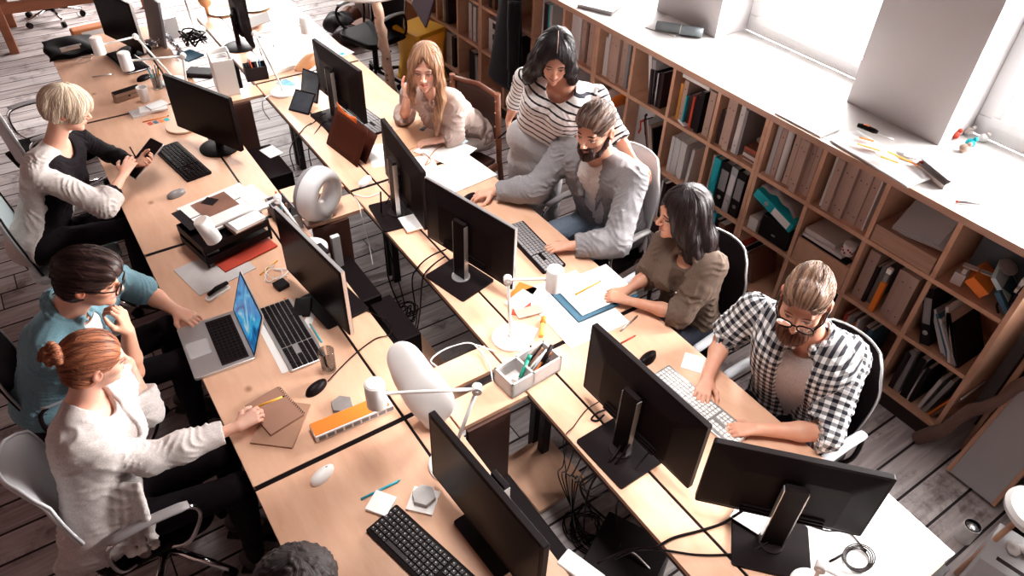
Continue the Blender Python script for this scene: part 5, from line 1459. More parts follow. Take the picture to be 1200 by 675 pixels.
row(13, 2, [('gap', .08), ('r', 'w', .05, .3), ('r', 'w', .05, .3), ('b', 'k', .05, .28)])
def one(name, mb, m, label, cat, group=None, **k):
    return tag(obj(name, mb, m, **k), label, cat, group)
def cell(k, r, f=0, dx=0, dz=0):
    """a place in a compartment: f = 0 at the +y side, 1 at the -y side"""
    return Vector((XS + dx, YD[k + 1] - .013 - f * (.372 - .026), ZB[r] + dz))
# stacked archive cartons with white fronts (far)
for j in range(3):
    c = cell(11, 1, .5, .04, .001 + j * .095)
    o = one('carton', MB().b2((c.x, c.y - .12, c.z), (c.x + .25, c.y + .11, c.z + .092)), bm('w'), 'white carton stacked far down the bookcase, %s from the bottom' % ORD[j], 'carton', 'white cartons in the far bookcase', bev=.002)
    obj('label_panel', MB().b2((c.x - .001, c.y - .05, c.z + .02), (c.x, c.y + .05, c.z + .07)), bm('dk'), o)
# white tube
c = cell(3, 0, .35, .02)
one('paper_roll', MB().cyl((c.x + .02, c.y, c.z + .001), (c.x + .02, c.y + .005, c.z + .31), .019).cyl((c.x + .02, c.y + .005, c.z + .311), (c.x + .02, c.y + .005, c.z + .3125), .012), M_paper, 'white paper roll standing among the beige box files', 'paper roll')
# white flat box clamped under the board
c = cell(5, 0, .15, .0)
one('flat_box', MB().b2((c.x + .005, c.y - .22, c.z + .296), (c.x + .2, c.y, c.z + .318)), bm('w'), 'flat white box lying on top of the small books, sixth column', 'box', bev=.002)
c = cell(5, 0, .25, -.0)
one('price_tag', MB().box((c.x + .03, c.y - .02, c.z + .008), (.03, .075, .014), -.3), M_paper, 'small white block lying in front of the teal book', 'box')
# papers in column 4 top
for j in range(9):
    c = cell(4, 0, .83, .03, .0005 + j * .011); q = rnd.uniform(-.12, .12)
    m = ('br', 'be', 'br', 'w', 'w', 'br', 'br', 'r', 'br')[j]
    one('folder', MB().box((c.x + .11, c.y - .0 + rnd.uniform(-.004, .004), c.z + .005), (.24, .105, .009), q * .3), bm(m), '%s folder in the flat pile beside the box files, %s from the bottom' % (BC[m][1], ORD[j]), 'folder', 'folders piled flat in the fifth column')
c = cell(4, 0, .86, .05, .115)
o = one('saucer', MB().lathe([(0, .002), (.035, .002), (.052, .014), (.049, .014), (.034, .005), (0, .005)], 24, c=(c.x + .06, c.y, c.z)), M_white, 'small white dish on the flat folder pile', 'dish')
# orange folder in column 7 middle, bowed
c = cell(7, 1, .5, .0)
one('bowed_folder', MB().grid(lambda u, v: (c.x + .01 + .24 * v, c.y + .10 - .16 * u ** 1.6, c.z + .003 + .30 * u), 10, 2), mat('orange board', (0.82, 0.20, 0.015), .5), 'bowed orange cardboard folder right of the striped woman', 'folder', solid=.004)
# white box with figures, column 6 middle
c = cell(6, 1, .0, .0)
o = one('picture_box', MB().b2((c.x + .10, c.y - .17, c.z + .001), (c.x + .30, c.y - .01, c.z + .30)), bm('lg'), 'pale box printed with a red and a black curved figure', 'box', bev=.003)
m = MB(); m.tube([(c.x + .098, c.y - .045, c.z + .08), (c.x + .098, c.y - .06, c.z + .12), (c.x + .098, c.y - .05, c.z + .17), (c.x + .098, c.y - .085, c.z + .20)], .009, 8, flat=.15)
obj('red_print', m, bm('r'), o)
m = MB(); m.tube([(c.x + .098, c.y - .115, c.z + .10), (c.x + .098, c.y - .10, c.z + .17), (c.x + .098, c.y - .085, c.z + .23), (c.x + .098, c.y - .10, c.z + .25)], .010, 8, flat=.15); m.tube([(c.x + .098, c.y - .10, c.z + .17), (c.x + .098, c.y - .15, c.z + .18)], .006, 8, flat=.15)
obj('black_print', m, bm('k'), o)
# teal binder lying aslant on a black case, cloth bag and white booklet: column 3 middle
c = cell(3, 1, .5, .0)
o = one('storage_case', MB().b2((c.x + .01, c.y - .155, c.z + .001), (c.x + .30, c.y + .06, c.z + .15)), bm('k'), 'black case with a small silver badge under the tilted teal binder', 'case', bev=.008)
obj('badge', MB().b2((c.x + .008, c.y - .06, c.z + .05), (c.x + .010, c.y - .035, c.z + .06)), M_silver, o); obj('lid_seam', MB().b2((c.x + .009, c.y - .155, c.z + .105), (c.x + .010, c.y + .06, c.z + .108)), M_dark, o)
one('white_books', MB().b2((c.x + .01, c.y + .075, c.z + .001), (c.x + .16, c.y + .14, c.z + .085)), M_pages, 'cream notepad block beside the black case in the fourth column', 'notepad', bev=.002)
o = one('ring_binder', MB().box((0, 0, 0), (.25, .305, .062)), bm('t'), 'teal ring binder lying tilted above the black case', 'binder', loc=(c.x + .12, c.y - .005, c.z + .215), rot=(.29, 0, 0), bev=.003)
obj('finger_ring', MB().lathe([(.015, 0), (.015, .003), (.011, .003), (.011, .001), (0, .001)], 20, c=(-.125, .055, 0), ax=(-1, 0, 0)), M_silver, o)
obj('spine_label', MB().b2((-.127, -.13, -.024), (-.1255, .0, .024)), M_paper, o)
m = MB()
m.grid(lambda u, v: (c.x + .03 + .2 * v, c.y + .14 - .27 * u, c.z + .290 - .060 * u + .025 * math.sin(PI * u) * (1 + .3 * math.sin(9 * v)) + .008 * math.sin(17 * u + 4 * v)), 20, 8)
one('cloth_bag', m, mat('grey crumpled cloth', (.34, .31, .31), .9, bump=.5, bscale=30), 'crumpled grey cloth bag on top of the tilted teal binder', 'bag', solid=.012)
# column 2 middle: stack with spiral pad, tin
c = cell(2, 1, .5, .0)
o = one('drawer_box', MB().b2((c.x + .004, c.y - .168, c.z + .001), (c.x + .30, c.y + .168, c.z + .155)), M_ply, 'plywood drawer box under the stacked books in the third column', 'drawer box', bev=.002)
for j, (nm, th, w_, dx, colr, l, cat_) in enumerate((('spiral_notebook', .014, .30, .00, 'k', 'black spiral notebook lying on the plywood drawer box', 'notebook'), ('book', .018, .26, .0, 'w', 'white paperback directly above the spiral notebook', 'book'), ('book', .030, .20, .01, 'pg', 'thick pale book at the top of the lying pile', 'book'))):
    z = c.z + .157 + (0, .015, .034)[j]
    o = one(nm, MB().b2((c.x + .01 + dx, c.y + .155 - w_, z), (c.x + .25, c.y + .155, z + th)), bm(colr), l, cat_, bev=.001)
    if j == 0:
        m = MB()
        for i in range(18): m.lathe([(.007, -.001), (.007, .001)], 10, c=(c.x + .01, c.y + .145 - i * .0155, z + .009), ax=(0, 1, 0))
        obj('spiral', m, M_dark, o, solid=.001)
m = MB().cyl((c.x + .06, c.y - .125, c.z + .172), (c.x + .20, c.y - .125, c.z + .172), .038)
one('wooden_reel', m, mat('red brown wood', (.22, .08, .035), .5), 'round brown wooden reel beside the stacked books', 'reel')
o = one('spotted_tin', MB().cyl((c.x + .03, c.y - .115, c.z + .213), (c.x + .03, c.y - .115, c.z + .275), .034), M_white, 'white tin with coloured spots on the wooden reel', 'tin')
m = MB()
for i in range(7):
    a = PI + (i - 3) * .38; m.ell((c.x + .03 + .034 * math.cos(a), c.y - .115 + .034 * math.sin(a), c.z + .225 + .035 * ((i * 5) % 7) / 7), (.006, .006, .006), None, 8, 6)
obj('spots', m, bm('r'), o)
# column 1 top: inclined plywood tray with grey board
c = cell(1, 0, .5, .0)
one('wooden_tray', MB().b2((c.x + .004, c.y - .166, c.z + .001), (c.x + .30, c.y + .166, c.z + .10)), wood_mat('striped oak', (.50, .31, .22), (.36, .20, .14), (1, 1.2, 22), knots=False), 'oak box filling the compartment under the grey boards', 'box', bev=.002)
for j in range(3):
    one('grey_board', MB().box((0, 0, 0), (.27, .26 - .012 * j, .006)), bm('lg'), 'grey board leaning on the oak box, %s of three from below' % ORD[j], 'board', 'grey boards on the oak box', loc=(c.x + .155, c.y - .02 + .008 * j, c.z + .175 + .009 * j), rot=(-.16, -.50, .1))
# column 0 top: mixed things
c = cell(0, 0, .5, .0)
one('glass_panel', MB().box((0, 0, 0), (.006, .30, .22)), mat('blue grey acrylic', (.12, .15, .17), .25), 'blue-grey acrylic sheet leaning at the back of the end compartment', 'acrylic sheet', loc=(c.x + .25, c.y, c.z + .115), rot=(0, .12, 0))
one('hinge_bracket', MB().box((c.x + .06, c.y + .10, c.z + .035), (.03, .05, .065), .2).box((c.x + .10, c.y + .05, c.z + .10), (.03, .14, .006), .3).box((c.x + .065, c.y + .09, c.z + .065), (.02, .02, .06)), bm('pg'), 'pale metal bracket beside the orange box in the end compartment', 'bracket')
one('orange_box', MB().box((0, 0, 0), (.17, .10, .05)), mat('orange board', (0.82, 0.20, 0.015), .5), 'bright orange box lying tilted in the end compartment', 'box', loc=(c.x + .11, c.y + .02, c.z + .06), rot=(.5, 0, .2), bev=.002)
one('book', MB().box((0, 0, 0), (.18, .13, .02)), mat('ice blue cover', (.50, .66, .72), .5), 'ice blue book lying on the orange box', 'book', loc=(c.x + .12, c.y - .055, c.z + .105), rot=(.75, 0, .3))
one('pouch', MB().ell((0, 0, 0), (.055, .045, .014)), mat('silver grey pouch', (.34, .29, .29), .4, bump=.5, bscale=40), 'grey crumpled pouch above the orange box', 'pouch', loc=(c.x + .16, c.y - .03, c.z + .15), rot=(.35, 0, 0))
one('book', MB().box((0, 0, 0), (.18, .11, .022)), bm('bl'), 'navy book leaning below the ice blue book', 'book', loc=(c.x + .10, c.y - .105, c.z + .065), rot=(.8, 0, .2))
for j in range(3):
    one('paper_cube', MB().box((c.x + .07 + .008 * j, c.y - .145 + .003 * j, c.z + .225 - .052 * j), (.035, .036, .036 if j < 2 else .02), .15), M_paper, 'white paper cube in the end compartment, %s from the top' % ORD[j], 'paper cube', 'white paper cubes in the end compartment')
m = MB(); m.tube(spline([(c.x + .03, c.y - .16, c.z + .01), (c.x + .05, c.y - .14, c.z + .07), (c.x + .075, c.y - .155, c.z + .25)], 5), .004, 6); m.tube(spline([(c.x + .02, c.y - .13, c.z + .01), (c.x + .05, c.y - .10, c.z + .03), (c.x + .06, c.y - .15, c.z + .08)], 5), .006, 6)
one('cable_bundle', m, M_dark, 'dark cable bundle under the white paper cubes', 'cable')
# orange cutter column 1 middle
c = cell(1, 1, .47, -.005)
o = one('orange_level', MB().box((c.x + .02, c.y, c.z + .10), (.028, .030, .198)), mat('orange plastic', (0.85, 0.22, 0.02), .4), 'tall orange and grey tool standing between the files', 'tool', bev=.004)
obj('grip', MB().box((c.x + .02, c.y, c.z + .228), (.024, .024, .055)), MATS['cover grey'], o, bev=.003); obj('cap', MB().box((c.x + .02, c.y, c.z + .272), (.026, .026, .03)), M_paper, o, bev=.003)
m = MB().tube([(c.x - .0, c.y + .055, c.z + .13), (c.x - .0, c.y + .035, c.z + .18)], .002, 6).tube([(c.x, c.y + .065, c.z + .18), (c.x, c.y + .035, c.z + .18), (c.x, c.y + .045, c.z + .21)], .002, 6)
# bottles in column 6 bottom
c = cell(6, 2, .5, .05)
for j, (dy, r_, h_, mm, l) in enumerate(((.10, .028, .20, M_black, 'black bottle left in the bottom compartment beside the blazer man'), (.035, .026, .17, M_black, 'black bottle in the middle of the bottom compartment beside the blazer man'), (-.035, .020, .13, M_silver, 'silver spray can with an orange cap in the bottom compartment'))):
    o = one('bottle', MB().lathe([(0, .001), (r_, .001), (r_, h_ * .75), (r_ * .5, h_ * .88), (r_ * .45, h_), (0, h_)], 20, c=(c.x, c.y + dy, c.z)), mm, l, 'bottle')
    obj('cap', MB().lathe([(r_ * .55, h_), (r_ * .55, h_ + .03), (0, h_ + .03)], 16, c=(c.x, c.y + dy, c.z)), MATS['orange plastic'] if j == 2 else M_dark, o)
# boards and cables low
c = cell(1, 2, .75, .05)
m = MB()
for i in range(3): m.tube(spline([(c.x, c.y + .12 - .02 * i, c.z + .01), (c.x - .02, c.y + .07, c.z + .12 + .02 * i), (c.x - .02, c.y, c.z + .13), (c.x, c.y - .04, c.z + .01)], 6), .002, 6)
one('wire_loops', m, mat('brown wire', (.16, .07, .05), .5), 'loops of thin brown wire in the bottom row behind the checked shirt', 'wire')
one('adapter_box', MB().box((c.x, c.y - .05, c.z + .06), (.06, .06, .05), .5).box((c.x, c.y - .06, c.z + .018), (.08, .05, .034), .2), bm('g'), 'small grey adapter box near the wire loops', 'adapter')
one('dark_box', MB().b2((XS + .03, YD[2] + .03, ZB[2] + .001), (XS + .3, YD[3] - .04, ZB[2] + .22)), bm('dk'), 'dark box filling the bottom compartment behind the checked-shirt man', 'box', bev=.004)
one('dark_box', MB().b2((XS + .05, YD[7] + .04, ZB[2] + .001), (XS + .3, YD[8] - .05, ZB[2] + .2)), bm('br'), 'brown box in the bottom row left of the black bottles', 'box', bev=.004)

# ------------------------------------------------------------ coat and bags hung on the bookcase
m = MB()
def coatf(u, v):
    a = u * 2 * PI; w = .13 + .11 * (1 - v) + .012 * math.sin(5 * a + 2 * v)
    return (XS - .085 + .055 * math.sin(a) * (.5 + .6 * (1 - v)), 4.62 + w * math.cos(a) * (.8 + .2 * (1 - v)) - .05 * v, .44 + .79 * v)
m.grid(coatf, 40, 24)
o = one('black_coat', m, cloth_mat('black coat cloth', (0.012, 0.010, 0.014)), 'black coat hanging in front of the bookcase left of the striped woman', 'coat', solid=.006)
obj('sleeve', MB().tube(spline([(XS - .13, 4.46, 1.16), (XS - .17, 4.40, .95), (XS - .15, 4.42, .66), (XS - .14, 4.44, .50)], 6), [.05] * 6 + [.045] * 7 + [.035] * 6, 12), MATS.get('x', bpy.data.materials['black coat cloth']), o)
obj('hook', MB().tube([(XS - .085, 4.57, 1.22), (XS - .085, 4.57, 1.27), (XS - .02, 4.57, 1.285)], .006, 8), M_silver, o)
one('coat_peg', MB().box((XS - .045, 4.42, .56), (.10, .10, .09)), M_ply, 'square plywood block fixed to the bookcase below the black coat', 'block', bev=.002)
c = cell(9, 1, .5, .02)
one('yellow_bag', MB().ell((c.x + .06, c.y - .02, c.z + .24), (.09, .13, .07)), mat('yellow cloth', (.75, .36, .03), .7), 'yellow cloth bag peeking out beside the black coat', 'bag')
one('tray_papers', MB().b2((c.x + .01, c.y - .15, c.z + .001), (c.x + .25, c.y + .05, c.z + .05)).box((c.x + .12, c.y - .05, c.z + .065), (.22, .18, .02), .15), M_paper, 'white paper pile under the yellow cloth bag', 'papers')
one('long_drawer', MB().b2((c.x + .01, YD[9] + .03, ZB[2] + .001), (c.x + .3, YD[10] - .03, ZB[2] + .26)), bm('k'), 'black case in the bottom row under the black coat', 'case', bev=.006)
c = cell(10, 2, .4, -.02)
m = MB().box((c.x + .10, c.y, c.z + .10), (.26, .03, .02), .5).box((c.x + .06, c.y - .08, c.z + .05), (.24, .03, .02), .3)
one('wood_offcuts', m, M_ply, 'wood offcuts sticking out of the bottom row near the coat', 'wood')
one('crumpled_paper', MB().ell((c.x + .02, c.y - .10, c.z + .04), (.07, .05, .03), (0, .3, .4), 9, 6).ell((c.x + .03, c.y + .04, c.z + .03), (.05, .03, .025), None, 8, 5), M_paper, 'crumpled white paper beside the wood offcuts', 'paper')
# purple covered boards leaning at the far bookcase
m = MB().box((0, 0, 0), (.02, .36, .66))
one('purple_portfolio', m, mat('plum cover', (.13, .08, .11), .6), 'tall plum-coloured portfolio leaning on the bookcase behind the blonde', 'portfolio', loc=(XS - .12, 5.78, .90), rot=(.25, .25, -.1), bev=.003)
one('white_portfolio', MB().box((0, 0, 0), (.012, .37, .70)), M_paper, 'white board leaning behind the plum portfolio', 'board', loc=(XS - .085, 5.83, .92), rot=(.28, .25, -.1))

# ------------------------------------------------------------ things lying on the counter
ZT = 1.2625
def flat(name, px, sx, sy, h, rz, m, label, cat, z=ZT, bev=.0008, group=None):
    c = P(px[0], px[1], z); return one(name, MB().box((0, 0, h / 2 + .0003), (sx, sy, h)), m, label, cat, group, loc=(c.x, c.y, z), rz=rz, bev=bev)
flat('notebook', (704, 8), .20, .26, .022, .45, bm('lg'), 'grey notebook lying on the counter above the striped woman', 'notebook')
flat('paper_sheet', (786, 30), .30, .22, .004, .3, M_paper, 'loose white sheet under the grey leather roll', 'paper')
c = P(795, 40, ZT)
m = MB(); ax_ = Vector((math.cos(-.95), math.sin(-.95), 0))
for i in range(5):
    m.lathe([(.030 - .005 * i, -.15), (.031 - .005 * i, -.10), (.031 - .005 * i, .10), (.029 - .005 * i, .15)], 20, c=(c.x, c.y, ZT + .0325), ax=ax_)
o = one('leather_roll', m, mat('grey leather', (.17, .20, .215), .5, bump=.4, bscale=50), 'rolled grey leather case tied with cord on the counter', 'leather roll', solid=.002)
m = MB()
for i in range(20):
    pass
cc = Vector((c.x, c.y, ZT + .033)); a1 = Vector((0, 0, 1)); a2 = ax_.cross(a1)
obj('tie_cord', MB().tube([cc + a1 * .0325 * math.cos(t_) + a2 * .0325 * math.sin(t_) + ax_ * .01 for t_ in [2 * PI * i / 20 for i in range(21)]], .002, 6), M_paper, o)
flat('paper_stack', (945, 143), .16, .30, .010, .0, M_paper, 'flat white paper stack at the counter edge left of the grey pillar', 'papers')
c = P(1032, 186, ZT)
m = MB().grid(lambda u, v: ((u - .5) * .22, (v - .5) * .50, .006 + .014 * abs(math.sin(9 * u + 7 * v)) * math.sin(PI * u) * math.sin(PI * v) + .008 * math.sin(PI * u)), 16, 22)
o = one('plastic_sleeve', m, mat('milky plastic', (.86, .84, .84), .25), 'crinkled white plastic wrap with orange print on the counter', 'plastic wrap', loc=(c.x, c.y, ZT), rz=-.1, solid=.001)
m = MB()
for a_, b_ in (((-.05, .12), (.0, .02)), ((.01, .16), (.05, .10)), ((-.04, -.02), (-.01, -.10)), ((.03, .0), (.06, -.16))): m.box(((a_[0] + b_[0]) / 2, (a_[1] + b_[1]) / 2, .034), (.014, math.hypot(a_[0] - b_[0], a_[1] - b_[1]), .002), math.atan2(b_[0] - a_[0], a_[1] - b_[1]))
obj('orange_print', m, mat('orange ink', (.9, .25, .02), .5), o)
c = P(1017, 151, ZT + .05)
o = one('screwdriver', MB().tube([(c.x - .01, c.y + .055, c.z), (c.x, c.y + .03, c.z), (c.x + .01, c.y - .03, c.z), (c.x + .014, c.y - .05, c.z)], [.010, .014, .013, .008], 12), M_black, 'screwdriver with black and orange grip on the plastic wrap', 'screwdriver')
obj('grip_inlay', MB().tube([(c.x, c.y + .03, c.z + .006), (c.x + .008, c.y - .0, c.z + .008)], .009, 8), MATS['orange plastic'], o)
obj('shaft', MB().tube([(c.x + .014, c.y - .05, c.z), (c.x + .035, c.y - .13, c.z - .01)], .0028, 8), M_silver, o)
flat('grey_card', (1075, 180), .13, .12, .003, .5, bm('lg'), 'grey card lying by the pillar at the end of the plastic wrap', 'card', z=ZT + .03)
c = P(1105, 207, ZT)
o = one('open_booklet', MB().box((0, 0, .012), (.16, .20, .024), .0), M_paper, 'thick booklet with a dark fold and red tab on the counter', 'booklet', loc=(c.x, c.y, ZT), rz=-.35, bev=.002)
obj('dark_fold', MB().grid(lambda u, v: (-.085 + .03 * math.sin(PI * u), -.10 + .2 * v, .026 + .03 * u), 6, 2), bm('g'), o, solid=.002); obj('red_tab', MB().box((-.06, .09, .03), (.03, .02, .012)), bm('r'), o)
c = P(1140, 238, ZT + .008)
o = one('marker_pen', MB().tube([(c.x - .05, c.y + .045, c.z), (c.x + .045, c.y - .04, c.z)], .0065, 10), bm('g'), 'grey pen with red tip lying on the counter near its end', 'pen')
obj('tip', MB().tube([(c.x - .055, c.y + .05, c.z), (c.x - .045, c.y + .041, c.z)], .0068, 10), bm('r'), o)
for j, (px, colr, l) in enumerate((((1117, 162), 'r', 'red'), ((1133, 158), 'pg', 'pale'), ((1135, 172), 't', 'teal'), ((1150, 166), 'w', 'white'), ((1128, 178), 'be', 'beige'))):
    c = P(px[0], px[1], ZT)
    one('toy_blob', MB().ell((c.x, c.y, ZT + .022), (.024, .024, .022)).ell((c.x + .012, c.y - .012, ZT + .045), (.012, .012, .012)), bm(colr), 'small %s figure on the window sill' % l, 'figure', 'small coloured figures on the window sill')
# ------------------------------------------------------------ things on the desks
DZ = .7405
def keyboard(label, px, rz, w=.44, d=.145, keym=None, bodym=None, rim=None, numpad=True, z=DZ):
    c = P(px[0], px[1], z)
    keym = keym or M_black; bodym = bodym or M_blackm
    o = one('keyboard', MB().prism(rrect(w, d, .008), .001, .014), bodym, label, 'keyboard', loc=(c.x, c.y, z), rz=rz, bev=.0015)
    m = MB(); W = w - .016; cols = 22 if numpad else 15; p_ = W / cols
    rows = 6; ph = (d - .024) / rows
    for r in range(rows):
        yy = -d / 2 + .012 + ph * (r + .5); x = -W / 2
        while x < W / 2 - p_ * .5:
            i = round((x + W / 2) / p_)
            wk = p_
            if r == 0 and i == 4: wk = p_ * 6
            if numpad and i in (15, 18): x += p_ * .35 if i == 15 else 0
            if not (numpad and i in (15, 16, 17) and r in (2,)):
                m.box((x + wk / 2, yy, .017), (wk - .004, ph - .004, .007))
            x += wk
    obj('keys', m, keym, o, bev=.001)
    if label.endswith('letters'):
        mg = MB()
        for (vx, vy, vz) in m.v[7::8]: mg.box((vx - .010, vy - .006, .0207), (.0035, .0025, .0004))
        obj('key_letters', mg, M_paper, o)['kind'] = 'stuff'
    if rim: obj('rim', MB().tube([(a, b, .010) for a, b in rrect(w, d, .01)] + [(w / 2, d / 2 - .01, .010)], .004, 6), rim, o)
    return o
def mouse(label, px, rz, m, z=DZ, s_=1.0):
    c = P(px[0], px[1], z)
    mb = MB().grid(lambda u, v: (.055 * math.sin(PI * (v - .5)) * 1.0, .030 * (.9 + .1 * math.cos(3 * v)) * math.cos(PI * (v - .5)) * math.cos(PI * u) , .001 + .033 * math.sin(PI * u) * math.cos(PI * (v - .5)) ** .6), 14, 14)
    o = one('computer_mouse', mb, m, label, 'mouse', loc=(c.x, c.y, z), rz=rz)
    obj('wheel', MB().ell((.024, 0, .028), (.007, .003, .005), None, 10, 6), M_dark, o)
    return o
def sheet(name, px, sx, sy, rz, m, label, cat, z=DZ, h=.0012, group=None, bev=0):
    return flat(name, px, sx, sy, h, rz, m, label, cat, z=z, bev=bev, group=group)
def stick(name, a, b, r, m, label, cat, z=DZ, tip=None, group=None, n=10):
    A, B = P(a[0], a[1], z + r), P(b[0], b[1], z + r)
    o = one(name, MB().tube([A, B], r, n), m, label, cat, group)
    if tip: obj('tip', MB().tube([B, B + (B - A).normalized() * .012], [r, r * .25], 8), tip, o)
    return o
def cup(name, px, r0, r1, h, m, label, cat, z=DZ, t_=.003):
    c = P(px[0], px[1], z)
    return one(name, MB().lathe([(0, .001), (r0, .001), (r1, h), (r1 - t_, h), (r0 - t_, .006), (0, .006)], 28, c=(c.x, c.y, z)), m, label, cat)
def lamp(label, base, joint, zj, head, zh, zb=DZ, br=.085, hl=.11, tilt=(0, 0)):
    B = P(base[0], base[1], zb); J_ = P(joint[0], joint[1], zj); H_ = P(head[0], head[1], zh)
    t = thing('desk_lamp', label, 'lamp', (B.x, B.y, zb))
    q = lambda v: Vector(v) - Vector((B.x, B.y, zb))
    obj('base', MB().lathe([(0, .0005), (br, .0005), (br, .012), (br - .006, .018), (.02, .020), (0, .020)], 36), M_white, t)
    lo = Vector((0, 0, .035)); j = q(J_); h_ = q(H_)
    obj('arm', MB().tube([lo, j], .0075, 10).cyl((0, 0, .018), (0, 0, .04), .012), M_white, t)
    d = (h_ - j); obj('arm', MB().tube([j, h_], .0065, 10), M_white, t)
    sd = d.cross(Vector((0, 0, 1))).normalized()
    obj('joint', MB().cyl(j - sd * .016, j + sd * .016, .018).cyl(j - sd * .020, j + sd * .020, .006), M_white, t)
    ax = Vector((tilt[0], tilt[1], 1)).normalized()
    cc = h_ + d.normalized() * .036
    m = MB().lathe([(.020, hl / 2), (.034, hl / 2), (.037, hl / 2 - .006), (.037, -hl / 2), (.034, -hl / 2), (.033, hl / 2 - .02)], 28, c=cc, ax=ax)
    o = obj('lamp_shade', m, M_white, t)
    obj('top_cap', MB().lathe([(.031, hl / 2 + .001), (.029, hl / 2 + .003), (0, hl / 2 + .003)], 28, c=cc, ax=ax), mat('cream cap', (.78, .66, .60), .5), o)
    return t
lamp('white desk lamp with a can shade above the keyboard near the black bag', (205, 97), (159, 43), 1.06, (121, 52), 1.06)
lamp('white desk lamp with its can shade left of the grey cable box', (222, 118), (214, 66), 1.12, (154, 71), 1.10)
lamp('white desk lamp standing on the right row beside the picture frames', (332, 109), (299, 40), 1.20, (352, 30), 1.18)
lamp('white desk lamp reaching over the black paper trays', (365, 292), (325, 233), 1.20, (252, 266), 1.10, hl=.12, tilt=(-.25, .1))
lamp('white desk lamp over the orange box and hexagonal coaster', (528, 545), (559, 456), 1.12, (452, 461), 1.10)
lamp('white desk lamp beside the scattered papers in the right row', (598, 397), (595, 328), 1.10, (640, 327), 1.10)
lamp('thin white desk lamp far off at the end of the right row', (228, 36), (214, -8), 1.15, (190, -20), 1.12)
lamp('white desk lamp cut off by the lower edge beside the white papers', (948, 690), (962, 664), 1.0, (1010, 690), 1.0, br=.07)

# --- laptop
A, B_, C3 = P(202, 392, DZ), P(286, 352, DZ), P(234, 452, DZ)
c = P(253, 405, DZ); d = (P(299, 421, DZ) - P(268, 353, DZ)); rz = math.atan2(d.y, d.x)
t = thing('laptop', 'open silver laptop with a blue screen in front of the denim shirt man', 'laptop', (c.x, c.y, DZ), rz)
W_, D_ = .345, .255
obj('base', MB().prism(rrect(W_, D_, .012), .001, .016), M_silver, t, bev=.002)
m = MB()
for r in range(6):
    for i in range(14): m.box((-W_ / 2 + .034 + i * .0205, D_ * .5 - .035 - r * .0185, .0175), (.0175, .0155, .003))
obj('keys', m, M_black, t)
obj('key_bed', MB().b2((-W_ / 2 + .02, -.008, .0162), (W_ / 2 - .02, D_ / 2 - .02, .0166)), M_dark, t)
obj('touchpad', MB().b2((-.052, -D_ / 2 + .012, .0162), (.052, -.025, .0166)), mat('pale trackpad', (.50, .48, .48), .4), t)
def frame_M(o, ex, ey):
    ex = Vector(ex).normalized(); ey = Vector(ey).normalized(); ez = ex.cross(ey)
    return Matrix(((ex.x, ey.x, ez.x, o[0]), (ex.y, ey.y, ez.y, o[1]), (ex.z, ey.z, ez.z, o[2]), (0, 0, 0, 1)))
tl = R_(20)
LM = frame_M((0, D_ / 2, .017), (1, 0, 0), (0, math.sin(tl), math.cos(tl)))
lid = MB(); lid.M = LM
lo = obj('lid', lid.prism(rrect(W_, .225, .010, 4, 0, .1125), -.003, .003), M_silver, t, bev=.001)
m = MB(); m.M = LM; m.prism(rrect(W_ - .006, .218, .008, 4, 0, .113), .003, .0036); obj('bezel', m, M_black, t)
def blue_screen():
    m, nt, b = new_mat('lit blue nebula picture'); N = nt.nodes; L = nt.links
    tc = N.new('ShaderNodeTexCoord'); n = N.new('ShaderNodeTexNoise'); n.inputs['Scale'].default_value = 9; n.inputs['Detail'].default_value = 4; n.inputs['Distortion'].default_value = 1.5
    L.new(tc.outputs['Object'], n.inputs[0]); cr = N.new('ShaderNodeValToRGB'); e = cr.color_ramp.elements
    e[0].position = .35; e[0].color = (.01, .06, .22, 1); e[1].position = .72; e[1].color = (.75, .85, .95, 1)
    k = e.new(.5); k.color = (.02, .35, .80, 1); k = e.new(.6); k.color = (.08, .55, .85, 1)
    L.new(n.outputs[0], cr.inputs[0]); L.new(cr.outputs[0], b.inputs['Emission Color']); b.inputs['Emission Strength'].default_value = .55
    b.inputs['Base Color'].default_value = (.01, .01, .02, 1); b.inputs['Roughness'].default_value = .2
    return m
m = MB(); m.M = LM; m.b2((-W_ / 2 + .012, .012, .0036), (W_ / 2 - .012, .212, .0040)); obj('screen', m, blue_screen(), t)

# --- keyboards and mice
def drz(a, b):
    A, B = P(a[0], a[1], DZ), P(b[0], b[1], DZ); return math.atan2(B.y - A.y, B.x - A.x)
keyboard('black keyboard beyond the tablet, before the first monitor of the left row', (214, 190), drz((190, 168), (238, 212)), .46, .15)
keyboard('black keyboard with silver frame near the black bag', (150, 73), drz((131, 60), (165, 88)), .42, .16, bodym=M_black, rim=M_silver)
keyboard('black keyboard in a silver frame between laptop and water glass', (341, 392), drz((318, 356), (362, 432)), .45, .165, bodym=M_silver, keym=M_black)
keyboard('black keyboard nearest at the bottom with white key letters', (497, 655), drz((448, 612), (520, 680)), .45, .145, keym=mat('satin black keys', (.018, .011, .012), .35))
keyboard('dark keyboard with pale keys below the monitor of the long-haired blonde', (428, 140), drz((407, 124), (446, 153)), .44, .15, keym=MATS['cover grey'])
keyboard('dark keyboard under the blazer man left hand', (624, 290), drz((602, 268), (646, 314)), .43, .14, keym=MATS['cover grey'])
keyboard('white keyboard under the hands of the bearded man in the checked shirt', (818, 476), drz((772, 437), (868, 518)), .46, .125, bodym=M_silver, keym=M_white)
mouse('silver and black mouse beside the black keyboard of the tablet woman', (207, 229), .25, mat('grey mouse shell', (.22, .2, .2), .3))
mouse('black mouse near the white cup at the far left desk', (169, 93), .4, M_black)
mouse('black corded mouse below the water glass', (371, 456), .35, M_black)
mouse('white mouse lying alone on the nearest left desk', (378, 558), .35, M_white)
mouse('black mouse at the top of the white keyboard', (759, 421), .2, M_black)
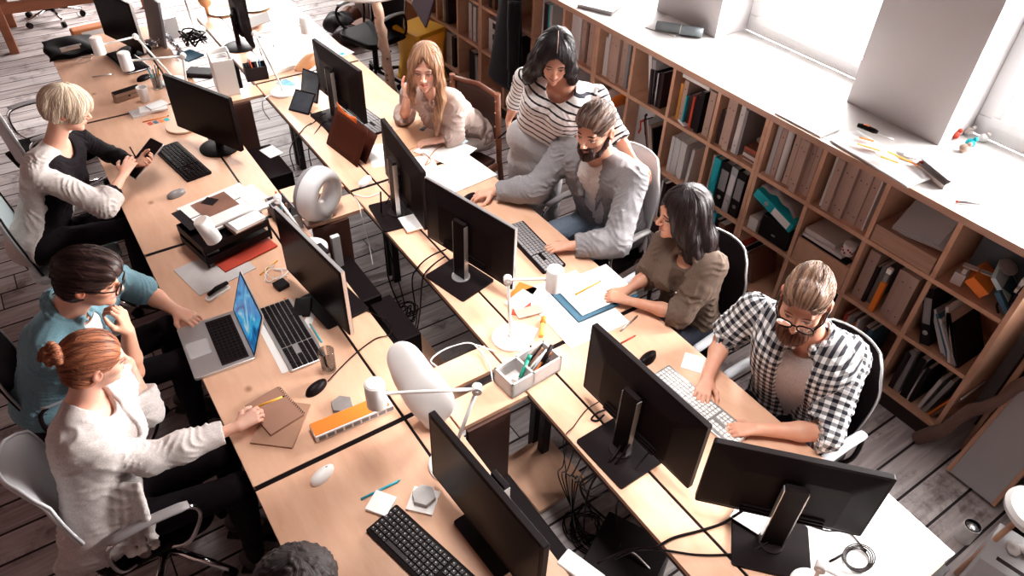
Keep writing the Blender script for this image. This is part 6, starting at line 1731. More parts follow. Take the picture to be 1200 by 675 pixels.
mouse('black mouse under the blazer man right hand', (551, 233), PI + .1, M_black)
mouse('small white mouse near the ring speaker and the orange folder', (428, 214), .5, M_white)

# --- around the blonde woman
c = P(166, 187, .86)
T_ = thing('tablet', 'dark tablet held by the blonde woman above the desk', 'tablet', (0, 0, 0))
ex = (P(183, 162, .93) - P(148, 206, .79)).normalized(); ey = Vector((-.80, -.05, .60)).cross(ex).normalized()
TM = frame_M(c + Vector((.01, -.03, .02)), ex, ey)
m = MB(); m.M = TM; obj('case', m.prism(rrect(.25, .18, .010), -.004, .004), M_silver, T_, bev=.001)
m = MB(); m.M = TM; obj('front_glass', m.prism(rrect(.244, .174, .008), .0042, .0048), M_screen, T_)
m = MB(); m.M = TM; obj('back_glass', m.prism(rrect(.244, .174, .008), -.0048, -.0042), M_screen, T_)
one('stylus', MB().tube([P(152, 172, .97), P(160, 186, .90)], .004, 8), M_black, 'thin black stylus in the right hand of the blonde woman', 'stylus')
c = P(151, 115, DZ)
o = one('wooden_radio', MB().prism(rrect(.18, .055, .004), 0, .060), wood_mat('zebra wood', (.40, .25, .17), (.13, .07, .05), (1, 1, 26), knots=False), 'small striped wooden block speaker with black top beside the cup', 'speaker', loc=(c.x, c.y, DZ), rz=.22, bev=.002)
obj('top_plate', MB().b2((-.088, -.026, .0602), (.088, .026, .063)), M_black, o); obj('knob', MB().lathe([(.006, 0), (.006, .004), (0, .004)], 12, c=(-.0, -.0277, .03), ax=(0, -1, 0)), M_black, o)
cup('paper_cup', (171, 119), .026, .036, .105, M_white, 'white cup standing beside the small wooden block speaker', 'cup')
stick('pen', (108, 90), (131, 87), .0045, M_silver, 'silver pen alone on the far left desk', 'pen', tip=M_dark)
for j, (px, a, b, rz, mm, l) in enumerate((((172, 131), .20, .10, .1, M_paper2, 'lowest'), ((180, 128), .17, .09, -.15, M_paper, 'middle'), ((184, 124), .12, .08, .3, mat('clear sleeve', (.7, .68, .68), .3), 'topmost'))):
    sheet('paper_pile', px, a, b, rz, mm, 'pale papers between the white cup and the first monitor, %s of three' % l, 'papers', z=DZ + .012 * j, h=.011, group='papers beside the white cup')
stick('pencil', (167, 143), (196, 136), .004, mat('orange pencil paint', (.75, .22, .03), .4), 'orange pencil in front of the pale paper pile', 'pencil', tip=M_dark)
for j, mm in enumerate(('r', 'bl', 'o', 't')):
    sheet('index_tab', (176 + 6.5 * j, 145 - 1.6 * j), .025, .040, .25, bm(mm), '%s sticky index tab in the strip by the first monitor, %s from the left' % (BC[mm][1], ORD[j]), 'sticky note', group='sticky index tabs')
cup('pen_glass', (186, 103), .030, .036, .09, mat('cloudy glass', (.6, .58, .58), .1, trans=.8), 'small glass full of pens at the first monitor', 'glass')
for j in range(7):
    c = P(186, 103, DZ); a = j * .9
    one('pen', MB().tube([(c.x + .010 * math.cos(a), c.y + .010 * math.sin(a), DZ + .010), (c.x + .034 * math.cos(a), c.y + .034 * math.sin(a), DZ + .15)], .004, 8), (M_black, bm('bl'), M_white, M_dark, bm('t'), M_black, bm('oc'))[j], ('black', 'dark blue', 'white', 'charcoal', 'teal', 'short black', 'yellow')[j] + ' pen in the small glass by the first monitor', 'pen', 'pens in the small glass')
c = P(207, 153, DZ)
one('wooden_disc', MB().lathe([(0, .001), (.105, .001), (.108, .006), (.105, .014), (0, .014)], 36, c=(c.x + .05, c.y + .03, DZ)), mat('pale turned wood', (.62, .40, .28), .5), 'round pale wooden disc under the first monitor of the left row', 'disc')
# black bag
c = P(84, 56, DZ)
m = MB().grid(lambda u, v: (c.x - .01 + (u - .5) * .34 + .01 * math.sin(9 * v), c.y + (v - .5) * .40 + .01 * math.sin(11 * u), DZ + .006 + .055 * (math.sin(PI * u) * math.sin(PI * v)) ** .45 * (.75 + .25 * math.sin(8 * u + 5 * v))), 18, 18)
o = one('black_bag', m, mat('black nylon', (.006, .003, .004), .7, spec=.08, bump=.5, bscale=25), 'flat black bag lying on the corner of the far left desk', 'bag', solid=.004)
obj('silver_clasp', MB().box((0, 0, .004), (.13, .04, .02), .1).box((.03, 0, .016), (.10, .015, .008), .1), M_silver, o, loc=P(82, 57, DZ + .065), bev=.002)
c = P(97, 70, DZ + .003)
one('earphones', MB().tube(spline([(c.x - .05, c.y, c.z), (c.x, c.y + .06, c.z), (c.x + .06, c.y, c.z), (c.x, c.y - .05, c.z), (c.x - .05, c.y - .01, c.z + .004), (c.x - .01, c.y + .03, c.z + .004), (c.x + .07, c.y + .05, c.z)], 6), .0022, 6).ell((c.x + .07, c.y + .05, c.z + .004), (.008, .006, .006)).ell((c.x, c.y + .02, c.z + .006), (.008, .006, .006)), M_silver, 'silver earphones curled in front of the black bag', 'earphones')

# --- far monitors
def monitor_w(label, A, B, **k):
    """like monitor(), with the two lower corners on the level z=.81"""
    q = (P(A[0], A[1], .815), P(B[0], B[1], .815))
    def px(v):
        r = RW @ (np.array((v.x, v.y, 1.17)) - np.array((0, 0, CAMZ))); return (600 + FOC * r[0] / r[2], 337.5 + FOC * r[1] / r[2])
    return monitor(label, px(q[0]), px(q[1]), **k)
monitor_w('black monitor with pale frame farthest in the left row near the black bag', (124.7, 40), (170, 62), w=.52, bright=1, stand='round')
monitor_w('black monitor standing beyond the white magazine box, screen to the left', (272, 24), (302, 62), w=.50, stand='round')
c = P(186, 58, DZ)
one('grey_backboard', MB().box((0, 0, .17), (.02, .30, .34)), mat('grey felt board', (.30, .29, .31), .8), 'grey upright board behind the farthest left monitor', 'board', loc=(c.x + .03, c.y + .13, DZ), rot=(.0, .12, .15), bev=.004)
c = P(192, 45, DZ)
o = one('white_box', MB().b2((-.05, -.07, .001), (.05, .07, .16)), M_white, 'small white box with a red mark beside the grey upright board', 'box', loc=(c.x + .06, c.y + .02, DZ), rz=.2, bev=.003)
obj('red_mark', MB().box((-.051, .0, .11), (.002, .05, .03)), bm('r'), o)
# tinsel garland
pts = spline([P(172, 50, DZ + .03), P(182, 50, DZ + .05), P(193, 42, DZ + .06), P(203, 50, DZ + .05), P(212, 62, DZ + .03)], 8)
m = MB(); r_ = random.Random(5)
m.tube(pts, .010, 6)
for i in range(520):
    q = pts[r_.randrange(len(pts))]; d = Vector((r_.gauss(0, 1), r_.gauss(0, 1), r_.gauss(0, 1))).normalized()
    s_ = d.cross(Vector((r_.random(), r_.random(), r_.random()))).normalized() * .0035
    e = q + d * r_.uniform(.018, .034)
    if e.z < DZ + .003: e.z = DZ + .003
    m.add([q - s_, q + s_, e + s_, e - s_], [(0, 1, 2, 3)])
tag(one('tinsel_garland', m, mat('silver tinsel', (.75, .75, .78), .2, metal=.9), 'silver tinsel garland between the far left monitors', 'garland'), kind='stuff')
# cable heap and blue thing
def heap(name, px, z, n, R0, r, m, label, cat='cable', seed=1, hh=.05, fl=(.0, 0)):
    c = P(px[0], px[1], z); q = random.Random(seed); mb = MB()
    for k in range(n):
        a0 = q.random() * 6; pts = []
        for i in range(9):
            a = a0 + i * .8; rr = R0 * q.uniform(.35, 1); pts.append((c.x + rr * math.cos(a), c.y + rr * math.sin(a), z + r + q.random() * hh))
        mb.tube(spline(pts, 5), r, 6)
    return one(name, mb, m, label, cat)
heap('cable_heap', (228, 52), DZ, 7, .10, .006, M_black, 'tangled heap of black cables left of the white magazine box', seed=3, hh=.10)
sheet('blue_folder', (222, 66), .14, .16, .4, bm('bl'), 'dark blue glossy folder under the cable heap', 'folder', h=.012)
sheet('dark_pouch', (236, 88), .13, .20, .9, bm('k'), 'black pouch between the cable heap and the white magazine box', 'pouch', h=.035, bev=.012)
# white magazine box with cable coil
c = P(277, 112, DZ)
t = thing('magazine_box', 'tall open white box holding a white cable coil', 'box', (c.x - .02, c.y + .13, DZ), -.12)
m = MB(); w_, l_, h_ = .135, .23, .25; k_ = .005
m.b2((-w_ / 2, -l_ / 2, 0), (w_ / 2, -l_ / 2 + k_, h_)).b2((-w_ / 2, l_ / 2 - k_, 0), (w_ / 2, l_ / 2, h_)).b2((-w_ / 2, -l_ / 2, 0), (-w_ / 2 + k_, l_ / 2, h_)).b2((w_ / 2 - k_, -l_ / 2, 0), (w_ / 2, l_ / 2, h_)).b2((-w_ / 2, -l_ / 2, 0), (w_ / 2, l_ / 2, .006))
obj('box_body', m, M_white, t)
obj('packing', MB().b2((-w_ / 2 + .006, -l_ / 2 + .006, .007), (w_ / 2 - .006, l_ / 2 - .006, h_ - .035)), M_paper2, t)
mc = MB()
for i in range(3): mc.tube([(.045 * math.cos(a) + .004 * i, -.01 + .052 * math.sin(a) + .008 * i, h_ - .03 + .006 * i + .004 * math.sin(3 * a)) for a in [2 * PI * k / 20 for k in range(21)]], .0038, 6)
tag(obj('cable_coil', mc, M_white, None, loc=(c.x - .02, c.y + .13, DZ), rz=-.12), 'white cable coil lying in the tall white box', 'cable')

# --- right row, far part
c = P(322, 80, DZ)
one('paper_tray', MB().b2((-.11, -.16, .001), (.11, .16, .03)).box((.0, .03, .11), (.006, .26, .16), .0), M_white, 'white open document tray beneath the third lamp arm', 'tray', loc=(c.x, c.y + .06, DZ), rz=.15, bev=.003)
one('foam_sheet', MB().box((0, 0, .13), (.20, .008, .26)), mat('translucent white plastic', (.80, .79, .79), .35), 'white plastic sheet standing upright before the document tray', 'sheet', loc=(c.x + .02, c.y - .09, DZ), rot=(-.35, 0, .15))
for j in range(3):
    one('white_book', MB().box((0, 0, .006), (.17, .12, .010)), M_paper, 'white booklet fanned out on the sunlit far desk, %s from below' % ORD[j], 'booklet', 'white booklets on the sunlit desk', loc=P(296 + 4 * j, 24, DZ + .012 + .018 * j), rot=(.12 * j, -.10 * j, .4 - .3 * j))
c = P(303, 95, DZ)
o = one('pen_tray', MB().b2((-.075, -.055, .001), (-.070, .055, .095)).b2((.070, -.055, .001), (.075, .055, .095)).b2((-.075, -.055, .001), (.075, -.05, .095)).b2((-.075, .05, .001), (.075, .055, .095)).b2((-.075, -.055, .001), (.075, .055, .006)), bm('k'), 'black box full of black pens at the base of the third lamp', 'pen box', loc=(c.x + .01, c.y + .06, DZ), rz=-.15)
for j in range(6):
    one('pen', MB().tube([(c.x - .04 + .018 * j, c.y + .05, DZ + .012), (c.x - .06 + .022 * j, c.y + .03 + .02 * (j % 3), DZ + .13)], .005, 8), (M_black, M_dark, bm('r'), M_black, bm('lg'), bm('bl'))[j], '%s pen leaning in the black pen box' % ('black', 'charcoal', 'red', 'long black', 'light grey', 'navy')[j], 'pen', 'pens in the black pen box')
M_pic = mat('glossy dark photo', (.05, .055, .065), .15, var=.9, vscale=9)
for j, (px, rz, h_, l) in enumerate((((362, 118), -1.15, .20, 'black-framed glossy dark picture leaning on the right row'), ((350, 132), -1.0, .15, 'second glossy picture lying against the black-framed one'))):
    c = P(px[0], px[1], DZ)
    t = thing('leaning_picture', l, 'picture', (c.x, c.y, DZ), 0, rot=(0, 0, rz))
    obj('frame', MB().box((0, 0, h_ / 2), (.16, .008, h_)), M_black, t, rot=(-.35 - .45 * j, 0, 0)); obj('picture', MB().box((0, -.0046, h_ / 2), (.145, .001, h_ - .02)), M_pic, t, rot=(-.35 - .45 * j, 0, 0))
c = P(341, 100, DZ)
sheet('photo_card', (335, 98), .09, .12, .3, mat('blue and red photo', (.12, .30, .42), .3, var=.9, vscale=30), 'small blue and red photo card by the third lamp', 'card')
c = P(362, 80, DZ)
m = MB().grid(lambda u, v: (c.x - .11 + .24 * u, c.y - .02 + (.075 * math.sin(PI * min(1, u * 1.1)) ** .6) * math.cos(PI * v), DZ + .012 + .08 * u * math.sin(PI * u * .8) + .055 * math.sin(PI * v) * math.sin(PI * u) ** .5), 18, 12)
one('wooden_scoop', m, mat('tan leather', (.55, .25, .11), .4), 'curved tan leather scoop between the picture frames and a monitor', 'scoop', solid=.004)
c = P(243, 16, DZ)
one('wooden_finial', MB().lathe([(0, .0), (.015, .0), (.016, .06), (.045, .085), (.055, .12), (.035, .155), (0, .162)], 24, c=(c.x, c.y - .02, DZ)), mat('tan leather', (.55, .25, .11), .4), 'tan wooden knob at the far end of the right row', 'knob')
for j, px in enumerate(((262, 14), (299, 9))):
    c = P(px[0], px[1], DZ); one('green_plate', MB().lathe([(0, .002), (.11, .002), (.125, .012), (.122, .014), (.10, .006), (0, .006)], 32, c=(c.x, c.y, DZ)), mat('pale olive glaze', (.62, .60, .40), .4), ('pale green plate beside the tan knob', 'pale green plate right of the far monitor')[j], 'plate')
sheet('paper_sheet', (385, 60), .26, .30, .2, M_paper, 'white sheets along the outer edge of the sunlit desk', 'papers', h=.004); sheet('teal_note', (401, 63), .035, .035, .4, bm('t'), 'small teal note on the sheets behind the monitor top', 'note', z=DZ + .005)
sheet('dark_booklet', (405, 147), .20, .28, -.4, bm('k'), 'black booklet under white sheets beside the pale-key keyboard', 'booklet', h=.012)
sheet('paper_sheet', (404, 140), .13, .19, -.5, M_paper, 'white sheet lying on the black booklet', 'paper', z=DZ + .013)
sheet('ruler', (418, 160), .03, .15, -1.15, bm('t'), 'pale teal ruler on the black booklet', 'ruler', z=DZ + .015)
c = P(411, 183, DZ)
t = thing('brown_folder', 'standing dark brown folder with orange inner sheet', 'folder', (c.x, c.y, DZ), 0)
A = P(384, 168, DZ) - Vector((c.x, c.y, DZ)); B = P(420, 196, DZ) - Vector((c.x, c.y, DZ)); d_ = (B - A).normalized(); nn = Vector((-d_.y, d_.x, 0))
if nn.x < 0: nn = -nn
f = lambda u, v, off, h: tuple((A * (1 - u) + B * u) + nn * (off + .10 * v) + Vector((0, 0, .003 + h * v)))
obj('cover', MB().grid(lambda u, v: f(u, v, -.01, .22), 8, 6), mat('rust brown card', (.045, .010, .005), .6, spec=.1), t, solid=.004)
obj('orange_sheet', MB().grid(lambda u, v: f(.08 + .6 * u, 1, -.015, .21 + .10 * v - .05 * math.sin(PI * u))[:2] + (.20 + .07 * v * (1 - .2 * u) - .03 * math.sin(PI * u),), 10, 4), mat('orange sheet', (.85, .16, .02), .45), t, solid=.002)
obj('back_cover', MB().grid(lambda u, v: f(u, v, .05, .16), 6, 4), mat('rust brown card', (.045, .010, .005), .6, spec=.1), t, solid=.004)
sheet('printed_sheet', (452, 181), .21, .26, -.25, M_paper, 'white sheet with a drawn circle left of the edge-on monitor', 'paper')
c = P(456, 178, DZ + .002); one('drawn_circle', MB().tube([(c.x + .06 * math.cos(a), c.y + .045 * math.sin(a), c.z) for a in [2 * PI * k / 24 for k in range(25)]], .0012, 4), M_silver, 'thin grey wire ring on the white sheet', 'ring')
# envelope and papers before the long-haired blonde
sheet('brown_envelope', (485, 158), .32, .24, .25, mat('brown envelope paper', (.55, .30, .17), .7), 'brown envelope under the arm of the long-haired blonde', 'envelope', h=.003)
sheet('address_label', (496, 151), .05, .03, .5, M_dark, 'dark printed label on the brown envelope', 'label', z=DZ + .0035)
sheet('paper_sheet', (522, 176), .26, .30, .4, M_paper, 'big white paper beside the forearm of the long-haired blonde', 'paper', h=.003, z=DZ + .004)
sheet('paper_sheet', (538, 205), .36, .28, .1, M_paper, 'large white sheets in front of the blazer man', 'papers', h=.004); sheet('paper_sheet', (500, 195), .12, .24, -.3, M_paper, 'narrow white sheet touching the edge-on monitor', 'paper', h=.002)
one('brown_cable', MB().tube(spline([P(478, 190, DZ + .01), P(487, 183, DZ + .014), P(497, 180, DZ + .014), P(505, 188, DZ + .01), P(498, 193, DZ + .01), P(510, 176, DZ + .012), P(525, 168, DZ + .012)], 6), .003, 6), mat('tan cord', (.45, .20, .08), .5), 'tan cord curling over the white papers', 'cable')
sheet('cyan_card', (540, 165), .06, .08, .3, mat('ice blue cover', (.50, .66, .72), .5), 'ice blue card at the elbow of the long-haired blonde', 'card', z=DZ + .008)
sheet('sticky_pad', (483, 262), .11, .13, -.1, M_paper, 'white sticky pad lying on the foot of the edge-on monitor', 'notepad', z=DZ + .014, h=.012)

# --- ring speaker
c = P(384, 262, DZ); 
t = thing('ring_speaker', 'white ring-shaped desk speaker standing on the wooden plank', 'speaker', (c.x + .01, c.y + .08, DZ), -1.05)
R1 = .150
def ring(u, v, sc=1.0):
    a = 2 * PI * u; b = 2 * PI * v
    cx_ = .105; w_ = .050 + .012 * math.cos(a)
    r = cx_ + w_ * math.cos(b) * .95
    x = .060 * math.sin(b) * (1 + .25 * math.cos(b)) - .02 * math.cos(b)
    return (x, r * math.sin(a), R1 - .002 - r * math.cos(a) * 1.0)
obj('ring_body', MB().grid(ring, 56, 24), mat('white speaker shell', (.66, .64, .65), .3), t)
obj('fabric_side', MB().grid(lambda u, v: (lambda q: (q[0] + .0015, R1 * 0 + q[1] * 1.01, R1 + (q[2] - R1) * 1.01))(ring(u, .70 + .27 * v)), 56, 6), mat('grey speaker cloth', (.24, .23, .24), .8, bump=.5, bscale=500), t, solid=.001)
obj('control_mark', MB().box((0.0, 0, .055), (.02, .03, .003)), M_dark, t)
obj('foot', MB().lathe([(0, 0), (.05, 0), (.05, .006), (.03, .012), (0, .012)], 24), M_white, t)
# --- concrete pen tray
c = P(622, 446, DZ)
A = P(600, 468, DZ); B = P(657, 434, DZ); rz = math.atan2(B.y - A.y, B.x - A.x); L_ = (B - A).length
w_ = .125; h_ = .085; k_ = .009
o3 = A + (B - A) / 2 + Vector((-math.sin(rz), math.cos(rz), 0)) * w_ / 2
t = thing('pencil_tray', 'pale concrete desk tray with two compartments of pens', 'tray', (o3.x, o3.y, DZ), rz)
M_conc = mat('pale concrete', (.52, .49, .48), .8, var=.15, vscale=18, bump=.3, bscale=90)
m = MB().b2((-L_ / 2, -w_ / 2, 0), (L_ / 2, -w_ / 2 + k_, h_)).b2((-L_ / 2, w_ / 2 - k_, 0), (L_ / 2, w_ / 2, h_)).b2((-L_ / 2, -w_ / 2, 0), (-L_ / 2 + k_, w_ / 2, h_)).b2((L_ / 2 - k_, -w_ / 2, 0), (L_ / 2, w_ / 2, h_)).b2((-L_ / 2, -w_ / 2, 0), (L_ / 2, w_ / 2, .012)).b2((-.025, -w_ / 2, 0), (-.016, w_ / 2, h_))
obj('tray_body', m, M_conc, t)
Rz = Matrix.Rotation(rz, 3, 'Z'); T3 = lambda x, y, z: o3 + Rz @ Vector((x, y, z))
pens = (('black', M_black), ('charcoal', M_dark), ('orange', bm('o')), ('light grey', bm('lg')), ('black', M_black), ('white', M_white), ('brown', bm('br')), ('black', M_black), ('yellow', bm('oc')))
for j, (nm, mm) in enumerate(pens):
    y = -.045 + .010 * j
    one('pen', MB().tube([T3(-.005, y, .020), T3(.09 + .01 * (j % 3), y * .9 + .004, .075 + .012 * (j % 4))], .0048, 8), mm, '%s pen in the concrete tray, %s from the front' % (nm, ORD[j]), 'pen', 'pens in the concrete tray')
o = one('marker_pen', MB().tube([T3(-.06, -.02, .045), T3(.0, .005, .096)], .009, 10), mat('green marker', (.01, .25, .16), .4), 'green marker lying across the concrete tray', 'marker'); obj('cap', MB().tube([T3(0, .005, .096), T3(.018, .013, .110)], .010, 10), mat('green marker', (.01, .25, .16), .4), o)
o = one('black_marker', MB().tube([T3(.05, -.035, .085), T3(.125, -.005, .115)], .010, 10), M_black, 'thick black marker on top of the pens in the concrete tray', 'marker')
one('white_plug', MB().tube([T3(-.085, -.01, .03), T3(-.05, .0, .035)], .014, 10), M_white, 'white plug in the front compartment of the concrete tray', 'plug')
one('orange_clip', MB().box(tuple(T3(-.08, -.035, .03)), (.03, .02, .015), rz), bm('o'), 'orange clip in the front compartment of the concrete tray', 'clip')
# --- around the lamp on the right
o = one('glue_stick', MB().cyl(P(634, 394, DZ + .011), P(636, 380, DZ + .011), .011), mat('yellow glue stick', (.85, .45, .08), .4), 'yellow glue stick with orange cap beside the concrete tray', 'glue stick'); obj('cap', MB().cyl(P(636, 380, DZ + .011), P(637.5, 372, DZ + .011), .0118), bm('o'), o)
for j, (px, a, b, rz_, mm, l) in enumerate((((612, 344), .14, .10, .5, 'o', 'orange card under the papers left of the drawing board'), ((610, 352), .14, .09, .25, 'w', 'white printed card on top of the orange card'), ((620, 365), .13, .06, -.2, 'be', 'beige slip beside the yellow glue stick'), ((611, 362), .10, .08, .8, 'r', 'red card edge below the white printed card'))):
    sheet('card', px, a, b, rz_, bm(mm), l, 'card', z=DZ + .002 * ((j * 2) % 5), h=.002)
sheet('lamp_papers', (608, 395), .17, .13, .6, M_paper, 'white sheets lying under the lamp near the concrete tray', 'papers', h=.003)
# drawing board stack
rzd = drz((652, 349), (736, 315 + 0)); 
sheet('big_sheet', (672, 360), .34, .44, rzd - PI / 2 + 1.57, M_paper, 'large curled white sheet under the drawing board', 'paper', h=.002)
sheet('drawing_board', (694, 344), .36, .27, rzd, bm('bl'), 'dark blue clipboard carrying white drawing sheets by the olive shirt woman', 'clipboard', z=DZ + .004, h=.010)
sheet('drawing_sheet', (697, 339), .33, .25, rzd, M_paper, 'white drawing sheets on the dark blue clipboard', 'drawing', z=DZ + .015, h=.004)
stick('yellow_pencil', (674, 345), (702, 330), .0042, mat('yellow pencil paint', (.85, .42, .04), .4), 'yellow pencil lying on the white drawing sheets', 'pencil', z=DZ + .020, tip=M_dark)
stick('ballpoint_pen', (727, 388), (746, 371), .0045, M_silver, 'silver ballpoint pen near the elbow of the olive shirt woman', 'pen', tip=M_black)
stick('red_pencil', (728, 402), (743, 394), .004, bm('r'), 'red pencil lying above the large black monitor', 'pencil', tip=M_black)
# --- black paper trays with pictures
c = P(262, 275, DZ)
rzt = drz((210, 250), (310, 208))
t = thing('paper_tray', 'black two-tier paper tray in the middle of the left row', 'tray', (P(268, 285, DZ).x, P(268, 285, DZ).y, DZ + .012), rzt)
w_, l_ = .36, .27
for j in range(2):
    z = .02 + .065 * j
    m = MB().b2((-w_ / 2, -l_ / 2, z), (w_ / 2, l_ / 2, z + .004)).b2((-w_ / 2, -l_ / 2, z), (w_ / 2, -l_ / 2 + .004, z + .04)).b2((-w_ / 2, l_ / 2 - .004, z), (w_ / 2, l_ / 2, z + .04)).b2((-w_ / 2, -l_ / 2, z), (-w_ / 2 + .004, l_ / 2, z + .04))
    obj('tier', m, M_black, t)
m = MB()
for a in (-1, 1):
    for b in (-1, 1): m.box((a * (w_ / 2 - .006), b * (l_ / 2 - .006), .055), (.010, .010, .11))
obj('posts', m, M_black, t)
sheet('white_sheet', (252, 316), .30, .26, rzt, M_paper2, 'large pale sheet under the black paper trays', 'paper', h=.004)
sheet('red_folder', (286, 296), .30, .15, rzt + .03, bm('r'), 'red folder sticking out below the black paper trays', 'folder', z=DZ + .005, h=.006)
ztt = DZ + .135
sheet('white_album', (262, 245), .36, .30, rzt, M_white, 'white picture album lying across the top of the black trays', 'album', z=ztt - .012, h=.012, bev=.001)
sheet('brown_photo', (252, 240), .19, .16, rzt, mat('sepia photo', (.22, .11, .08), .3, var=.7, vscale=7), 'brown sepia photo in the white album', 'photo', z=ztt + .001); sheet('black_photo', (217, 258), .05, .20, rzt, bm('k'), 'black photo strip at the left of the white album', 'photo', z=ztt + .001)
sheet('white_print', (294, 228), .11, .17, rzt, M_paper, 'white blank print at the right of the white album', 'print', z=ztt + .001); sheet('black_eye_print', (246, 236), .06, .07, rzt + .5, bm('k'), 'black shape on the brown sepia photo', 'print', z=ztt + .0025)
for j in range(6): sheet('paper_stack', (285 + .5 * j, 262 - 1.0 * j), .16, .12, rzt + .02 * (j % 3), M_paper if j > 1 else bm('br'), '%s sheet bundle in the small pile behind the lamp head, %s from below' % ('brown' if j < 2 else 'white', ORD[j]), 'papers', z=ztt + .003 + .006 * j, h=.0055, group='small sheet pile on the album')
c = P(245, 290, DZ + .09)
one('mesh_funnel', MB().grid(lambda u, v: (c.x - .04 + .08 * u, c.y - .03 + .05 * v, c.z - .02 + .05 * u * v), 5, 5), mat('dark metal mesh', (.10, .08, .08), .5, metal=.5), 'dark metal mesh piece below the lamp head', 'mesh', solid=.002)
# grey pen box behind the bright-rimmed monitor
c = P(343, 262, DZ)
t = thing('pen_box', 'grey open box with pens between the ring speaker and a monitor', 'box', (P(338, 262, DZ).x, P(338, 262, DZ).y + .04, DZ), -.62 - .9)
w_, l_, h_, k_ = .24, .10, .09, .006
m = MB().b2((-w_ / 2, -l_ / 2, 0), (w_ / 2, -l_ / 2 + k_, h_)).b2((-w_ / 2, l_ / 2 - k_, 0), (w_ / 2, l_ / 2, h_)).b2((-w_ / 2, -l_ / 2, 0), (-w_ / 2 + k_, l_ / 2, h_)).b2((w_ / 2 - k_, -l_ / 2, 0), (w_ / 2, l_ / 2, h_)).b2((-w_ / 2, -l_ / 2, 0), (w_ / 2, l_ / 2, .01))
obj('box_body', m, MATS['cover grey'], t)
bx = t.location.copy(); Rb = Matrix.Rotation(-1.52, 3, 'Z')
for j, (mm, l) in enumerate(((bm('o'), 'orange'), (mat('sky blue plastic', (.02, .45, .65), .4), 'sky blue'), (M_dark, 'charcoal'), (bm('br'), 'brown'), (M_black, 'black'))):
    q = bx + Rb @ Vector((-.09 + .04 * j, 0, .012)); e = bx + Rb @ Vector((-.10 + .045 * j, .01, .125))
    one('pen', MB().tube([q, e], .0055, 8), mm, '%s pen standing in the grey open box' % l, 'pen', 'pens in the grey open box')
# stapler, glass, pens, phone
c = P(256, 345, DZ)
o = one('stapler', MB().tube([(-.05, 0, .030), (.0, 0, .038), (.06, 0, .034)], [.010, .013, .011], 10, flat=.8), M_black, 'black and white stapler at the left of the laptop screen', 'stapler', loc=(c.x, c.y, DZ), rz=.35)
obj('base', MB().prism(rrect(.13, .034, .012), .001, .014), M_white, o, bev=.002)
c = P(386, 433, DZ)
M_gl = clear_mat('drinking glass', (.985, .985, .985), gloss=.05)
o = one('water_glass', MB().lathe([(0, .001), (.030, .001), (.034, .115), (.0325, .115), (.0285, .010), (0, .010)], 32, c=(c.x, c.y, DZ)), M_gl, 'clear glass of water on the left row below the bright-rimmed monitor', 'glass')
obj('water', MB().lathe([(0, .0105), (.0282, .0105), (.0302, .060), (0, .060)], 32, c=(c.x, c.y, DZ)), clear_mat('water', (.93, .93, .94), gloss=.2), o)
stick('blue_pen', (377, 401), (364, 381), .0045, mat('blue pen barrel', (.03, .35, .45), .3), 'blue pen leaning behind the water glass', 'pen', tip=M_dark)
sheet('white_slip', (362, 376), .04, .30, -.62 - .1, M_paper, 'narrow white paper strip right of the silver-framed keyboard', 'paper')
sheet('desk_phone', (355, 362), .08, .12, -.5, M_black, 'black phone lying near the foot of the bright-rimmed monitor', 'phone', h=.02, bev=.006)
stick('orange_pen', (338, 364), (334, 350), .006, bm('o'), 'orange pen above the silver-framed keyboard', 'pen')
sheet('keyboard_sheet', (325, 398), .10, .42, drz((305, 365), (345, 440)) - PI / 2, M_paper, 'white sheet peeking out under the silver-framed keyboard', 'paper', h=.0008)
c = P(312, 332, DZ)
heap('thin_cables', (322, 322), DZ, 3, .07, .0022, M_white, 'thin white cables behind the laptop screen', seed=8, hh=.015)
stick('yellow_cable', (305, 322), (325, 305), .004, mat('yellow pencil paint', (.85, .42, .04), .4), 'yellow stick among the thin cables behind the laptop', 'stick')
sheet('adapter', (330, 336), .06, .06, .2, M_black, 'black power adapter behind the laptop screen', 'adapter', h=.025, bev=.004)
# notebooks in front of the bun woman
sheet('notebook', (330, 497), .17, .22, drz((296, 500), (330, 525)) + .5, mat('kraft cover', (.36, .19, .12), .6), 'brown kraft notebook lying open-edged under the spiral pad', 'notebook', h=.008)
c = P(322, 482, DZ + .009)
o = one('spiral_pad', MB().box((0, 0, .005), (.15, .20, .010)), mat('kraft cover dark', (.30, .15, .10), .6), 'brown spiral pad under the writing hand', 'notepad', loc=(c.x, c.y, DZ + .009), rz=.18)
m = MB()
for i in range(16): m.lathe([(.007, -.001), (.007, .001)], 10, c=(.076, -.09 + .012 * i, .006), ax=(0, 1, 0))
obj('spiral', m, M_dark, o, solid=.001)
stick('pencil', (303, 476), (331, 465), .0045, mat('yellow pencil paint', (.85, .42, .04), .4), 'yellow pencil in the hand of the woman with the bun', 'pencil', z=DZ + .085, tip=M_dark)
def hexa(label, px, z, r, h, rz, m):
    c = P(px[0], px[1], z); return one('hexagonal_coaster', MB().prism([(r * math.cos(PI / 3 * k), r * math.sin(PI / 3 * k)) for k in range(6)], 0, h), m, label, 'coaster', loc=(c.x, c.y, z), rz=rz, bev=.002)
hexa('dark concrete hexagon near the corded black mouse', (401, 476), DZ, .046, .018, .3, mat('dark concrete', (.22, .19, .18), .8, var=.4, vscale=14))
hexa('pale concrete hexagon lying on a white square tile', (497, 583), DZ + .012, .046, .020, .2, M_conc)
sheet('square_tile', (496, 588), .10, .10, .75, M_white, 'white square tile under the pale hexagon', 'tile', h=.011)
sheet('sticky_pad', (447, 592), .085, .085, .62, M_paper, 'white sticky note pad beside the teal pen', 'notepad', h=.016)
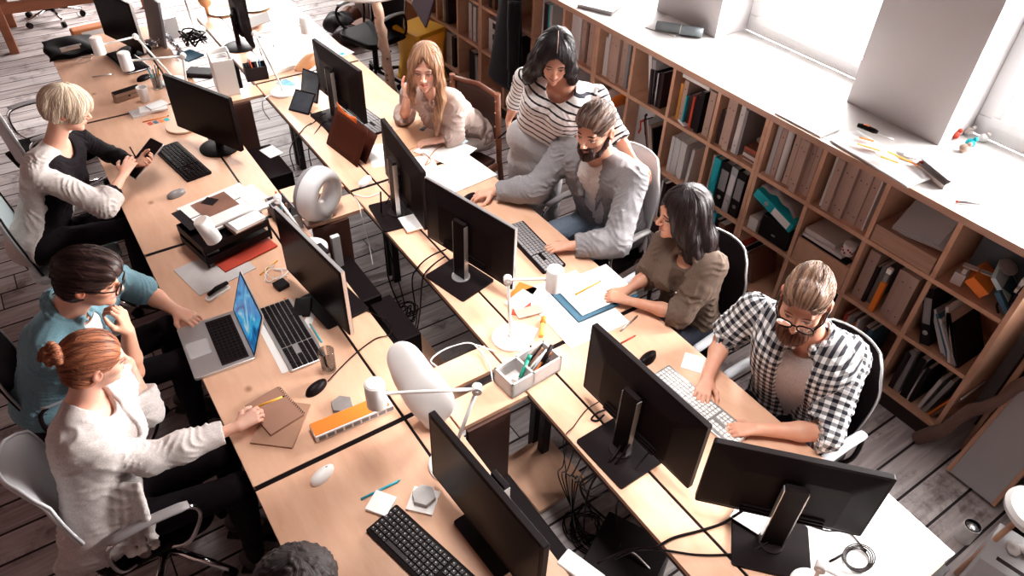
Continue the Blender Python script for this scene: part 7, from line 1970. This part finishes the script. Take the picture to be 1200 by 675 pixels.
stick('teal_pen', (423, 585), (466, 564), .0045, mat('teal pen barrel', (.02, .33, .42), .3), 'teal ballpoint pen above the white sticky note pad', 'pen', tip=bm('t'))
# orange calendar box
A, B = P(371, 519, DZ), P(461, 481, DZ); c = (A + B) / 2; rz = math.atan2(B.y - A.y, B.x - A.x)
L_ = (B - A).length
t = thing('orange_ruler_box', 'long orange box with a white side of small windows near the can lamp', 'box', (c.x, c.y, DZ), rz)
obj('box_body', MB().b2((-L_ / 2, -.002, .001), (L_ / 2, .075, .035)), M_white, t, bev=.002)
obj('orange_top', MB().b2((-L_ / 2 + .002, .004, .0352), (L_ / 2 - .012, .072, .037)), mat('orange board', (0.82, 0.20, 0.015), .5), t)
m = MB()
for i in range(9): m.b2((-L_ / 2 + .012 + i * .036, -.0035, .009), (-L_ / 2 + .040 + i * .036, -.002, .028))
obj('small_windows', m, bm('g'), t)

# --- white kidney-shaped pad standing on the strip
F = Field((.62, 1.35, .70), (1.15, 2.05, 1.25), .005)
c0, c1, c2 = (np.array(P(*q)) for q in ((473, 420, .99), (487, 446, .92), (506, 470, .87)))
nrm_ = nrm((-.55, -.55, .35))
def disc(F, c, r, th, k):
    e1 = nrm(np.cross(nrm_, (0, 0, 1))); e2 = np.cross(e1, nrm_)
    F.ell(c, (r, r * 1.05, th), np.stack([e1, e2, nrm_], 1), k)
disc(F, c0, .068, .032, 0); disc(F, (c0 + c1) / 2, .070, .036, .04); disc(F, c1, .080, .040, .04); disc(F, c2, .092, .042, .04); disc(F, (c1 + c2) / 2, .088, .042, .03)
F.cap(c2 - np.array((0, 0, .04)), (c2[0], c2[1], .748), .04, .045, .04)
F.slab((c2[0], c2[1], .69), (.3, .3, .051), np.eye(3), .002, True)
V, Q = F.mesh()
o = mesh_obj('headrest_pad', V, Q, [mat('white moulded shell', (.70, .67, .66), .45)])
tag(o, 'white kidney-shaped moulded pad standing at the wooden plank', 'pad')

# ------------------------------------------------------------ dark boxes, computers and shelves between the rows
def tower(label, px, z, rz, dims, m=M_blackm, extra=True):
    c = P(px[0], px[1], z)
    o = one('computer_tower', MB().box((0, 0, dims[2] / 2), dims), m, label, 'computer', loc=(c.x, c.y, z - dims[2]), rz=rz, bev=.006)
    if extra:
        obj('front_slot', MB().box((0, -dims[1] / 2 - .001, dims[2] * .7), (dims[0] * .7, .003, .03)), M_dark, o); obj('power_button', MB().lathe([(.01, 0), (.01, .003), (0, .003)], 14, c=(0, -dims[1] / 2 - .001, dims[2] * .5), ax=(0, -1, 0)), M_silver, o)
    return o
tower('black computer tower standing in the gap behind the bright-rimmed monitor', (415, 325), .46, 0, (.13, .42, .45))
tower('black computer tower in the gap above the white kidney-shaped pad', (462, 372), .42, 0, (.13, .36, .41))
tower('black computer tower beyond the ring speaker in the gap', (316, 188), .50, 0, (.16, .42, .49))
tower('black computer tower at the lower edge behind the nearest monitor', (618, 610), .50, 0, (.12, .44, .49))
tower('black computer tower cut off by the lower edge among the cables', (735, 650), .30, .45, (.30, .30, .29), extra=False)
def slim(label, px, h, rz, w=.16, lit=M_silver, z=DZ):
    c = P(px[0], px[1], z)
    t = thing('slim_speaker', label, 'speaker', (c.x, c.y, z), rz)
    obj('body', MB().box((0, 0, h / 2), (.055, w, h)), M_black, t, bev=.006); obj('trim', MB().box((.028, 0, h / 2), (.003, w + .003, h + .003)), lit, t, bev=.001)
0 and slim('small black speaker with pale trim behind the bright-rimmed monitor', (374, 330), .20, -.4, .10)
0 and slim('black bookshelf speaker with pale trim behind the nearest monitor', (610, 595), .30, .3, .15)
c = P(662, 668, .60)
one('white_device', MB().b2((-.035, -.08, 0), (.035, .08, .25)), M_white, 'white upright device at the lower edge beside the nearest monitor', 'device', loc=(.955, .86, .50), rz=.3, bev=.006)
one('device_stand', MB().b2((-.05, -.10, 0), (.05, .10, .498)), M_dark, 'dark pedestal carrying the white device at the lower edge', 'pedestal', loc=(.975, .86, .0), bev=.004)
m = MB().box((0, 0, .03), (.30, .34, .03)).box((0, 0, .0), (.26, .30, .03))
c = P(636, 552, .045)
one('low_wooden_board', m, M_birch, 'low wooden board on the floor of the gap below the pencil tray', 'board', loc=(c.x, c.y, 0), rz=.03, bev=.002)
one('power_strip', MB().box((0, 0, 0), (.05, .03, .34)), M_white, 'white power strip standing in the gap below the ring speaker', 'power strip', loc=(1.04, 3.14, .50), bev=.005)
one('floor_plank', MB().box((0, 0, .03), (.17, .90, .05)), M_birch, 'pale wooden plank on the floor of the gap between the two middle monitors', 'plank', loc=(1.26, 2.62, 0), rz=0, bev=.002)
one('white_sign', MB().box((0, 0, 0), (.10, .14, .006)), M_paper, 'white card lying deep in the gap beyond the ring speaker', 'card', loc=P(318, 178, .50), rz=.2)

# ------------------------------------------------------------ loose cables
def cable(label, pts, r, m, name='cable', n=7):
    q = [P(*p_) if len(p_) == 3 and p_[0] > 20 else Vector(p_) for p_ in pts]
    return one(name, MB().tube(spline(q, n), r, 7), m, label, 'cable')
D1 = DZ + .006
cable('black cord of the corded mouse running to the desk seam', [(384, 447, D1), (400, 430, D1), (418, 413, D1), (440, 397, D1), (455, 393, D1), (458, 386, .70), (450, 372, .45)], .0028, M_black)
cable('black cord leaving the bright-rimmed monitor toward the gap', [(408, 366, D1), (425, 363, D1), (440, 369, D1), (456, 378, D1), (457, 392, .70)], .0028, M_black)
cable('upper black monitor cable hanging in front of the blazer man screen', [(523, 292, DZ + .10), (505, 300, DZ + .03), (490, 313, D1), (483, 330, .60), (488, 372, .30), (484, 392, .02)], .0042, M_black)
cable('lower black monitor cable beside the first one', [(522, 300, DZ + .06), (508, 310, D1), (497, 322, D1), (494, 338, .60), (492, 366, .30), (488, 392, .02)], .0042, M_black)
cable('long black cable dropping from the edge-on monitor', [(446, 225, DZ + .20), (447, 250, D1), (450, 275, .60), (452, 300, .40), (458, 335, .20), (484, 390, .015)], .0045, M_black)
cable('black cable between the ring speaker and the edge-on monitor', [(462, 222, DZ + .12), (452, 240, D1), (446, 262, .60), (455, 290, .45), (470, 340, .15), (482, 392, .015)], .0038, M_black)
cable('white cord over the lower plank beside the concrete tray', [(580, 412, D1), (560, 405, D1 + .01), (545, 402, D1 + .02), (520, 410, D1), (505, 422, D1), (512, 430, D1)], .0034, M_white)
cable('white cord looping down from the lower plank', [(556, 404, D1 + .02), (565, 414, D1), (574, 430, D1), (577, 447, .72), (576, 455, .55)], .0034, M_white)
cable('white cord from the third lamp base over the desk edge', [(326, 112, D1), (316, 112, D1), (308, 118, .745), (309, 130, .60), (316, 140, .5)], .0034, M_white)
cable('white cord from the ring speaker down into the gap', [(415, 230, D1), (421, 240, D1), (424, 255, .70), (432, 285, .5), (437, 310, .4)], .0026, M_white)
cable('pale cord from the edge-on monitor to the ring speaker', [(445, 226, D1), (430, 231, D1), (415, 228, D1)], .0034, M_white)
for j, (a, b, c_) in enumerate((((355, 152), (340, 175), (345, 200)), ((372, 140), (352, 160), (352, 185)), ((375, 148), (362, 172), (366, 200)))):
    cable('black cable hanging over the desk edge below the picture frames, %s from the left' % ORD[j], [(a[0] + 10, a[1] - 8, DZ + .04), (a[0], a[1], D1), (b[0], b[1], .70), (c_[0], c_[1], .45)], .0036, M_black)
cable('thin cord curling on the strip left of the large monitor', [(703, 470, D1), (690, 478, D1), (682, 486, D1), (672, 500, D1), (664, 508, D1), (660, 520, .60), (664, 560, .3)], .0022, M_black)
cable('thick black cable loop beside the large monitor foot', [(710, 480, D1), (700, 484, D1 + .02), (693, 491, D1), (700, 493, D1), (708, 486, D1)], .0042, M_black)
cable('thick black cable from the large monitor falling to the floor', [(742, 500, DZ + .16), (728, 522, DZ + .05), (712, 543, D1), (694, 556, .62), (680, 568, .45), (690, 590, .25), (725, 622, .08), (735, 650, .31)], .0055, M_black)
cable('second black cable from the large monitor into the gap', [(738, 520, DZ + .10), (720, 545, D1), (705, 552, .66), (692, 570, .50), (685, 600, .30), (684, 625, .02)], .0045, M_black)
cable('black cable from the large monitor foot over the strip edge', [(765, 525, DZ + .05), (742, 553, D1), (728, 580, .70), (722, 600, .50), (727, 640, .31)], .0040, M_black)
cable('black power cable of the aslant monitor lying across the boards', [(877, 594, DZ + .10), (860, 605, DZ + .02), (845, 614, D1), (820, 622, D1), (790, 630, D1), (765, 642, .74), (735, 645, .60), (700, 660, .55)], .0055, M_black)
cable('lower black cable crossing to the aslant monitor foot', [(905, 632, DZ + .03), (880, 646, D1), (850, 650, D1), (815, 650, D1), (780, 645, D1), (750, 643, .70), (720, 655, .55)], .0045, M_black)
for j in range(7):
    cable('thin dark cable in the bundle down in the lower gap, %s from the left' % ORD[j], [(664 + 9 * j, 515 + 10 * j, .68), (660 + 5 * j, 545 + 6 * j, .40), (655 + 4 * j, 560, .12), (683 - 2 * j, 622 + 2 * j, .015), (700 + 3 * j, 650 + 2 * j, .02)], .0030, (M_black, M_dark, M_black, M_paper2)[j % 4])
heap('cable_knot', (686, 618), .004, 6, .11, .003, M_dark, 'knot of thin cables on the floor of the lower gap', seed=12, hh=.03)
heap('cable_tangle', (470, 372), .004, 5, .12, .004, M_black, 'tangle of black cables on the floor between the rows', seed=15, hh=.05)
cable('white flat cable on the black tower at the lower edge', [(735, 645, .31), (745, 650, .31), (760, 665, .30), (775, 680, .25)], .0040, M_white)

# --- papers at the end of the right row
sheet('paper_stack', (1015, 640), .50, .36, drz((930, 655), (1028, 590)), M_paper, 'large white plan sheets at the end of the right row', 'papers', h=.006)
sheet('paper_stack', (1005, 650), .46, .34, drz((930, 655), (1028, 590)) + .06, M_paper, 'topmost white plan sheet under the cable coil', 'paper', z=DZ + .007, h=.003)
c = P(1005, 655, DZ + .012); m = MB()
for i in range(4): m.tube([(c.x + (.045 + .006 * i) * math.cos(a) , c.y + (.035 + .004 * i) * math.sin(a), c.z + .004 * i + .003 * math.sin(2 * a + i)) for a in [2 * PI * k / 22 for k in range(23)]], .0024, 6)
m.tube(spline([(c.x + .05, c.y, c.z), (c.x + .06, c.y + .08, c.z), (c.x + .0, c.y + .13, c.z), (c.x - .03, c.y + .17, c.z)], 6), .0024, 6)
one('cable_coil', m, M_dark, 'coil of thin dark cable on the white plan sheets', 'cable')
stick('black_pen', (972, 658), (989, 649), .004, M_black, 'thin black pen on the white plan sheets', 'pen', z=DZ + .012)
sheet('white_card', (880, 606), .10, .12, .3, M_paper, 'white card lying on the foot of the aslant monitor', 'card', z=DZ + .014, h=.004)
sheet('pale_film', (862, 378 + 0), .10, .12, .2, M_paper, 'faint white note beside the white keyboard', 'paper') if 0 else sheet('white_note', (812, 425), .10, .09, .6, M_paper, 'faint white note right of the black mouse', 'paper')

# ------------------------------------------------------------ the corner beyond the end of the bookcase
base = P(1076, 516, .03)
top_ = Px(1215, 330, 3.30)
m = MB(); n_ = 14
pts = [base.lerp(Vector((3.36, .30, 1.15)), i / n_) + Vector((.012 * math.sin(2.1 * i), .012 * math.cos(1.7 * i), 0)) for i in range(n_ + 1)]
m.tube(pts, [.034 + .004 * math.sin(1.9 * i) - .001 * i for i in range(n_ + 1)], 14)
one('wooden_pole', m, mat('weathered brown wood', (.17, .09, .07), .7, var=.5, vscale=14, bump=.8, bscale=30, stretch=(1, 1, .2)), 'rough wooden pole leaning against the end of the bookcase', 'pole')
c = Vector((3.42, .42, 0))
for j, (y, z1, x0, x1) in enumerate(((.56, 1.0, 3.36, 3.40), (.50, .82, 3.45, 3.50), (.46, .70, 3.38, 3.42), (.53, .55, 3.52, 3.57))):
    one('wooden_lath', MB().box(((x0 + x1) / 2, y, z1 / 2), (.04, .022, z1)), mat('raw pine lath', (.50, .28, .18), .6), 'pine lath standing behind the rough pole, %s from the bookcase' % ORD[j], 'lath', 'laths standing behind the pole', bev=.002)
one('dark_back_panel', MB().b2((3.58, -.45, 0), (3.62, .62, 1.05)), bm('dk'), 'dark panel standing against the wall beyond the bookcase', 'panel')
# big pale framed board lying aslant
A, B, C_, D2 = P(1100, 556, .02), P(1128, 578, .02), Vector((3.50, .20, .62)), Vector((3.43, .50, .70))
t = thing('framed_board', 'large pale board in a wooden tray leaning beside the rough pole', 'board', (3.16, .40, .02), 0)
bm_ = MB(); M3 = frame_M((.0, .0, .0), (0, 1, 0), (.42, 0, .90)); bm_.M = M3
obj('panel', bm_.prism([(-.11, .0), (.11, .0), (.11, .66), (-.11, .66)], -.012, .012), bm('lg'), t, bev=.002)
fm = MB(); fm.M = M3
for a, b in (((-.13, -.0), (-.11, .70)), ((.11, .0), (.13, .70)), ((-.13, .66), (.13, .70))): fm.b2((a[0], a[1], -.02), (b[0], b[1], .035))
obj('frame', fm, M_ply, t, bev=.002)
one('dark_cabinet', MB().b2((3.10, -.62, .0), (3.56, .17, .34)), bm('k'), 'low black cabinet beyond the end of the right row', 'cabinet', bev=.004)
# can spotlight
c = P(1118, 628, .0)
t = thing('can_spotlight', 'white can-shaped spotlight standing on the floor beyond the papers', 'lamp', (c.x + .02, c.y - .03, 0), 0)
obj('can', MB().lathe([(0, .001), (.036, .001), (.038, .006), (.038, .115), (.034, .115), (.032, .09), (0, .09)], 32), M_white, t)
obj('ring', MB().lathe([(.036, .116), (.030, .117), (.030, .10)], 32), M_black, t); obj('bulb', MB().ell((0, 0, .098), (.026, .026, .012)), M_silver, t)
# round white stool top
c = P(1212, 606, .50)
t = thing('round_stool', 'stool with round white seat at the right picture edge', 'stool', (c.x + .03, c.y, 0), 0)
obj('seat', MB().lathe([(0, .46), (.10, .46), (.125, .49), (.128, .51), (.11, .525), (0, .522)], 32), M_white, t)
for k in range(3):
    a = k * 2.09 + .5; obj('leg', MB().tube([(.06 * math.cos(a), .06 * math.sin(a), .47), (.13 * math.cos(a), .13 * math.sin(a), .01)], .012, 8), M_ply, t)
# grey box at lower right
c = P(1172, 648, .30)
o = one('grey_crate', MB().box((0, 0, .15), (.24, .28, .30)), bm('lg'), 'pale grey box with a dark slot at the lower right corner', 'box', loc=(c.x + .05, c.y - .08, 0), rz=.18, bev=.004)
obj('slot', MB().box((-.07, .0, .3005), (.02, .18, .002)), bm('dk'), o)
for j in range(3): one('white_cloth', MB().ell((c.x + .06 + .03 * j, c.y - .02 - .04 * j, .312 + .006 * j), (.045, .030, .010), (0, .2 * j, .4 + j), 7, 4), M_paper, 'crumpled white paper at the right edge, %s from the stool' % ORD[j], 'paper', 'crumpled papers by the stool')

# ------------------------------------------------------------ far side of the room
# round table on a log leg
f = P(463, 128, 0)
t = thing('round_table', 'round pale table on a knobbly log leg by the sunlit desk', 'table', (f.x, f.y, 0), 0)
tp = P(441, 2, 1.0); dv = Vector((tp.x - f.x, tp.y - f.y, 1.0)); tc_ = P(438, -10, 1.0) - Vector((f.x, f.y, 0))
lg = [Vector((0, 0, 0)).lerp(dv, i / 16) + Vector((.006 * math.sin(2.3 * i), .006 * math.cos(1.9 * i), 0)) for i in range(17)]
M_log = mat('pale birch log', (.62, .40, .29), .6, var=.45, vscale=16, bump=.6, bscale=25)
obj('log_leg', MB().tube(lg, [.040 + .005 * math.sin(2.7 * i) for i in range(17)], 14), M_log, t)
m = MB(); r_ = random.Random(2)
for i in range(18):
    q = lg[1 + i % 15]; a = r_.random() * 6.28; m.ell((q.x + 0.037 * math.cos(a), q.y + .037 * math.sin(a), q.z + r_.uniform(-.02, .02)), (.013, .013, .010), None, 8, 6)
obj('knots', m, mat('dark knots', (.20, .08, .045), .6), t)['kind'] = 'stuff'
obj('tabletop', MB().lathe([(0, 1.0), (.36, 1.0), (.37, 1.012), (.36, 1.03), (0, 1.03)], 40, c=(tc_.x, tc_.y + .12, 0)), M_sill, t)
# yellow stool
c = P(491, 28, .52)
t = thing('yellow_stool', 'bright yellow bent stool behind the long-haired blonde', 'stool', (c.x, c.y, 0), .25)
M_yel = mat('yellow lacquer', (.82, .40, .02), .4)
obj('seat', MB().prism(rrect(.36, .36, .03), .46, .50), M_yel, t, bev=.012)
obj('side_panel', MB().grid(lambda u, v: (-.16 + .05 * math.sin(PI * v), -.17 + .34 * u, .46 * (1 - v)), 4, 14), M_yel, t, solid=.02)
obj('side_panel', MB().grid(lambda u, v: (.16 - .05 * math.sin(PI * v), -.17 + .34 * u, .46 * (1 - v)), 4, 14), M_yel, t, solid=.02)
# heap of bags and boxes beyond the desk end
c = P(400, 40, 0)
q = random.Random(9)
spec = (('bag', bm('k'), .16, .20, .22, (0, 0)), ('cardboard_box', bm('br'), .13, .15, .16, (.18, -.22)), ('bag', bm('dk'), .14, .14, .18, (-.05, -.28)), ('white_case', bm('lg'), .20, .12, .30, (.42, .10)), ('bag', bm('br'), .15, .12, .2, (.20, .15)), ('crate', bm('k'), .18, .16, .34, (.45, -.22)), ('cardboard_box', bm('be'), .10, .14, .12, (.48, .38)))
LBL = ('black soft bag on the floor beyond the sunlit desk', 'small brown cardboard box before the black bag heap', 'dark crumpled bag nearest the sunlit desk edge', 'pale grey case standing beside the log table leg', 'brown bag in the middle of the bag heap', 'black crate beside the black bag heap', 'beige cardboard box at the back of the bag heap')
for j, (nm, mm, a, b, h_, off) in enumerate(spec):
    x, y = c.x + off[0], c.y + off[1]
    if nm in ('bag',):
        m = MB().grid(lambda u, v: (x + a * math.sin(PI * v) * math.cos(2 * PI * u) * (1 + .12 * math.sin(5 * u * 6.28)), y + b * math.sin(PI * v) * math.sin(2 * PI * u), h_ * .5 * (1 - math.cos(PI * v)) * (1 + .06 * math.sin(4 * 6.28 * u)) + .002), 24, 12)
        one('soft_bag', m, mm, LBL[j], 'bag')
    else:
        one(nm, MB().box((x, y, h_ / 2 + .002), (a * 1.6, b * 1.6, h_), q.random()), mm, LBL[j], 'box', bev=.006)
# brown table frame top left
f = P(18, 62, 0)
t = thing('brown_table', 'brown wooden table frame in the far left corner of the view', 'table', (f.x, f.y, 0), 0)
rail = P(105, 0, .50) - P(10, 20, .50)
M_bt = wood_mat('rust brown timber', (.27, .095, .045), (.17, .055, .028), (1, 1, 6), knots=False)
dr = Vector((1, -.10, 0)).normalized()
obj('leg', MB().box((0, 0, .37), (.075, .075, .74), -.1), M_bt, t, bev=.004)
obj('leg', MB().box((dr.x * 1.3, dr.y * 1.3, .37), (.075, .075, .74), -.1), M_bt, t, bev=.004)
obj('rail', MB().box((dr.x * .65, dr.y * .65, .42), (1.24, .04, .10), -.1), M_bt, t, bev=.003)
obj('tabletop', MB().box((.65 + .1, .36, .755), (1.45, .85, .03), -.1), M_bt, t, bev=.004)
obj('leg', MB().box((.07, .72, .37), (.075, .075, .74), -.1), M_bt, t, bev=.004); obj('leg', MB().box((1.36, .60, .37), (.075, .075, .74), -.1), M_bt, t, bev=.004)
# colourful tote leaning at the desk end
c = P(116, 30, .0)
c = Vector((.50, 6.62, 0))
t = one('colourful_tote', MB().b2((-.16, -.05, 0), (.16, .05, .74)), mat('multicoloured print', (.45, .15, .05), .6), 'tall bag printed orange, yellow and teal at the far end of the left row', 'bag', loc=c, rz=.1, bev=.01)
mm = MB().prism([(-.02, -.051), (.10, -.051), (.10, -.049), (-.02, -.049)], .30, .60); obj('yellow_patch', mm, bm('oc'), t)
obj('teal_patch', MB().b2((.09, -.052, .35), (.155, -.0505, .56)), bm('t'), t); obj('pink_patch', MB().b2((-.10, -.052, .55), (.06, -.0505, .72)), bm('pg'), t)
